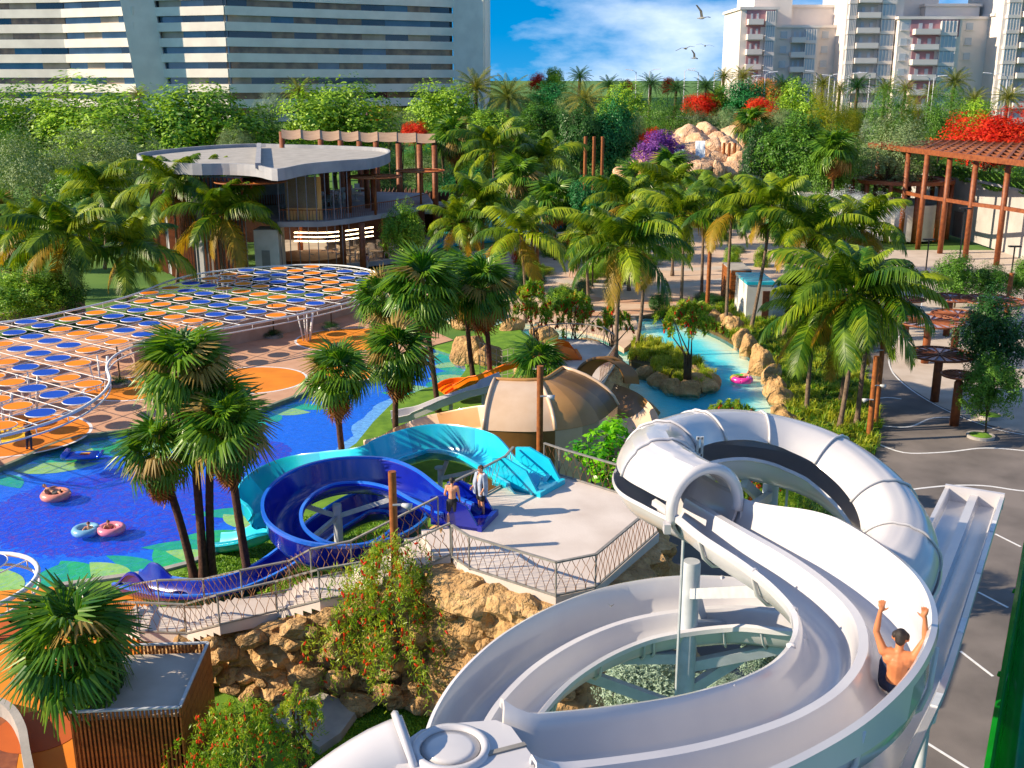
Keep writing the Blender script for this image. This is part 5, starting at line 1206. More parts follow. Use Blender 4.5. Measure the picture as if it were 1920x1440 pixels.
for cr, ba, D, L, lab in (((908, 390), (912, 540), 98, 5.0, 'coconut palm between the lime tree and the far pool'), ((975, 440), (985, 570), 86, 4.6, 'coconut palm in front of the far pool behind the bottlebrush bushes'), ((924, 282), (935, 420), 132, 5.6, 'coconut palm with a drooping yellow skirt behind the far pool'), ((1014, 305), (1018, 420), 134, 6.0, 'coconut palm between the two fan palms and the thin brown poles'),
                          ((1175, 384), (1180, 520), 100, 4.8, 'coconut palm in front of the waterfall path'), ((1255, 358), (1262, 480), 108, 5.2, 'coconut palm near the waterfall foot'), ((1100, 440), (1104, 540), 94, 3.6, 'short coconut palm beside the lime bush tree'), ((1320, 380), (1318, 500), 96, 4.4, 'coconut palm with thin trunk beside the slender brown plaza pole'), ((860, 420), (858, 520), 96, 3.8, 'young coconut palm beside the round lime tree')):
    coconut(cr, ba, lab, L=L, D=D, nf=20, nuts=False)
for cr, ba, D, L, lab in (((322, 352), (330, 500), 104, 5.6, 'coconut palm before the slatted restaurant front, taller one'), ((415, 402), (420, 505), 102, 5.6, 'coconut palm before the slatted restaurant front, beside the white wall'), ((128, 445), (136, 560), 88, 5.2, 'coconut palm over the green hedge at the canopy'), ((240, 466), (238, 552), 90, 5.4, 'coconut palm close behind the disc canopy rim'), ((190, 358), (196, 500), 112, 5.6, 'coconut palm standing back among the grey green trees'), ((60, 430), (66, 540), 96, 4.6, 'coconut palm at the garden path beyond the hedge'), ((395, 340), (398, 480), 116, 4.6, 'coconut palm crown rising at the end of the restaurant roof')):
    coconut(cr, ba, lab, L=L, D=D, nf=20, nuts=False)
# fan palms
fanpalm((296, 850), (366, 1088), 'fan palm of the poolside clump leaning out over the water', L=1.5, dead=16)
fanpalm((346, 700), (383, 1090), 'tallest fan palm of the poolside clump', L=1.75, nf=40, dead=10)
fanpalm((398, 770), (398, 1086), 'upright fan palm in the middle of the poolside clump', L=1.55, dead=16)
fanpalm((424, 812), (472, 1120), 'fan palm of the poolside clump with its trunk by the navy slide chute', L=1.6, nf=38, dead=18)
fanpalm((633, 706), (644, 868), 'fan palm with red brown trunk beside the tan slide exit', L=2.0, dead=8)
fanpalm((746, 668), (742, 826), 'fan palm between the pale slide and the tan trough', L=2.1, nf=36, dead=12)
fanpalm((790, 545), (822, 772), 'tall fan palm with a leaning trunk in front of the pale slide', L=2.5, nf=40, dead=18)
fanpalm((873, 530), (888, 714), 'tall fan palm with slim trunk behind the orange slide', L=2.5, nf=36, dead=14)
fanpalm((905, 545), (920, 752), 'tall fan palm with trunk rising beside the pale slide top', L=2.3, nf=36, dead=14)
fanpalm((718, 570), (770, 790), 'fan palm behind the disc canopy end', L=2.2, nf=30, dead=8, D=66)
fanpalm((1012, 690), (1012, 712), 'low trunkless fan palm bush on the striped slide top', L=1.7, nf=26, dead=0, D=52, base_z=3.0, tr=False)
fanpalm((138, 1215), (208, 1430), 'big dark fan palm beside the timber shed, its fans hanging over the roof', L=1.8, nf=38, dead=4, r=.2)
for cr, ba, D, lab in (((850, 258), (860, 360), 138, 'distant fan palm with a straw skirt above the restaurant awning end'), ((972, 278), (975, 380), 140, 'distant fan palm, upper of two, behind the far pool'), ((975, 335), (978, 420), 124, 'distant fan palm, lower of two, behind the far pool'), ((1410, 235), (1412, 300), 158, 'distant dark fan palm beside the waterfall'), ((1565, 285), (1566, 330), 132, 'distant bright fan palm beside the ring terrace'), ((1040, 375), (1042, 430), 118, 'small fan palm by the far pool'), ((1195, 345), (1196, 400), 126, 'small fan palm near the purple bush path'), ((1255, 320), (1256, 380), 140, 'small fan palm at the waterfall foot')):
    fanpalm(cr, ba, lab, D=D, L=3.0, nf=34, dead=10)
for x, y, D in ((20, 470, 100), (0, 400, 112)): fanpalm((x, y), (x + 4, y + 60), 'small dark fan palm at the garden path' if x else 'fan palm standing alone behind the small one at the garden path', D=D, L=2.4, nf=26, dead=2)
# date palms far behind
def joined_palm(seed, nf=34):
    V = []; F = []; o = 0
    for i in range(nf):
        f = i / (nf - 1); v, q = frond_np(R(80 - 95 * f), R(55 + 25 * f), 22, .17, seed * 50 + i, .011); a = i * 2.4 + seed
        ca, sa = math.cos(a), math.sin(a); v = np.stack([v[:, 0] * ca - v[:, 1] * sa, v[:, 0] * sa + v[:, 1] * ca, v[:, 2]], 1); V.append(v); F.append(q + o); o += len(v)
    return np_mesh('crown', np.concatenate(V), np.concatenate(F), M['date'])
DATE = [joined_palm(s) for s in range(2)]
def date(px, py, r, D, mt, label, group=None):
    global pcount; pcount += 1
    c = PD(px, py, D); k = depth(c) / FPX; g = G(D); th = thing('date_palm', (c.x, c.y, g), label, 'palm tree', group)
    inst('crown', DATE[pcount % 2], th, Matrix.Translation((0, 0, c.z - g)) @ Matrix.Rotation(pcount, 4, 'Z') @ Matrix.Scale(r * k * 1.15, 4), mt)
    trunk_between((c.x, c.y, g), (c.x, c.y, c.z), .38, .3, .1, th, M['bark_tr'], False, 1.2)
date(893, 168, 46, 190, M['date'], 'date palm in front of the hotel corner')
date(953, 186, 52, 184, M['date'], 'widest date palm beside the hotel corner')
date(1098, 192, 44, 192, M['date'], 'date palm with pale fronds on the slope below the ridge')
date(560, 175, 34, 200, M['date'], 'date palm between two lime trees at the hotel foot')
date(260, 180, 22, 205, M['date'], 'small date palm top poking over the broad lime tree')
for q in ((1087, 146, 25, 240), (1142, 162, 25, 236), (1220, 160, 27, 234), (1268, 168, 25, 232), (1323, 165, 27, 226), (1467, 163, 29, 224), (1608, 165, 30, 222), (1170, 160, 14, 250)):
    date(*q, M['date_dk'], 'dark green date palm in the avenue on the slope', 'dark date palms along the slope')
for q in ((1393, 146, 26, 235), (1357, 146, 22, 238), (1543, 160, 25, 232), (1660, 168, 26, 228), (1790, 156, 33, 220), (1827, 190, 30, 206), (1890, 186, 32, 204), (1434, 162, 18, 240), (1698, 168, 22, 236), (1575, 168, 20, 240), (1745, 175, 22, 232)):
    date(*q, M['date'], 'olive date palm in the avenue before the apartments', 'olive date palms before the apartments')

# ---------------------------------------------------------------- bottlebrush trees and ground cover
def bottlebrush(cx, cy, w, h, base, D, label, n=7000, gz=0.05, seed=0, nfl=160, group=None, cat='tree'):
    c = PD(cx, cy, D); k = depth(c) / FPX; rx, rz = w * k / 2, h * k / 2; rng = np.random.default_rng(seed + 5)
    b = Vector((PD(base[0], base[1], D).x, D, gz)); th = thing('bottlebrush_tree', b, label, cat, group)
    ns = max(40, n // 45); st = []; V = []; F = []; o = 0; tips = []; top = np.array([c.x, c.y, c.z + rz * .25])
    P0 = []; Nn = []; T = []
    for i in range(ns):
        tz = rng.random() ** 1.25; ra_ = (1.02 - tz) ** .62 * rng.uniform(.25, 1.0) * (1 + .28 * math.sin(i * 2.1)); aa = rng.uniform(0, 2 * math.pi); d = np.array([math.cos(aa), math.sin(aa), .3])
        e = np.array([c.x + rx * ra_ * d[0], c.y + rx * .85 * ra_ * d[1], c.z - rz * .35 + rz * 1.25 * tz]); st.append(e)
        a = e + np.array([d[0] * .12, d[1] * .12, .12]); L = rz * rng.uniform(.25, .6); m = n // ns; tt = rng.random(m)
        q = a[None] + np.stack([d[0] * .25 * tt * rx * .4, d[1] * .25 * tt * rx * .4, -L * tt ** 1.2], 1) + rng.normal(size=(m, 3)) * .06 * max(.7, rx / 2)
        P0.append(q); tips.append(q[np.argmax(tt)])
    P0 = np.concatenate(P0); n_ = len(P0); sz = rng.uniform(.7, 1.3, n_) * .085 * max(.7, min(2.2, D / 28))
    dirs = rng.normal(size=(n_, 3)) * .55 + np.array([0, 0, -.55]); dirs /= np.linalg.norm(dirs, axis=1)[:, None]
    sd = np.cross(dirs, rng.normal(size=(n_, 3))); sd /= np.linalg.norm(sd, axis=1)[:, None]; hw = sd * (sz * .17)[:, None]; Lv = dirs * sz[:, None]
    V = np.concatenate([P0 - Lv, P0 + hw, P0 + Lv, P0 - hw]); kk = np.arange(n_); F = np.stack([kk, kk + n_, kk + 2 * n_, kk + 3 * n_], 1)
    o = bpy.data.objects.new('crown', np_mesh('crown', V, F, M['bottle'])); COL.objects.link(o); o.parent = th; o.matrix_parent_inverse = Matrix.Translation(-b)
    fl = MB(); sel = rng.choice(n_, nfl, replace=False)
    for i in sel:
        p_ = Vector(P0[i]); s_ = .075 * max(.8, min(2.0, D / 28)); d_ = Vector(dirs[i]) * 1.0 + Vector((0, 0, -.8)); d_.normalize()
        fl.tube([p_, p_ + d_ * s_ * .5, p_ + d_ * s_ * 1.6, p_ + d_ * s_ * 2], [s_ * .15, s_ * .42, s_ * .4, s_ * .08], 5)
    tag(fl.build('blossom', M['red'], th), kind='stuff')
    m_ = MB()
    for i in range(5):
        e = Vector(st[i * 7 % ns]); m_.tube([b + Vector((.08 * i - .16, 0, 0)), b.lerp(Vector((c.x, c.y, c.z)), .5) + Vector((.12 * i - .24, .05 * i, 0)), e], [.09, .055, .015], 6)
    m_.build('trunk', M['bark_tr'], th, True); return th
bottlebrush(735, 1145, 310, 320, (738, 1322), 30.0, 'large red flowering bottlebrush tree on the lawn before the rock wall', n=13500, seed=1, nfl=420)
bottlebrush(460, 1392, 300, 170, (470, 1470), 25.5, 'wide red flowering bottlebrush bush in front of the timber shed', n=8000, seed=2, nfl=220)
bottlebrush(1292, 600, 130, 80, (1290, 694), 66, 'slender bottlebrush tree on the river island', n=3200, seed=3, nfl=90)
bottlebrush(1000, 566, 110, 90, (1005, 640), 72, 'bottlebrush bush behind the curved terrace, beside the fan palms', n=3000, seed=4, nfl=90)
bottlebrush(1080, 590, 130, 90, (1075, 640), 70, 'bottlebrush bush with thin stems behind the terrace railing', n=3000, seed=5, nfl=110)
bottlebrush(1150, 600, 70, 60, (1150, 640), 72, 'small bottlebrush bush between terrace and coconut trunk', n=1600, seed=6, nfl=50)
bottlebrush(1400, 905, 150, 90, (1400, 1000), 36, 'reddish bottlebrush bush seen through the white slide ring', n=5000, seed=7, nfl=260)
bottlebrush(1368, 775, 110, 46, (1370, 830), 46, 'low bottlebrush bush between the river and the white ring', n=2200, seed=8, nfl=70, cat='shrub')
bottlebrush(560, 1330, 90, 90, (560, 1380), 26, 'small bottlebrush seedling against the rock face', n=1500, seed=9, nfl=24, cat='shrub')
def tufts(name, poly, n, z, hgt, label, mt, seed=0, blades=26, keep=None):
    """clumped grass blades over a plan polygon, one uncountable mass"""
    rng = np.random.default_rng(seed); xs = [q[0] for q in poly]; ys = [q[1] for q in poly]; C = []
    while len(C) < n:
        q = (rng.uniform(min(xs), max(xs)), rng.uniform(min(ys), max(ys)))
        if inside(q, poly): C.append(q)
    C = np.array(C); idx = np.repeat(np.arange(n), blades); m = len(idx); a = rng.uniform(0, 2 * np.pi, m); lean = rng.uniform(.15, .95, m) ; H = hgt * rng.uniform(.6, 1.3, n)[idx] * rng.uniform(.7, 1.1, m)
    b = np.stack([C[idx, 0] + rng.normal(size=m) * .12, C[idx, 1] + rng.normal(size=m) * .12, np.full(m, z)], 1)
    d = np.stack([np.cos(a), np.sin(a), np.zeros(m)], 1); s = np.stack([-np.sin(a), np.cos(a), np.zeros(m)], 1) * .022 * max(1, hgt / .6)
    mid = b + d * (H * lean * .35)[:, None] + np.array([0, 0, 1]) * (H * .7)[:, None]; tip = b + d * (H * lean)[:, None] + np.array([0, 0, 1]) * (H * (1.0 - .35 * lean))[:, None]
    V = np.concatenate([b - s, b + s, mid + s * .8, mid - s * .8, tip + s * .1, tip - s * .1]); k = np.arange(m)
    F = np.concatenate([np.stack([k, k + m, k + 2 * m, k + 3 * m], 1), np.stack([k + 3 * m, k + 2 * m, k + 4 * m, k + 5 * m], 1)])
    o = bpy.data.objects.new(name, np_mesh(name, V, F, M[mt])); COL.objects.link(o); return tag(o, label, 'grass', kind='stuff')
tufts('ornamental_grass', BED, 900, .08, .75, 'yellow green tufted ornamental grass filling the riverside bed', 'grassy', 1, 34)
tufts('ground_cover', BED, 700, .08, .55, 'low green leafy ground cover between the palms of the riverside bed', 'green', 2, 30)
tufts('ornamental_grass', ISL, 150, .33, .7, 'arching green grass growing on the river island', 'grassy', 3, 34)
tufts('lawn_blades', XY([(600, 1300), (840, 1280), (800, 1400), (640, 1500), (560, 1420)]), 2600, .03, .07, 'short lawn blades under the bottlebrush tree', 'lime', 4, 16)
tufts('lawn_blades', XY([(330, 1075), (420, 1040), (520, 980), (640, 960), (760, 960), (780, 1010), (600, 1090), (480, 1130), (330, 1130)]), 1800, .03, .08, 'short lawn blades between the pool and the stairs', 'lime', 6, 14)
tufts('ground_cover', XY([(1300, 900), (1440, 880), (1560, 930), (1500, 1060), (1340, 1040)]), 260, .04, .9, 'bushy yellow green undergrowth inside the white slide ring', 'grassy', 5, 40)
# ---------------------------------------------------------------- restaurant
M['slab'] = mat('roof_concrete', 'a3a4a8', '8e9096', .5, .75, .12, 6)
M['slab_top'] = mat('roof_gravel', 'aaa6a0', '98948e', .8, .85, .2, 10)
M['wall_w'] = mat('white_render', 'd8d5d0', 'cbc8c2', 1, .8)
M['pane'] = glass('clear_glass', 'a8b8c0', .92)
M['curtain'] = mat('gold_curtain', 'f0c078', 'd8a050', .6, .7)
M['fabric'] = mat('awning_fabric', 'a98c72', '9a7c62', 1, .8)
RZ = 11.6
ROOF = smooth2(XY([(257, 293), (292, 304), (360, 309), (430, 309), (480, 312), (520, 319), (575, 309), (640, 303), (700, 298), (731, 287), (716, 279), (640, 275), (560, 273), (480, 271), (400, 274), (320, 281), (270, 287)], RZ), 4)
rc = Vector((sum(q[0] for q in ROOF) / len(ROOF), sum(q[1] for q in ROOF) / len(ROOF)))
RB = thing('restaurant', (rc.x, rc.y, 0), 'two-storey restaurant with a curved grey concrete roof, timber slats and glass front', 'building')
m_ = MB(); m_.prism(ROOF, RZ - .95, RZ - .35); m_.build('roof_slab', M['slab'], RB)
rows_ = [[Vector((x, y, RZ - .36)), Vector((x, y, RZ + .12)), Vector((rc.x + (x - rc.x) * .985, rc.y + (y - rc.y) * .965, RZ + .12)), Vector((rc.x + (x - rc.x) * .985, rc.y + (y - rc.y) * .965, RZ - .30))] for x, y in ROOF + [ROOF[0]]]
m_ = MB(); m_.grid(rows_); m_.build('parapet', M['slab'], RB)
m_ = MB(); m_.prism([(rc.x + (x - rc.x) * .98, rc.y + (y - rc.y) * .96) for x, y in ROOF], RZ - .34, RZ - .28); m_.build('roof_surface', M['slab_top'], RB)
m_ = MB(); m_.bar(P(480, 312, RZ + .1) + Vector((0, .8, 0)), P(486, 272, RZ + .1), .5, .5); m_.build('roof_step', M['slab'], RB)
# slatted drum at one end
dr = resample(crom([P(x, y, RZ) + Vector((0, 1.6, 0)) for x, y in ((266, 296), (300, 304), (350, 309), (400, 310), (442, 311))], 6), .42)
m_ = MB(); sweep([Vector((q.x, q.y + .5, 0)) for q in dr], [(-.1, RZ - 1.2), (.1, RZ - 1.2), (.1, 0), (-.1, 0)], m_); m_.build('drum_wall', M['slab'], RB)
sl = MB(); sl.box((0, 0, (RZ - 1.3) / 2), (.16, .22, RZ - 1.3)); slm = sl.mesh('slat', M['rust'])
for i, q in enumerate(dr):
    if (i // 3) % 5 == 4: continue
    inst('slat', slm, RB, Matrix.Translation((q.x - rc.x, q.y - rc.y, 0)))
# rounded grey bay and white wall
cb = P(478, 330, 9.2) + Vector((0, 6, 0))
m_ = MB(); m_.lathe((cb.x, cb.y, 0), [(4.6, 6.0), (4.6, 10.3), (4.2, 10.35)], 32); m_.build('bay_wall', M['slab'], RB, auto=30)
m_ = MB(); m_.lathe((cb.x, cb.y - 2.5, 0), [(3.4, 5.5), (3.4, 6.0), (3.3, 6.0)], 32); m_.build('balcony_slab', M['slab'], RB, auto=30)
blm = MB(); blm.box((0, 0, .55), (.10, .05, 1.1)); blm = blm.mesh('balcony_slat', M['wood'])
for i in range(40):
    a = math.pi + math.pi * i / 39; inst('balcony_slat', blm, RB, Matrix.Translation((cb.x + 3.35 * math.cos(a) - rc.x, cb.y - 2.5 + 3.35 * math.sin(a) - rc.y, 6.0)) @ Matrix.Rotation(a + math.pi / 2, 4, 'Z'))
m_ = MB(); m_.box(PD(505, 455, 107) * 1.0 + Vector((0, 0, 0)), (2.6, 3, .1)); 
wl = PD(506, 460, 106); m_ = MB(); m_.box((wl.x, wl.y, 2.6), (2.4, 3.0, 5.2)); m_.build('white_wall', M['wall_w'], RB)
m_ = MB(); m_.box((wl.x - .1, wl.y - 1.53, 1.6), (.8, .05, 3.2)); m_.build('door', mat('door_grey', '8e8c8a', '84827f', 2, .6), RB)
# first-floor slab
FS = XY([(452, 398), (520, 416), (600, 416), (650, 411), (700, 403), (762, 393), (812, 379), (800, 362), (600, 356), (450, 362)], 6.0)
m_ = MB(); m_.prism(FS, 5.5, 6.0); m_.build('floor_slab', M['slab'], RB)
front = resample(crom([P(x, y, 6.0) + Vector((0, .5, 0)) for x, y in ((524, 415), (600, 415), (650, 410), (700, 402), (760, 392), (806, 379))], 8), .9)
mul = MB(); mul.box((0, 0, 5.3), (.07, .1, 10.6)); mul = mul.mesh('mullion', mat('steel_grey', '7b7f86', '6c7077', 2, .4, metal=.6))
balm = MB(); balm.box((0, 0, .5), (.05, .05, 1.0)); balm = balm.mesh('baluster', M['rust'])
for i, q in enumerate(front):
    if q.x < P(660, 408, 6).x: inst('mullion', mul, RB, Matrix.Translation((q.x - rc.x, q.y - rc.y - .3, 0)))
for q in resample(front, .32): inst('baluster', balm, RB, Matrix.Translation((q.x - rc.x, q.y - rc.y, 6.0)))
m_ = MB(); m_.tube([q + Vector((0, 0, 1.05)) for q in front], .05, 6); m_.build('handrail', M['wood'], RB)
for i in range(0, 4, 2):
    a_, b_ = front[i], front[min(i + 2, len(front) - 1)]; m_ = MB(); m_.bar(a_ + Vector((0, .4, 3.0 - 0)), b_ + Vector((0, .4, 3.0)), .04, 3.6); m_.build('glass_pane', M['pane'], RB)
for i in range(6):
    x = 540 + i * 11; q = PD(x, 350, 105.9); m_ = MB(); m_.bar((q.x - .32, q.y, 8.1), (q.x + .34, q.y + .1 * (i % 2), 8.1), .08, 4.2); m_.build('curtain', M['curtain'], RB)
for x, D, z0, z1 in ((640, 108, 0, 5.5), (677, 107, 0, 5.5), (655, 112, 6, 10.4), (615, 118, 6, 10.4), (690, 116, 6, 10.4), (702, 114, 6, 10.4), (560, 120, 0, 5.5), (720, 118, 0, 5.5), (760, 117, 0, 5.5)):
    q = PD(x, 400, D); m_ = MB(); m_.lathe((q.x, q.y, z0), [(.32, 0), (.32, z1 - z0)], 12); m_.build('column', M['rust'], RB, True)
m_ = MB(); q = PD(600, 440, 132); m_.box((q.x, q.y, 2.7), (26, .4, 5.4)); m_.build('back_wall', M['wood_dk'], RB)
q = PD(580, 470, 112); m_ = MB(); m_.lathe((q.x, q.y, .3), [(3.6, 0), (3.6, 1.1), (3.9, 1.15), (3.9, 1.25), (.01, 1.25)], 30); m_.build('bar_counter', M['wood'], RB, auto=30)
for k in range(3):
    q0, q1 = PD(552, 436 + 8 * k, 120), PD(700, 426 + 8 * k, 118); m_ = MB(); m_.tube(crom([q0, (q0 + q1) / 2 + Vector((0, -2, .0)), q1], 8), .07, 5)
    lm = bpy.data.materials.get('light_strip')
    if lm is None:
        lm, t_, p_ = nmat('light_strip'); p_.inputs['Emission Color'].default_value = lin('ffd9a8'); p_.inputs['Emission Strength'].default_value = 6
    m_.build('light_strip', lm, RB)
fl_ = MB(); fl_.prism(XY([(500, 500), (540, 506), (640, 504), (740, 494), (820, 470), (800, 430), (500, 440)]), .0, .3); fl_.build('ground_floor', M['pale'], RB)
m_ = MB(); sweep(resample(crom([P(x, y, .3) for x, y in ((560, 505), (640, 503), (740, 493), (815, 471))], 6), .8), [(-.2, .5), (.2, .5), (.2, 0), (-.2, 0)], m_); m_.build('plinth', M['slab'], RB)
# round parasols on the terraces
def disc_parasol(px, py, D, r, z0, label, spokes=16, mt=None, zt=None, group=None):
    c = PD(px, py, D); th = thing('round_parasol', (c.x, c.y, z0), label, 'parasol', group); mt = mt or M['rust']
    m_ = MB(); m_.lathe((c.x, c.y, z0), [(.13, 0), (.11, c.z - z0)], 12); m_.build('post', mt, th, True)
    m_ = MB(); m_.tube([c + Vector((r * math.cos(a), r * math.sin(a), 0)) for a in [2 * math.pi * i / 40 for i in range(40)]], .07, 6, closed=True); m_.build('rim', mt, th, True)
    for i in range(spokes):
        a = 2 * math.pi * i / spokes; m_ = MB(); m_.bar(c, c + Vector((r * math.cos(a), r * math.sin(a), 0)), .05, .09); m_.build('spoke', mt, th)
    m_ = MB(); m_.lathe(c, [(r * .98, -.06), (.01, -.05)], 40)
    return th, m_
for px, py, D, r, lab in ((470, 340, 104, 3.4, 'orange disc parasol on the rounded balcony of the restaurant'), (702, 331, 110, 2.7, 'orange disc parasol on the dining terrace, in front of the roof end'), (788, 320, 120, 2.7, 'orange disc parasol beside the tall awning columns')):
    th, m_ = disc_parasol(px, py, D, r, 6.0, lab, mt=M['wood']); m_.build('disc', mat('amber_disc', 'e08a20', 'c87414', .8, .6), th)
# wavy awning behind the restaurant
AW = thing('awning', PD(680, 330, 138), 'wavy cream fabric awning on tall brown columns behind the restaurant', 'awning'); AW.location.z = 0
for i in range(8):
    x0, x1 = 528 + i * 36, 528 + (i + 1) * 36; ya, yb = 256 + i * 1.2, 257 + (i + 1) * 1.2; rows_ = []
    for k in range(7):
        s = k / 6; row = []
        for j in range(5):
            w_ = j / 4; q = PD(x0 + (x1 - x0) * s, ya + (yb - ya) * s, 134 + 12 * w_); sag = .28 * (4 * s * (1 - s)) * (1 if i < 5 else .4)
            row.append(Vector((q.x * (1 - .0 * w_), 134 + 12 * w_, 12.5 - .08 * i - sag * .75 + .55 * w_)))
        rows_.append(row)
    m_ = MB(); m_.grid(rows_); m_.build('fabric_panel', M['fabric'], AW, True)
for x, z in ((531, 12.9), (603, 12.8), (640, 12.7), (675, 12.6), (706, 12.5), (748, 12.3), (787, 12.2), (815, 12.1)):
    for dd in (134, 146):
        q = PD(x, 300, dd); m_ = MB(); m_.lathe((q.x, dd, 0), [(.4, 0), (.36, z - .5 + (.3 if dd > 140 else 0))], 12); m_.build('column', M['rust'], AW, True)
# tables and chairs
def small_chair(loc, rz, label, group):
    if 'ch' not in BAL:
        m_ = MB(); m_.box((0, 0, .45), (.46, .46, .06)); m_.box((0, .22, .72), (.44, .05, .5)); m_.box((-.24, .05, .6), (.04, .36, .05)); m_.box((.24, .05, .6), (.04, .36, .05))
        for sx in (-1, 1):
            for sy in (-1, 1): m_.bar((sx * .18, sy * .18, .45), (sx * .25, sy * .24, 0), .04)
            m_.bar((sx * .24, .2, .45), (sx * .24, .2, .64), .03); m_.bar((sx * .24, -.12, .45), (sx * .24, -.12, .6), .03)
        BAL['ch'] = m_.mesh('dining_chair', mat('chair_white', 'cfcac4', 'b9b2aa', 2, .6))
    o = bpy.data.objects.new('dining_chair', BAL['ch']); COL.objects.link(o); o.location = loc; o.rotation_euler.z = rz; o.scale = (1.45, 1.45, 1.35); return tag(o, label, 'chair', group)
def small_table(loc, label, group):
    if 'tb' not in BAL:
        m_ = MB(); m_.lathe((0, 0, 0), [(.35, 0), (.3, .04), (.05, .08), (.05, .7), (.6, .71), (.6, .76)], 18); BAL['tb'] = m_.mesh('dining_table', mat('table_top', 'd6cbbd', 'c4b6a4', 2, .5))
    o = bpy.data.objects.new('dining_table', BAL['tb']); COL.objects.link(o); o.location = loc; o.scale = (1.3, 1.3, 1.15); return tag(o, label, 'table', group)
for z, spots, nm in ((.31, ((640, 492), (672, 488), (706, 484), (735, 476), (655, 478), (690, 473), (610, 496)), 'ground floor'), (6.01, ((610, 384), (640, 380), (668, 377), (640, 370), (675, 367), (595, 390)), 'upper terrace')):
    for i, (x, y) in enumerate(spots):
        c = P(x, y, z); small_table(c, 'round dining table on the %s of the restaurant' % nm, 'restaurant tables, ' + nm)
        for k in range(3):
            a = k * 2.1 + i; small_chair(c + Vector((1.25 * math.cos(a), 1.25 * math.sin(a), 0)), a - math.pi / 2, 'pale dining chair on the %s of the restaurant' % nm, 'restaurant chairs, ' + nm)
# fence and huts behind
FN = thing('bamboo_fence', PD(770, 320, 150), 'dark vertical stake fence behind the awning columns', 'fence'); FN.location.z = 0
sk = MB(); sk.lathe((0, 0, 0), [(.16, 0), (.14, 4.2), (.02, 4.5)], 6); sk = sk.mesh('stake', M['wood_dk'], True)
for i in range(64):
    q = PD(712 + i * 2.6, 320, 150 + 3 * math.sin(i * .1)); o_ = inst('stake', sk, FN, Matrix.Translation((q.x - FN.location.x, q.y - FN.location.y, .0)) @ Matrix.Diagonal((1, 1, 1 + .08 * math.sin(i * 2.1), 1)))
def hut(px, py, D, w, h, d, label):
    c = PD(px, py, D); th = thing('beach_hut', (c.x, c.y, 0), label, 'hut')
    for sx in (-1, 1):
        m_ = MB(); m_.box((c.x + sx * w / 2, c.y, h / 2), (.3, d, h)); m_.build('side_wall', M['wood_dk'], th)
    m_ = MB(); m_.box((c.x, c.y + d / 2, h / 2), (w - .32, .2, h)); m_.build('back_wall', M['wood'], th)
    m_ = MB(); m_.box((c.x, c.y - .1, h + .15), (w + .9, d + .8, .28)); m_.build('roof', M['slab_top'], th)
    for k in range(4): m_ = MB(); m_.bar((c.x - w * .4 + k * .5, c.y - d / 2, .0), (c.x - w * .4 + k * .5, c.y - d / 2, h), .12); m_.build('slat', M['rust'], th)
hut(1062, 325, 146, 5, 3.6, 3.5, 'dark timber cabana with a flat white roof by the thin poles'); hut(1095, 318, 150, 4, 3.4, 3.5, 'second dark timber cabana, half behind the thin poles'); hut(845, 338, 142, 4.5, 3.4, 3.5, 'timber cabana with pale flat roof beside the fan palm'); hut(790, 350, 136, 4, 3.2, 3, 'low timber cabana under the awning end')
# waterfall rocks
wr = random.Random(3)
for i, (x, y, s, f) in enumerate(((1290, 262, 3.0, .8), (1325, 256, 2.6, .9), (1372, 264, 2.8, .8), (1312, 275, 3.0, .7), (1345, 270, 2.6, .8), (1300, 290, 3.2, .7), (1336, 285, 2.6, .9), (1366, 288, 2.4, 1.1), (1318, 300, 3.0, .6), (1290, 305, 3.0, .6), (1348, 305, 2.4, .8), (1376, 300, 2.0, 1.4), (1268, 300, 2.6, .6), (1330, 316, 3.2, .5), (1300, 320, 3.4, .5), (1262, 316, 3.2, .4), (1365, 318, 2.6, .6), (1240, 312, 3, .5), (1205, 318, 3.0, .5), (1180, 322, 2.6, .4), (1345, 326, 1.2, 2.0), (1222, 326, 1.0, 2.2), (1395, 285, 2.0, 1.3), (1382, 310, 2.0, 1.2))):
    D = 178 - (y - 250) * .28; c = PD(x, y, D)
    boulder(c, s, s * .9, s * f, 'peach coloured boulder in the waterfall rockery' if i not in (20, 21) else ('upright peach stone pillar before the waterfall' if i == 20 else 'upright pale stone pillar by the rockery path'), 100 + i, 'rock_pink', 'rockery boulders', rz=i * 1.3)
m_ = MB(); q = PD(1320, 330, 172); m_.lathe((q.x + 2, q.y + 14, 0), [(15, -.3), (14, 4), (11, 8), (7, 11), (.01, 12)], 30); tag(m_.build('rockery_mound', M['rock_pink'], None, True), 'earthy mound carrying the waterfall boulders', 'mound')
for x0, x1, y0, y1, lab in ((1264, 1284, 280, 322, 'white waterfall spilling over the rockery, longer one'), (1304, 1322, 264, 298, 'white waterfall high between the peach boulders')):
    D = 163; rows_ = []
    for k in range(9):
        s = k / 8; y = y0 + (y1 - y0) * s; rows_.append([PD(x0 + (x1 - x0) * j / 5, y, D - 2.2 * s ** .5 + .12 * math.sin(j * 2.2 + k)) for j in range(6)])
    m_ = MB(); m_.grid(rows_); tag(m_.build('waterfall', mat('white_water', 'e6eef4', 'cddbe8', 2, .4), None, True), lab, 'waterfall')

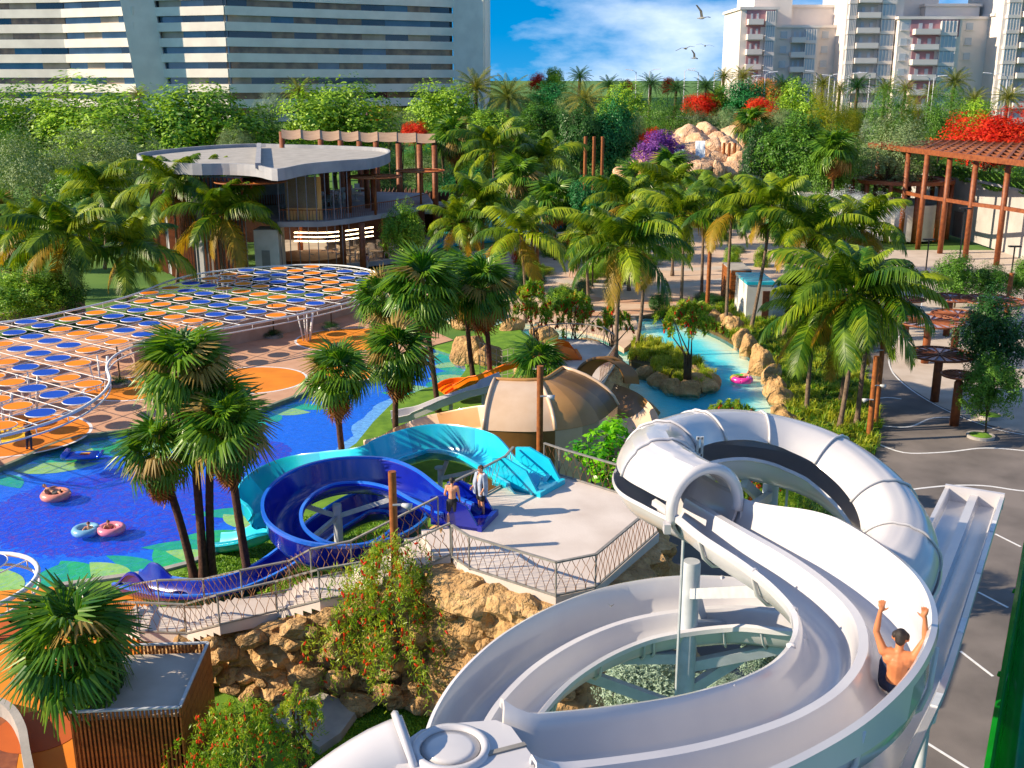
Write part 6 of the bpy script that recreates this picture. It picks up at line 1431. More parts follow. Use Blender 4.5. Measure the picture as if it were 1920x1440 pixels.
# ---------------------------------------------------------------- pergola building
PB = thing('pergola_building', P(1890, 440, 0), 'grey concrete building with a rust timber pergola and hanging green plants', 'building')
ctop = [(1649, 276), (1704, 285), (1739, 290), (1782, 294), (1831, 299), (1892, 304), (1962, 311)]
cols = [P(x, y, 11.0) for x, y in ctop]
for q in cols: m_ = MB(); m_.lathe((q.x, q.y, 0), [(.31, 0), (.30, 11.0)], 14); m_.build('column', M['rust'], PB, True)
for a_, b_ in zip(cols, cols[1:]):
    m_ = MB(); m_.bar((a_.x, a_.y - .0, 6.2), (b_.x, b_.y, 6.2), .3, .4); m_.build('tie_beam', M['rust'], PB)
fl0, fl1 = P(1630, 272, 11.3), P(2020, 318, 11.3); bk1 = P(2020, 262, 11.3); bk0 = P(1640, 268, 11.3)
m_ = MB(); m_.bar(fl0, fl1, .5, .6); m_.build('edge_beam', M['rust'], PB)
for i in range(1, 9):
    s = i / 8; m_ = MB(); m_.bar(fl0.lerp(bk0, s), fl1.lerp(bk1, s), .3, .45); m_.build('roof_beam', M['rust'], PB)
for i in range(1, 22):
    s = i / 22; m_ = MB(); m_.bar(fl0.lerp(fl1, s) + Vector((0, 0, .03)), bk0.lerp(bk1, s) + Vector((0, 0, .03)), .25, .4); m_.build('roof_slat', M['rust'], PB)
wpts = crom([P(x, y, 8.5) for x, y in ((1700, 301), (1738, 306), (1790, 314), (1850, 324), (1920, 338), (2010, 358))], 6)
m_ = MB(); sweep([Vector((q.x, q.y, 0)) for q in wpts], [(-.3, 8.5), (.3, 8.5), (.3, 0), (-.3, 0)], m_); m_.build('wall', mat('board_concrete', 'b7b2ae', 'a39e9b', .4, .85, .12, 8), PB)
m_ = MB(); m_.prism([(q.x, q.y + .4) for q in wpts] + [(wpts[-1].x, wpts[-1].y + 26), (wpts[0].x + 6, wpts[0].y + 20)], 7.3, 7.6); m_.build('roof', M['slab'], PB)
hp_ = resample(wpts, .16); rng = np.random.default_rng(3); V = []
pos = []; 
for hi_, q in enumerate(hp_):
    t_ = (hp_[min(hi_ + 1, len(hp_) - 1)] - hp_[max(hi_ - 1, 0)]).normalized(); hn = Vector((t_.y, -t_.x, 0)) * .42; q = q + hn
    Lh = 1.2 + 2.6 * abs(noise.noise(Vector((q.x * 1.7, 0, 3)))) * 1.8
    k = int(18 * Lh); z = 8.7 - Lh * rng.random(k) ** 1.1; pos.append(np.stack([q.x + rng.normal(size=k) * .12, q.y + rng.normal(size=k) * .06, z], 1))
pos = np.concatenate(pos); (V, F) = leaf_cards(pos, np.tile([-.8, -.6, .3], (len(pos), 1)) + rng.normal(size=(len(pos), 3)) * .5, np.full(len(pos), .17), .6, rng)
o = bpy.data.objects.new('hanging_plants', np_mesh('hanging_plants', V, F, M['green'])); COL.objects.link(o); o.parent = PB; o.matrix_parent_inverse = Matrix.Translation(-PB.location); tag(o, kind='stuff')
q = wpts[15]; m_ = MB(); m_.box((PD(1791, 460, wpts[14].y - .45).x, wpts[14].y - .45, 1.6), (2.2, .1, 3.2), math.atan2(wpts[16].y - wpts[13].y, wpts[16].x - wpts[13].x)); m_.build('door', mat('door_mauve', '8d7a78', '826f6d', 2, .6), PB)
RTm = thing('ring_terrace', P(1690, 336, 7.2), 'round white terrace with a rust coloured ring roof on posts', 'pavilion'); RTm.location.z = 0
rcn = P(1690, 336, 7.2)
m_ = MB(); m_.lathe((rcn.x, rcn.y, 6.9), [(4.4, 0), (6.4, 0), (6.4, .45), (6.2, .45), (6.2, .3), (4.6, .3), (4.6, .45), (4.4, .45), (4.4, 0)], 48); m_.build('ring_roof', M['rust'], RTm, auto=30)
for i in range(12): a = 2 * math.pi * i / 12; m_ = MB(); m_.lathe((rcn.x + 6.1 * math.cos(a), rcn.y + 6.1 * math.sin(a), 0), [(.3, 0), (.3, 6.9)], 10); m_.build('post', M['rust'], RTm, True)
m_ = MB(); m_.lathe((rcn.x, rcn.y, 0), [(5.3, 0), (5.3, 4.4), (5.0, 4.4), (5.0, 3.8), (.01, 3.8)], 40); m_.build('drum_wall', M['wall_w'], RTm, auto=30)
m_ = MB(); c = PD(1560, 345, 138); m_.box((c.x, c.y, 2.8), (9, 3, 5.4)); tag(m_.build('garden_building', M['wall_w']), 'low white garden building behind the ring terrace', 'building')
def tlamp(px, ytop, D, label):
    c = PD(px, ytop, D); th = thing('path_lamp', (c.x, c.y, .07), label, 'lamp'); m_ = MB(); m_.tube([(c.x, c.y, .07), (c.x, c.y, c.z)], .07, 6); m_.build('pole', M['black'], th); m_ = MB(); m_.box(c, (1.1, .45, .12)); m_.build('head', M['black'], th)
tlamp(1742, 449, 104, 'short black path lamp before the concrete wall'); tlamp(1810, 391, 104, 'tall black path lamp before the concrete wall'); tlamp(1903, 462, 98, 'black path lamp beside the clipped trees')

# ---------------------------------------------------------------- hotel
HT = thing('hotel', PD(500, 150, 268), 'huge curved white hotel with long horizontal bands of dark windows', 'building'); HT.location.z = 8
M['band'] = mat('white_cladding', 'e4dcd3', 'd6cec6', .3, .6); M['hglass'] = [mat('window_blue', '4a6a80', '35566c', .3, .08, spec=.8), mat('window_brown', 'a3835e', '6e563e', .4, .15), mat('window_dark', '2c3238', '1e252b', .3, .08, spec=.8), mat('window_blind', 'b8a68c', 'a08c72', .3, .3)]
fac = [(-260, 276), (130, 268), (262, 259), (306, 262), (430, 256), (640, 271), (852, 286), (908, 281)]
fp = [Vector((PD(x, 150, D).x, D)) for x, D in fac]
FH, Z0 = 3.42, 7.2; hr = random.Random(2)
for i in range(len(fp) - 1):
    a_, b_ = fp[i], fp[i + 1]; d_ = (b_ - a_).normalized(); nrm = Vector((d_.y, -d_.x)); L = (b_ - a_).length
    if i in (2,):
        bs = MB(); w0, w1 = a_ - d_ * .6, b_ + d_ * 1.6
        bs.add([(w0.x + 1.2, w0.y - 1.0, 4), (w1.x + 1.2, w1.y - 1.0, 4), (w1.x + 1.2, w1.y + 3, 4), (w0.x + 1.2, w0.y + 3, 4), (w0.x - 4.2, w0.y - 1.0, 62), (w1.x - 4.2, w1.y - 1.0, 62), (w1.x - 4.2, w1.y + 3, 62), (w0.x - 4.2, w0.y + 3, 62)], [(3, 2, 1, 0), (4, 5, 6, 7), (0, 1, 5, 4), (1, 2, 6, 5), (2, 3, 7, 6), (3, 0, 4, 7)]); bs.build('leaning_pier', M['band'], HT); continue
    if i == 6:
        m_ = MB(); m_.bar((a_.x + .0, a_.y, 30), (b_.x, b_.y, 30), .6, 52); m_.build('end_wall', M['band'], HT)
        m_ = MB(); m_.bar((b_.x, b_.y, 30), (b_.x + .5, b_.y + 40, 30), .6, 52); m_.build('side_wall', M['band'], HT); continue
    for k in range(11):
        z = Z0 + FH * k
        ax_ = a_ - d_ * (5 if i == 3 else .0); m_ = MB(); m_.bar((ax_.x, ax_.y, z), (b_.x, b_.y, z), .7, 1.95); m_.build('spandrel', M['band'], HT)
        if k > 9: continue
        q0 = a_ - d_ * (5 if i == 3 else 0) - nrm * 1.1; q1 = b_ - nrm * 1.1; m_ = MB(); m_.bar((q0.x, q0.y, z + FH / 2), (q1.x, q1.y, z + FH / 2), .08, 1.6); m_.build('window_backing', M['hglass'][2], HT)
        npn = max(2, round(L / (7 if i == 0 else 6.2))); st = .0
        for j in range(npn):
            s0, s1 = j / npn, (j + 1) / npn; p0, p1 = a_.lerp(b_, s0) - nrm * .9, a_.lerp(b_, s1) - nrm * .9
            wgt = hr.random(); w = 2 if k < 2 else (0 if i in (1, 3) and wgt < .5 else 1 if wgt < .45 else 2 if wgt < .72 else 0 if wgt < .8 else 3)
            m_ = MB(); m_.bar((p0.x, p0.y, z + FH / 2), (p1.x, p1.y, z + FH / 2), .08, 1.5); m_.build('window_pane', M['hglass'][w], HT)
    m_ = MB(); q0, q1 = a_ - nrm * 2.4 - d_ * .4, b_ - nrm * 2.4 + d_ * .4; m_.bar((q0.x, q0.y, 28), (q1.x, q1.y, 28), 1.0, 50); m_.build('core_wall', M['rail'], HT)

# ---------------------------------------------------------------- apartment towers
M['apt'] = mat('apartment_white', 'e2d8d0', 'd8cdc5', .2, .7); M['apt_side'] = M['apt']; M['apt_pink'] = mat('apartment_pink', 'b08086', 'a4757b', .2, .7); M['apt_glass'] = mat('apartment_glass', 'c0c4c8', 'b0b5ba', .3, .2)
def apartments(label, D, blocks):
    c0 = PD(blocks[0][0], 150, D); th = thing('apartment_tower', (c0.x, c0.y, 8), label, 'building'); fh = 3.25
    for (x0, x1, ytop, dd, pinktop, bays) in blocks:
        Dd = D + dd; a_, b_ = PD(x0, 150, Dd), PD(x1, 150, Dd); zt = PD(x0, ytop, Dd).z if ytop > -100 else 62; dep = 20
        m_ = MB(); m_.box(((a_.x + b_.x) / 2, Dd + dep / 2, (6 + zt) / 2), (b_.x - a_.x, dep, zt - 6)); m_.build('wall_block', M['apt'], th)
        if ytop > -60: m_ = MB(); m_.box(((a_.x + b_.x) / 2, Dd + dep / 2, zt + .3), (b_.x - a_.x + .8, dep + .8, .6)); m_.build('cornice', M['apt'], th)
        nfl = int((zt - 8) / fh)
        for (u0, u1, kind, pink) in bays:
            q0, q1 = PD(u0, 150, Dd).x, PD(u1, 150, Dd).x; w = q1 - q0; cx = (q0 + q1) / 2
            for k in range(nfl):
                z = zt - fh * (k + 1)
                if z < 7: break
                if kind == 'balcony':
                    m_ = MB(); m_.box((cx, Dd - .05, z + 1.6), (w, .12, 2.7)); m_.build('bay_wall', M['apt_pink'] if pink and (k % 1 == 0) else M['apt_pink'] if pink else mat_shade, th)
                    bq = MB(); bq.box((cx, Dd - 1.0, z + .05), (w + .5, 2.0, .25)); bq.box((cx, Dd - 1.95, z + .6), (w + .5, .14, 1.1))
                    for sx in (-1, 1): bq.box((cx + sx * (w / 2 + .2), Dd - 1.0, z + .6), (.12, 1.9, 1.1))
                    bq.build('balcony', M['apt'], th)
                    for j in range(2):
                        m_ = MB(); m_.box((cx + (j - .5) * w * .45, Dd - .16, z + 1.4), (w * .16, .1, 2.0)); m_.build('window', M['apt_glass'], th)
                elif kind == 'glass':
                    m_ = MB(); m_.box((cx, Dd - .6, z + 1.6), (w, 1.2, 2.5)); o_ = m_.build('bay_window', M['apt_glass'], th)
                    f2 = MB()
                    for j in range(5): f2.bar((q0 + w * j / 4, Dd - 1.24, z + .3), (q0 + w * j / 4, Dd - 1.24, z + 2.9), .16)
                    tag(sub(o_, f2, 'mullions', M['apt']), kind='stuff')
                    m_ = MB(); m_.box((cx, Dd - .65, z + .1), (w + .3, 1.4, .75)); m_.build('bay_sill', M['apt'], th)
                else:
                    for j in range(max(1, int(w / 2.6))):
                        m_ = MB(); m_.box((q0 + (j + .5) * w / max(1, int(w / 2.6)), Dd - .05, z + 1.7), (1.5, .12, 1.5)); o_ = m_.build('window', M['apt_glass'], th)
                        f2 = MB(); f2.box((q0 + (j + .5) * w / max(1, int(w / 2.6)), Dd - .12, z + .85), (1.9, .3, .14)); sub(o_, f2, 'sill', M['apt'])
        if pinktop:
            q0, q1 = PD(pinktop[0], 150, Dd).x, PD(pinktop[1], 150, Dd).x; m_ = MB(); m_.box(((q0 + q1) / 2, Dd - .03, zt - 1.9), (q1 - q0, .2, 3.6)); m_.build('pink_panel', M['apt_pink'], th)
    return th
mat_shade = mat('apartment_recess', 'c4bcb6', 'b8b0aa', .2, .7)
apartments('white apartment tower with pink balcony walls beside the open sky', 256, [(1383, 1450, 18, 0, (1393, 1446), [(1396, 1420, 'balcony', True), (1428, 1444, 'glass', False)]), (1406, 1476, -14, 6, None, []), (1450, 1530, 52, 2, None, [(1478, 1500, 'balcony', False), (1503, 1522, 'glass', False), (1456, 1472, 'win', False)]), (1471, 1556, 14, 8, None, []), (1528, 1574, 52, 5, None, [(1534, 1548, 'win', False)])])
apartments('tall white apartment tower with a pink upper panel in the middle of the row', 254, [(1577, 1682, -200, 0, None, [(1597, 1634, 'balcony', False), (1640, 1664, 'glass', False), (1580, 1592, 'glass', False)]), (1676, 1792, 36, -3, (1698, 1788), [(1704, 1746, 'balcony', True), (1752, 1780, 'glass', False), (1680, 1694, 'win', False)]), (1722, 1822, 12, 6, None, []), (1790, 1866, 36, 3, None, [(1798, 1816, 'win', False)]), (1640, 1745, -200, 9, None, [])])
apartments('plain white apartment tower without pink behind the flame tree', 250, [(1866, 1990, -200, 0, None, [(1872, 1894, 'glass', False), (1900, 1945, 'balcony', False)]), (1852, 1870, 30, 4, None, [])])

# ---------------------------------------------------------------- timber shed and kiosks
SH = thing('timber_shed', P(260, 1270, 0), 'timber slatted shed with a flat grey roof below the stairs', 'shed')
h = 2.7; A_, B_, C_, D_ = P(196, 1212, h), P(390, 1206, h), P(337, 1327, h), P(132, 1336, h)
m_ = MB(); m_.prism([(q.x, q.y) for q in (A_.lerp(C_, .04), B_.lerp(D_, .04), C_.lerp(A_, .04), D_.lerp(B_, .04))], 0, h - .35); m_.build('core', M['wood_dk'], SH)
m_ = MB(); m_.prism([(q.x, q.y) for q in (A_.lerp(C_, .03), B_.lerp(D_, .03), C_.lerp(A_, .03), D_.lerp(B_, .03))], h - .34, h - .26); m_.build('roof', mat('membrane_grey', 'bdb4ab', 'aca299', .8, .8), SH)
def slats(th, a, b, z0, z1, sp, w, d, mt):
    n = int((b - a).length / sp); an = math.atan2(b.y - a.y, b.x - a.x); q = MB(); q.box((0, 0, (z1 - z0) / 2), (w, d, z1 - z0)); me = q.mesh('slat', mt)
    for i in range(n + 1): c_ = a.lerp(b, i / n); inst('slat', me, th, Matrix.Translation((c_.x - th.location.x, c_.y - th.location.y, z0 - th.location.z)) @ Matrix.Rotation(an, 4, 'Z'))
slats(SH, D_, C_, 0.05, h, .11, .05, .06, M['wood']); slats(SH, A_, B_, .05, h, .11, .05, .06, M['wood']); slats(SH, D_, A_, .05, h, .11, .05, .06, M['wood'])
for k in range(9):
    z = .15 + k * .3; m_ = MB(); m_.bar((C_.x + .03, C_.y, z), (B_.x + .03, B_.y, z), .06, .285); m_.build('plank', M['wood'], SH)
for a_, b_ in ((A_, B_), (B_, C_), (C_, D_), (D_, A_)):
    m_ = MB(); m_.bar(a_ + Vector((0, 0, .02)), b_ + Vector((0, 0, .02)), .09, .05); m_.build('cap_rail', M['white_steel'], SH)
    m_ = MB(); m_.bar((a_.x, a_.y, .06), (b_.x, b_.y, .06), .1, .12); m_.build('base_rail', M['wood_dk'], SH)
m_ = MB(); m_.prism(XY([(560, 1300), (676, 1342), (640, 1392), (600, 1420), (500, 1360)]), 0, .35); tag(m_.build('concrete_plinth', M['concrete']), 'low pale concrete plinth on the small lawn', 'plinth')
def kiosk(px, pyb, w, d, h, label, mt, top=None, D=None, topmat=None, boards=False):
    c = P(px, pyb, .06); th = thing('kiosk', c, label, 'kiosk'); m_ = MB(); m_.box(c + Vector((0, d / 2, h / 2)), (w, d, h)); m_.build('body', mt, th)
    m_ = MB(); m_.box(c + Vector((0, d / 2, h + .12)), (w + .1, d + .1, .24)); m_.build('roof', topmat or M['slab_top'], th)
    if boards:
        for k in range(9): z = .2 + k * h / 9; m_ = MB(); m_.box(c + Vector((0, -.03, z + h / 20)), (w, .06, h / 9 - .04)); m_.build('board', M['wood'], th); m_ = MB(); m_.box(c + Vector((-w / 2 - .03, d / 2, z + h / 20)), (.06, d, h / 9 - .04)); m_.build('board', M['wood'], th)
    else:
        m_ = MB(); m_.box(c + Vector((w * .22, -.04, h * .42)), (w * .25, .08, h * .84)); m_.build('door', M['wood_dk'], th)
    return th
kiosk(1386, 574, 1.7, 4, 3.0, 'narrow timber boarded kiosk behind the river rocks', M['wood_dk'], boards=True)
kiosk(1422, 606, 2.2, 4.5, 3.2, 'white kiosk with a turquoise roof among the palms', M['wall_w'], topmat=M['turq'])
kiosk(1466, 600, 2.4, 3, 2.2, 'low white kiosk with a bright blue roof beside the turquoise one', M['wall_w'], topmat=M['navy_rim'])

# ---------------------------------------------------------------- spoked parasols, poles, lamps
for px, py, r, lab in ((1742, 602, 2.35, 'rust spoked parasol over the pale paving, widest one'), (1762, 664, 1.95, 'rust spoked parasol with a thick post at the road edge'), (1800, 703, 1.0, 'small rust spoked parasol by the street tree'), (1862, 563, 2.3, 'rust spoked parasol behind the tall dark tree'), (1782, 558, 1.8, 'rust spoked parasol before the clipped trees'), (1796, 590, 1.8, 'rust spoked parasol behind the widest one'), (1704, 561, 1.2, 'rust spoked parasol behind the palm fronds')):
    c = P(px, py, 3.1); th, m_ = disc_parasol(px, py, c.y, r, .07, lab, 18); m_.build('mesh_cover', glass('parasol_mesh%d' % px, 'b0a8b8', .72, .5), th)
    m_ = MB(); m_.lathe((c.x, c.y, .07), [(.26, 0), (.26, 2.6), (.14, 2.75)], 14); m_.build('post_sleeve', M['rust'], th, True)
def pole(top, D, z0, r, label, spk=(), group=None):
    c = PD(top[0], top[1], D); th = thing('timber_pole', (c.x, c.y, z0), label, 'pole', group)
    m_ = MB(); m_.tube([(c.x, c.y, z0), (c.x, c.y, (z0 + c.z) / 2), (c.x, c.y, c.z)], [r * 1.05, r, r * .96], 14); m_.build('shaft', M['wood'], th, auto=40)
    for dz, sx in spk:
        q = c + Vector((sx * .28, -.12, -dz)); m_ = MB(); m_.tube([q, q + Vector((sx * .3, -.05, -.06))], [.05, .13], 12); o_ = m_.build('loudspeaker', M['white_steel'], th, True)
        m2 = MB(); m2.bar(Vector((c.x, c.y - r, c.z - dz)), q, .05, .05); m2.build('bracket', M['white_steel'], th)
    return th
pole((735, 884), 30.8, 0, .13, 'tall brown timber pole standing in the bottlebrush before the stairs', ((1.05, 1),))
pole((1013, 686), 42, 0, .14, 'brown timber pole in front of the striped slide wall', ((1.25, 1),))
pole((1644, 668), 56, 0, .16, 'brown timber pole with two loudspeakers at the road edge', ((1.6, 1), (2.4, -1)))
pole((1664, 560), 58, 0, .14, 'taller brown timber pole just behind the one with two loudspeakers', ((2.9, -1),))
pole((1897, 512), 88, 0, .2, 'brown timber pole beside the clipped trees')
pole((1333, 436), 92, 0, .18, 'slender brown timber pole on the plaza')
pole((1000, 372), 118, 0, .2, 'slender brown timber pole by the far pool'); pole((1008, 390), 112, 0, .18, 'second slender brown timber pole by the far pool')
for x in (1098, 1114, 1130): pole((x, 256), 150, 0, .25, 'thin brown timber pole before the dark evergreens', group='thin poles before the evergreens')
for x in (1358, 1368, 1378): pole((x, 268), 162, 0, .22, 'thin brown timber pole before the waterfall boulders', group='thin poles before the waterfall')
lampmat = mat('lamp_grey', 'c2c6cc', 'b2b6bc', 2, .4); LP = MB(); LP.tube([(0, 0, 0), (0, 0, 6), (0, 0, 12)], [.14, .11, .08], 8); lpm = LP.mesh('pole', lampmat, True)
LH = MB(); LH.tube([(0, 0, 11.7), (.4, 0, 12.15), (1.0, 0, 12.3)], [.06, .05, .04], 6); LH.add([(.8, -.45, 12.28), (2.6, -.3, 12.45), (2.6, .3, 12.45), (.8, .45, 12.28), (.8, -.3, 12.42), (2.5, -.2, 12.58), (2.5, .2, 12.58), (.8, .3, 12.42)], [(3, 2, 1, 0), (4, 5, 6, 7), (0, 1, 5, 4), (1, 2, 6, 5), (2, 3, 7, 6), (3, 0, 4, 7)]); lhm = LH.mesh('lamp_head', lampmat)
for i, (x, y, D) in enumerate(((1403, 143, 228), (1420, 136, 240), (1435, 136, 236), (1452, 134, 250), (1496, 130, 262), (1532, 134, 252), (1556, 140, 224), (1566, 142, 226), (1592, 138, 232), (1632, 137, 250), (1660, 132, 260), (1744, 143, 222), (1752, 143, 220), (1866, 138, 240), (1340, 132, 262), (1310, 133, 256), (1284, 130, 270), (1193, 132, 260), (1218, 131, 262), (1890, 140, 236))):
    c = PD(x, y, D); g = c.z - 12.3; th = thing('street_lamp', (c.x, c.y, g), 'tall grey street lamp in the avenue below the apartments', 'street lamp', 'street lamps in the avenue')
    inst('pole', lpm, th, Matrix.Identity(4)); inst('lamp_head', lhm, th, Matrix.Rotation(math.pi if i % 2 else 0, 4, 'Z'))
# river edge rocks, island rocks
for i, (x, y, s, f) in enumerate(((1390, 640, .8, 1.3), (1402, 655, .9, 1.4), (1420, 672, .7, 1.5), (1428, 690, 1.0, 1.3), (1446, 706, .9, 1.1), (1452, 730, .9, 1.0), (1466, 748, .9, .9), (1462, 772, .7, .8), (1474, 790, .9, .7), (1375, 618, 1.0, 1.2), (1360, 605, 1.0, 1.0), (1340, 598, .9, .9))):
    boulder(P(x, y, .35), s, s * .8, s * f, 'tan upright rock edging the lazy river bed', 200 + i, 'rock', 'rocks edging the lazy river', rz=i)
for i, (x, y, s) in enumerate(((1312, 722, 1.1), (1290, 732, .9), (1328, 715, .8), (1262, 726, .8), (1236, 712, .8), (1212, 700, .7), (1300, 706, 1.0))):
    boulder(P(x, y, .2), s * 1.2, s, s * .75, 'brown rock at the waterline of the river island', 230 + i, 'rock', 'rocks round the river island', rz=i * 2)
for i, (x, y, s) in enumerate(((1195, 790, 1.0), (1210, 770, .8), (960, 612, 1.0), (1020, 625, .9), (870, 602, 1.1), (920, 590, .9), (1100, 650, 1.0))):
    boulder(P(x, y, .2), s * 1.3, s, s * .8, 'brown bank rock beside the striped slide' if i < 2 else 'tan bank rock along the narrow river arm', 250 + i, 'rock', 'bank rocks by the slide' if i < 2 else 'bank rocks of the narrow arm', rz=i * 2)
# planters under the small trees of the pool deck
for x, y, lab in ((226, 722, 'round green planter beside the curved canopy rim'), (514, 632, 'round green planter with a thin stem before the beige wall'), (622, 617, 'round green planter before the beige wall, next to the canopy legs')):
    c = P(x, y, DZ); th = thing('planter', c, lab, 'planter'); m_ = MB(); m_.lathe(c, [(.7, 0), (.7, .2), (.001, .22)], 20); m_.build('kerb', M['concrete'], th)
    inst('foliage', crown_mesh('ball', 0), th, Matrix.Translation((0, 0, .3)) @ Matrix.Diagonal((.75, .75, .35, 1)), M['dark']); m_ = MB(); m_.tube([c, c + Vector((0, 0, 2.6))], .05, 6); m_.build('stem', M['bark_tr'], th)
# ---------------------------------------------------------------- people
def capsule_mesh(chains, name, mt, voxel, smooth=5):
    """joint chains [(point, radius), ...] fused into one continuous skin"""
    m_ = MB()
    for ch in chains:
        ch = [(Vector(p), r) for p, r in ch]
        for p, r in ch: m_.lathe(p, [(.001, -r), (r * .5, -r * .866), (r * .866, -r * .5), (r, 0), (r * .866, r * .5), (r * .5, r * .866), (.001, r)], 12)
        if len(ch) > 1:
            for (a, ra), (b, rb) in zip(ch, ch[1:]): m_.tube([a, a.lerp(b, .5), b], [ra * .995, (ra + rb) / 2, rb * .995], 12)
    o = bpy.data.objects.new(name, m_.mesh(name, mt)); COL.objects.link(o)
    r = o.modifiers.new('skin', 'REMESH'); r.mode = 'VOXEL'; r.voxel_size = voxel; r.use_smooth_shade = True
    s = o.modifiers.new('soften', 'SMOOTH'); s.iterations = smooth; s.factor = .5
    return o
def hand(w, d, side, up, r=.011, spread=.35, curl=.15):
    """palm and five fingers from wrist w along d; side points to the thumb"""
    w, d, side, up = Vector(w), Vector(d).normalized(), Vector(side).normalized(), Vector(up).normalized()
    out = [[(w, .028), (w + d * .045 + side * .012, .030), (w + d * .075 - side * .012, .028)], [(w + d * .04 + side * .02, .024), (w + d * .075 + side * .022, .022)]]
    for k, L in enumerate((.068, .076, .070, .055)):
        o_ = .030 - k * .020; b = w + d * .078 + side * o_; dd = (d + side * (spread * (1.5 - k) * .28)).normalized()
        out.append([(b, r), (b + dd * L * .5 + up * curl * .02, r * .95), (b + dd * L + up * curl * .06, r * .8)])
    b = w + d * .025 + side * .03; dd = (d * .55 + side * .85).normalized(); out.append([(b, r * 1.25), (b + dd * .035, r * 1.1), (b + dd * .065 + d * .012, r * .9)])
    return out
def head(c, f, r_, u, s=1.0):
    """skull, jaw, nose and ears round centre c; f is the facing"""
    c, f, r_, u = Vector(c), Vector(f), Vector(r_), Vector(u)
    return [[(c + u * .015 * s - f * .015 * s, .088 * s), (c + u * .03 * s + f * .012 * s, .082 * s)], [(c - u * .055 * s + f * .03 * s, .060 * s), (c - u * .075 * s + f * .045 * s, .042 * s)], [(c + f * .092 * s - u * .0 * s, .013 * s), (c + f * .108 * s - u * .026 * s, .015 * s)],
            [(c + r_ * .088 * s - u * .01 * s, .018 * s), (c + r_ * .092 * s + u * .018 * s, .016 * s)], [(c - r_ * .088 * s - u * .01 * s, .018 * s), (c - r_ * .092 * s + u * .018 * s, .016 * s)]]
def add_face(th_body, c, f, r_, u, s, hairmat, hair_long=False, voxel=.012):
    c, f, r_, u = Vector(c), Vector(f), Vector(r_), Vector(u)
    ch = [[(c + u * .05 * s - f * .03 * s, .082 * s), (c + u * .055 * s + f * .028 * s, .066 * s)], [(c - f * .055 * s - u * .02 * s, .062 * s), (c - f * .05 * s + u * .04 * s, .075 * s)], [(c + r_ * .05 * s + u * .04 * s - f * .02 * s, .058 * s), (c - r_ * .05 * s + u * .04 * s - f * .02 * s, .058 * s)]]
    if hair_long: ch.append([(c - f * .06 * s, .06 * s), (c - f * .08 * s - u * .12 * s, .05 * s)])
    o = capsule_mesh(ch, 'hair', hairmat, voxel * .8, 2); o.parent = th_body
    for sg in (-1, 1):
        m_ = MB(); q = c + f * .086 * s + r_ * sg * .032 * s + u * .012 * s; m_.lathe(q, [(.001, -.009 * s), (.009 * s, 0), (.001, .009 * s)], 8); e = sub(th_body, m_, 'eye', M['hair'])
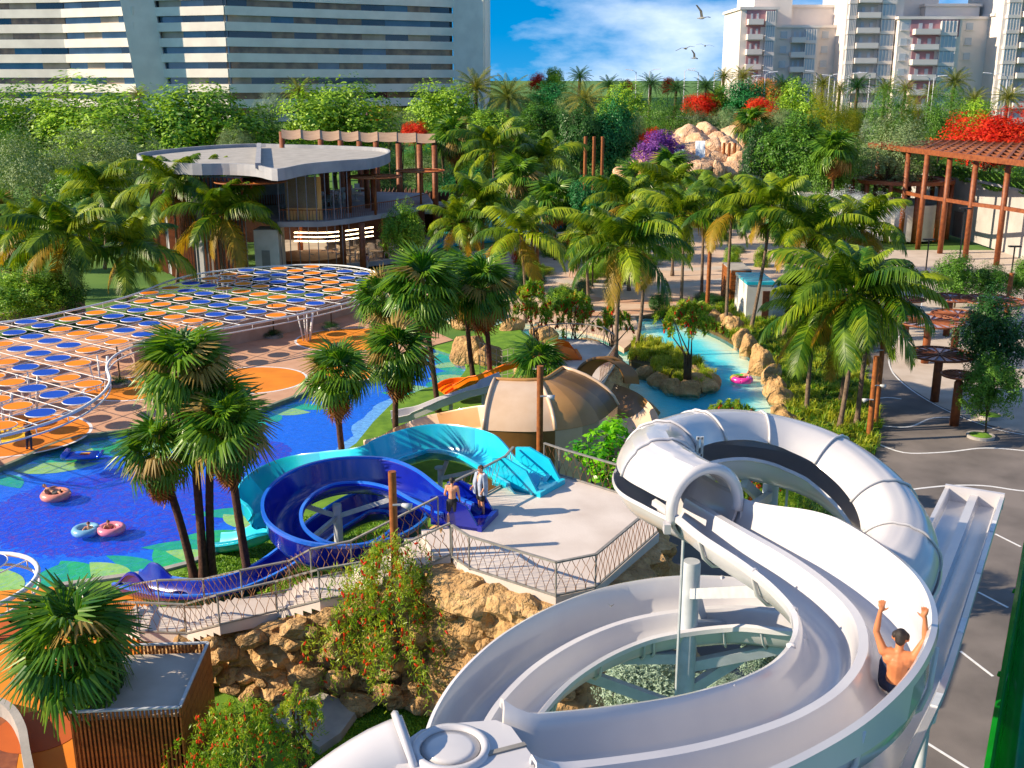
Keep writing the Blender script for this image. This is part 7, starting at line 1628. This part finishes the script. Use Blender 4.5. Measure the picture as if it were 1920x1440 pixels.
def person(loc, rz, label, skin, trunks, hairm, pose, scale=1.0, voxel=.014, top=None, legs_cover=False, group=None, towel=False, shoes=None):
    """pose: dict of joint positions in metres, facing -Y"""
    J = {k: Vector(v) for k, v in pose.items()}
    f = J.get('face', Vector((0, -1, 0))).normalized(); u = (J['head'] - J['neck']).normalized(); r_ = f.cross(u).normalized(); f = u.cross(r_)
    ch = [[(J['pelvis'], .135), (J['spine'], .118), (J['chest'], .135), (J['neck'] - (J['neck'] - J['chest']) * .25, .07), (J['neck'], .052), (J['head'] - u * .07, .050)]]
    ch += head(J['head'], f, r_, u)
    ch.append([(J['sl'], .062), (J['sr'], .062)]); ch.append([((J['sl'] + J['chest']) / 2 - (J['chest'] - J['spine']) * .1, .10), ((J['sr'] + J['chest']) / 2 - (J['chest'] - J['spine']) * .1, .10)])
    for s in 'lr':
        ch.append([(J['s' + s], .062), ((J['s' + s] + J['e' + s]) / 2, .05), (J['e' + s], .040), (J['e' + s].lerp(J['w' + s], .3), .042), (J['w' + s], .027)])
        ch.append([(J['pelvis'].lerp(J['h' + s], .8), .11), (J['h' + s], .105), (J['h' + s].lerp(J['k' + s], .5), .085), (J['k' + s], .056), (J['k' + s].lerp(J['a' + s], .3), .060), (J['a' + s], .036)])
        t = J['t' + s]; ch.append([(J['a' + s], .036), (J['a' + s].lerp(t, .35) - Vector((0, 0, .02)), .036), (t, .028)])
        d = J.get('d' + s, J['w' + s] - J['e' + s]); sd = J.get('thumb' + s, f)
        ch += hand(J['w' + s], d, sd - d.normalized() * sd.dot(d.normalized()), -f)
    th = capsule_mesh(ch, 'person', skin, voxel); th.location = loc; th.rotation_euler.z = rz; th.scale = (scale,) * 3; tag(th, label, 'person', group)
    add_face(th, J['head'], f, r_, u, 1.0, hairm, voxel=voxel)
    tr = [[(J['pelvis'] + (J['spine'] - J['pelvis']) * .25, .138), (J['pelvis'], .146), (J['hl'].lerp(J['hr'], .5), .13)]]
    for s in 'lr': tr.append([(J['pelvis'].lerp(J['h' + s], .8), .122), (J['h' + s], .12), (J['h' + s].lerp(J['k' + s], .72 if not legs_cover else 1), .10 if not legs_cover else .075)] + ([(J['a' + s], .055)] if legs_cover else []))
    o = capsule_mesh(tr, 'trousers' if legs_cover else 'swim_shorts', trunks, voxel); o.parent = th
    if top:
        tt = [[(J['pelvis'] + (J['spine'] - J['pelvis']) * .3, .140), (J['spine'], .135), (J['chest'], .150), (J['neck'] - (J['neck'] - J['chest']) * .3, .08)], [(J['sl'], .075), (J['sr'], .075)], [((J['sl'] + J['chest']) / 2, .11), ((J['sr'] + J['chest']) / 2, .11)]]
        for s in 'lr': tt.append([(J['s' + s], .075), (J['s' + s].lerp(J['e' + s], .6), .062)])
        o = capsule_mesh(tt, 'shirt', top, voxel); o.parent = th
    if towel:
        tw = [[(J['sl'] + Vector((0, .03, .05)), .06), (J['neck'] + Vector((0, .10, -.06)), .065), (J['sr'] + Vector((0, .03, .05)), .06)]]
        for s, sg in (('l', 1), ('r', -1)):
            for k in range(4): tw.append([(J['s' + s] + Vector((-.03 * k * sg * .8, -.08, .03)), .045), (J['s' + s] + Vector((-.035 * k * sg + .02 * sg, -.15, -.25)), .045), (J['s' + s] + Vector((-.03 * k * sg + .04 * sg, -.14, -.62 - .03 * (k % 2))), .04)])
            for k in range(3): tw.append([(J['s' + s] + Vector((.03 * sg, .06 - .05 * k, .02)), .05), (J['s' + s] + Vector((.10 * sg, .05 - .05 * k, -.3)), .045), (J['s' + s] + Vector((.11 * sg, .03 - .05 * k, -.60)), .04)])
        o = capsule_mesh(tw, 'towel', mat('towel_blue_grey', 'aab4c4', '8b97ac', 6, .9, .3, 40), voxel * .9); o.parent = th
    return th
STAND = dict(pelvis=(0, 0, .96), spine=(0, .01, 1.14), chest=(0, 0, 1.32), neck=(0, .01, 1.49), head=(0, -.01, 1.63), sl=(.17, .01, 1.42), sr=(-.17, .01, 1.42), el=(.23, .03, 1.14), er=(-.23, .03, 1.14), wl=(.24, -.05, .90), wr=(-.24, -.05, .90),
             hl=(.09, 0, .90), hr=(-.09, 0, .90), kl=(.11, -.02, .49), kr=(-.10, -.01, .49), al=(.12, .03, .08), ar=(-.11, .03, .08), tl=(.14, -.13, .03), tr=(-.13, -.13, .03))
def var(**k): d = dict(STAND); d.update(k); return d
person(P(849, 988, PZ) + Vector((0, 0, .005)), R(172), 'bare backed man in black swim shorts standing at the navy slide entry', M['skin2'], M['trunks'], M['hair'], var(kl=(.13, -.03, .5), al=(.15, .05, .08), tl=(.18, -.11, .03), el=(.25, .0, 1.16), wl=(.22, -.14, .96)), 1.0)
person(P(902, 966, PZ) + Vector((0, 0, .005)), R(-55), 'man in black shorts with a blue grey towel over his shoulders on the terrace', M['skin2'], M['trunks'], M['hair_br'], var(er=(-.22, -.02, 1.16), wr=(-.20, -.20, .98), wl=(.30, -.14, .96)), 1.03, towel=True)
person(P(57, 844, DZ + .02), R(160), 'person in a brown top and dark jeans raising a phone under the canopy rim', M['skin1'], M['denim'], M['hair'], var(el=(.30, -.10, 1.28), wl=(.30, -.28, 1.46), er=(-.28, -.06, 1.26), wr=(-.20, -.28, 1.40), kl=(.15, -.02, .49), al=(.20, .03, .08), tl=(.24, -.12, .03)), 1.0, .018, top=mat('brown_top', '5a3020', '482418', 5, .8), legs_cover=True)
for (x, y, D, rz, top, leg, lab) in ((1070, 520, None, 20, 'b84a30', 'c8a890', 'person in a red top walking on the plaza by the palms'), (1080, 516, None, 10, '8a5a40', 'b89a80', 'person in a brown top beside the one in red on the plaza'), (1112, 503, None, 0, '2c3a5c', '20304a', 'person in navy clothes standing farther back on the plaza'), (1122, 500, None, 50, 'c0c4cc', '2a2e38', 'person in a pale top beside the one in navy'), (689, 506, None, 120, 'c8a0a8', 'd8c8c0', 'person in a pink top behind the canopy end'), (385, 520, None, 60, '6a4a5a', '3a2c34', 'person in a mauve top on the garden path behind the canopy')):
    person(P(x, y, .06), R(rz), lab, M['skin1'], mat('trousers_' + leg, leg, leg, 4, .8), M['hair'], var(kl=(.1, -.12, .5), al=(.1, -.06, .08), tl=(.11, -.22, .03), ar=(-.11, .16, .1), tr=(-.12, .0, .03)), 1.0, .024, top=mat('top_' + top, top, top, 4, .8), legs_cover=True)
# rider on the white slide: seated, back to the viewer, both arms thrown up
fS = frames(S1); i0 = min(range(len(S1)), key=lambda i: (S1[i] - P(1626, 1222, 12.35)).length)
p_, t_, r_, u_ = fS[i0]; seat = p_ + r_ * .44 + u_ * -.50
ang = math.atan2(t_.y, t_.x) + math.pi / 2
RID = dict(pelvis=(0, 0, .13), spine=(0, .03, .30), chest=(0, .05, .47), neck=(0, .04, .64), head=(0, .0, .77), face=(0, -1, -.12), sl=(.18, .05, .58), sr=(-.18, .05, .58), el=(.29, .0, .80), er=(-.28, .0, .82), wl=(.27, -.04, 1.06), wr=(-.25, -.03, 1.08), thumbl=(-1, 0, 0), thumbr=(1, 0, 0),
           hl=(.10, -.05, .12), hr=(-.10, -.05, .12), kl=(.15, -.40, .30), kr=(-.17, -.42, .32), al=(.13, -.72, .09), ar=(-.15, -.74, .10), tl=(.14, -.84, .16), tr=(-.17, -.86, .17))
person(seat + Vector((0, 0, .04)), ang, 'rider in navy shorts with both arms raised on the white slide', M['skin1'], M['denim'], M['hair'], RID, 1.0, .0085)

# ---------------------------------------------------------------- floats
def ring_float(loc, Rr, r, label, mats, segs=12, rz=0):
    th = thing('swim_ring', loc, label, 'swim ring'); n = 48
    for k in range(len(mats)):
        a0, a1 = 2 * math.pi * k / len(mats), 2 * math.pi * (k + 1) / len(mats); m_ = MB()
        pts = [Vector(loc) + Vector((Rr * math.cos(a0 + rz + (a1 - a0) * i / 16), Rr * math.sin(a0 + rz + (a1 - a0) * i / 16), r * .55)) for i in range(17)]
        if len(mats) == 1: m_.tube(pts[:-1], r, 14, closed=True)
        else: m_.tube(pts, r, 14, cap=True)
        m_.build('tube_section', mats[k], th, True)
    return th
pk = mat('vinyl_pink', 'e88a9a', 'dc7a8c', 3, .3, coat=.4); pb = mat('vinyl_pale_blue', '7fb2d0', '6ca2c4', 3, .3, coat=.4); co_ = mat('vinyl_coral', 'e0907a', 'd8846e', 3, .3, coat=.4)
REC = dict(pelvis=(0, 0, .14), spine=(0, .18, .20), chest=(0, .34, .28), neck=(0, .48, .38), head=(0, .58, .47), face=(0, -.55, .8), sl=(.17, .40, .33), sr=(-.17, .40, .33), el=(.36, .32, .34), er=(-.36, .30, .34), wl=(.50, .16, .26), wr=(-.48, .12, .24), hl=(.09, -.06, .15), hr=(-.09, -.06, .15), kl=(.13, -.44, .34), kr=(-.12, -.42, .32), al=(.15, -.78, .20), ar=(-.16, -.74, .16), tl=(.16, -.90, .22), tr=(-.18, -.86, .18))
WZ = -.06
c = P(105, 932, WZ); ring_float(c, .52, .2, 'coral pink swim ring with a bather lying back in it', [co_]); person(c + Vector((-.1, .1, .02)), R(70), 'bather in dark shorts lying back in the coral pink ring', M['skin2'], M['trunks'], M['hair'], REC, .95, .016)
KID = dict(pelvis=(0, 0, -.05), spine=(0, .02, .10), chest=(0, .0, .26), neck=(0, -.02, .40), head=(0, -.03, .54), face=(0, -1, -.1), sl=(.17, -.02, .34), sr=(-.17, -.02, .34), el=(.32, -.16, .26), er=(-.30, -.18, .26), wl=(.22, -.40, .22), wr=(-.20, -.42, .20), hl=(.09, .0, -.1), hr=(-.09, 0, -.1), kl=(.10, -.1, -.14), kr=(-.10, -.1, -.14), al=(.10, .1, -.15), ar=(-.10, .1, -.15), tl=(.1, .0, -.16), tr=(-.1, .0, -.16))
c = P(162, 998, WZ); ring_float(c, .46, .18, 'pale blue swim ring touching the pink one', [pb]); person(c + Vector((.15, -.05, .0)), R(15), 'child with sunglasses leaning over the pale blue ring', M['skin2'], M['trunks'], M['hair_br'], KID, .8, .014)
c = P(209, 996, WZ); ring_float(c, .46, .18, 'bright pink swim ring touching the blue one', [pk]); person(c + Vector((-.12, .02, .0)), R(30), 'child leaning over the bright pink ring', M['skin2'], M['trunks'], M['hair_br'], KID, .8, .014)
c = P(1390, 714, -.04); cl = [mat('vinyl_%s' % h, h, h, 3, .3, coat=.4) for h in ('e838a0', 'e838a0', '9040c8', '30a848', '58c040', 'e0c030')]; ring_float(c, .56, .22, 'rainbow swim ring drifting on the lazy river', cl, rz=3.4); person(c + Vector((.05, .1, .04)), R(-60), 'bather lying in the rainbow swim ring', M['skin2'], mat('red_swimwear', 'b02030', '901828', 4, .7), M['hair'], REC, .95, .016)
RF = thing('air_bed', P(155, 857, WZ), 'blue inflatable air bed with a pillow and red and yellow stripes', 'air bed'); bl = mat('vinyl_blue', '1060e0', '0a50cc', 3, .2, coat=.5); c = P(155, 857, WZ); ax = Vector((math.cos(.12), math.sin(.12), 0)); ay = Vector((-ax.y, ax.x, 0))
for k in range(6):
    o_ = ay * (k - 2.5) * .17; m_ = MB(); m_.tube([c + o_ + ax * x + Vector((0, 0, .10)) for x in (-.78, -.75, 0, .75, .78)], [.02, .095, .095, .095, .02], 10); m_.build('air_tube', bl, RF, True)
m_ = MB(); m_.tube([c + ax * -.85 + ay * y + Vector((0, 0, .22)) for y in (-.55, -.5, 0, .5, .55)], [.04, .16, .17, .16, .04], 12); m_.build('pillow', bl, RF, True)
m_ = MB(); m_.tube([c + ax * .92 + ay * y + Vector((0, 0, .12)) for y in (-.5, 0, .5)], .1, 10); m_.build('foot_tube', bl, RF, True)
for k, hx in enumerate(('d83020', 'e8b820')):
    m_ = MB(); m_.bar(c + ax * -.1 + ay * (-.1 + .18 * k) + Vector((0, 0, .2)), c + ax * .4 + ay * (-.1 + .18 * k) + Vector((0, 0, .2)), .12, .02); m_.build('stripe', mat('stripe_' + hx, hx, hx, 3, .4), RF)

# ---------------------------------------------------------------- birds
def bird(px, py, D, span, roll, yaw, flap, label):
    c = PD(px, py, D); th = thing('bird', c, label, 'bird'); k = span / 1.2
    rot = Matrix.Rotation(yaw, 3, 'Z') @ Matrix.Rotation(roll, 3, 'Y')
    def T(x, y, z): return c + rot @ (Vector((x, y, z)) * k)
    m_ = MB(); m_.tube([T(0, -.24, .0), T(0, -.18, .02), T(0, -.05, .0), T(0, .12, 0), T(0, .26, .01), T(0, .34, .01)], [.008 * k, .035 * k, .062 * k, .055 * k, .025 * k, .03 * k], 10); m_.build('body', mat('feather_grey', '8a8a86', '6e6e6a', 8, .8), th, True)
    for s in (-1, 1):
        a, b = flap; q = MB(); q.grid([[T(0.03 * s, .10, .03), T(.03 * s, -.10, .03)], [T(.28 * s, .06, .03 + .28 * math.sin(a)), T(.28 * s, -.12, .03 + .28 * math.sin(a))], [T(.62 * s, .16, .03 + .28 * math.sin(a) + .34 * math.sin(b)), T(.6 * s, .06, .03 + .28 * math.sin(a) + .34 * math.sin(b))]])
        o_ = q.build('wing', mat('wing_grey', '5c5c58', '3c3c3a', 8, .8), th); so = o_.modifiers.new('thick', 'SOLIDIFY'); so.thickness = .012 * k
bird(1316, 34, 60, 1.2, .5, .6, (.9, .5), 'grey bird with wings raised steeply near the white cloud')
bird(1286, 91, 62, 1.1, -.2, .2, (.2, -.3), 'grey bird gliding with bent wings over the ridge'); bird(1322, 86, 64, 1.0, .1, -.2, (.25, -.2), 'grey bird gliding close to the apartment block')
bird(1302, 109, 60, .8, .6, .9, (.7, .4), 'small dark bird banking below the gliding pair'); bird(1145, 1137, 19, .16, .3, .5, (.8, .3), 'tiny brown bird fluttering over the lower white trough')
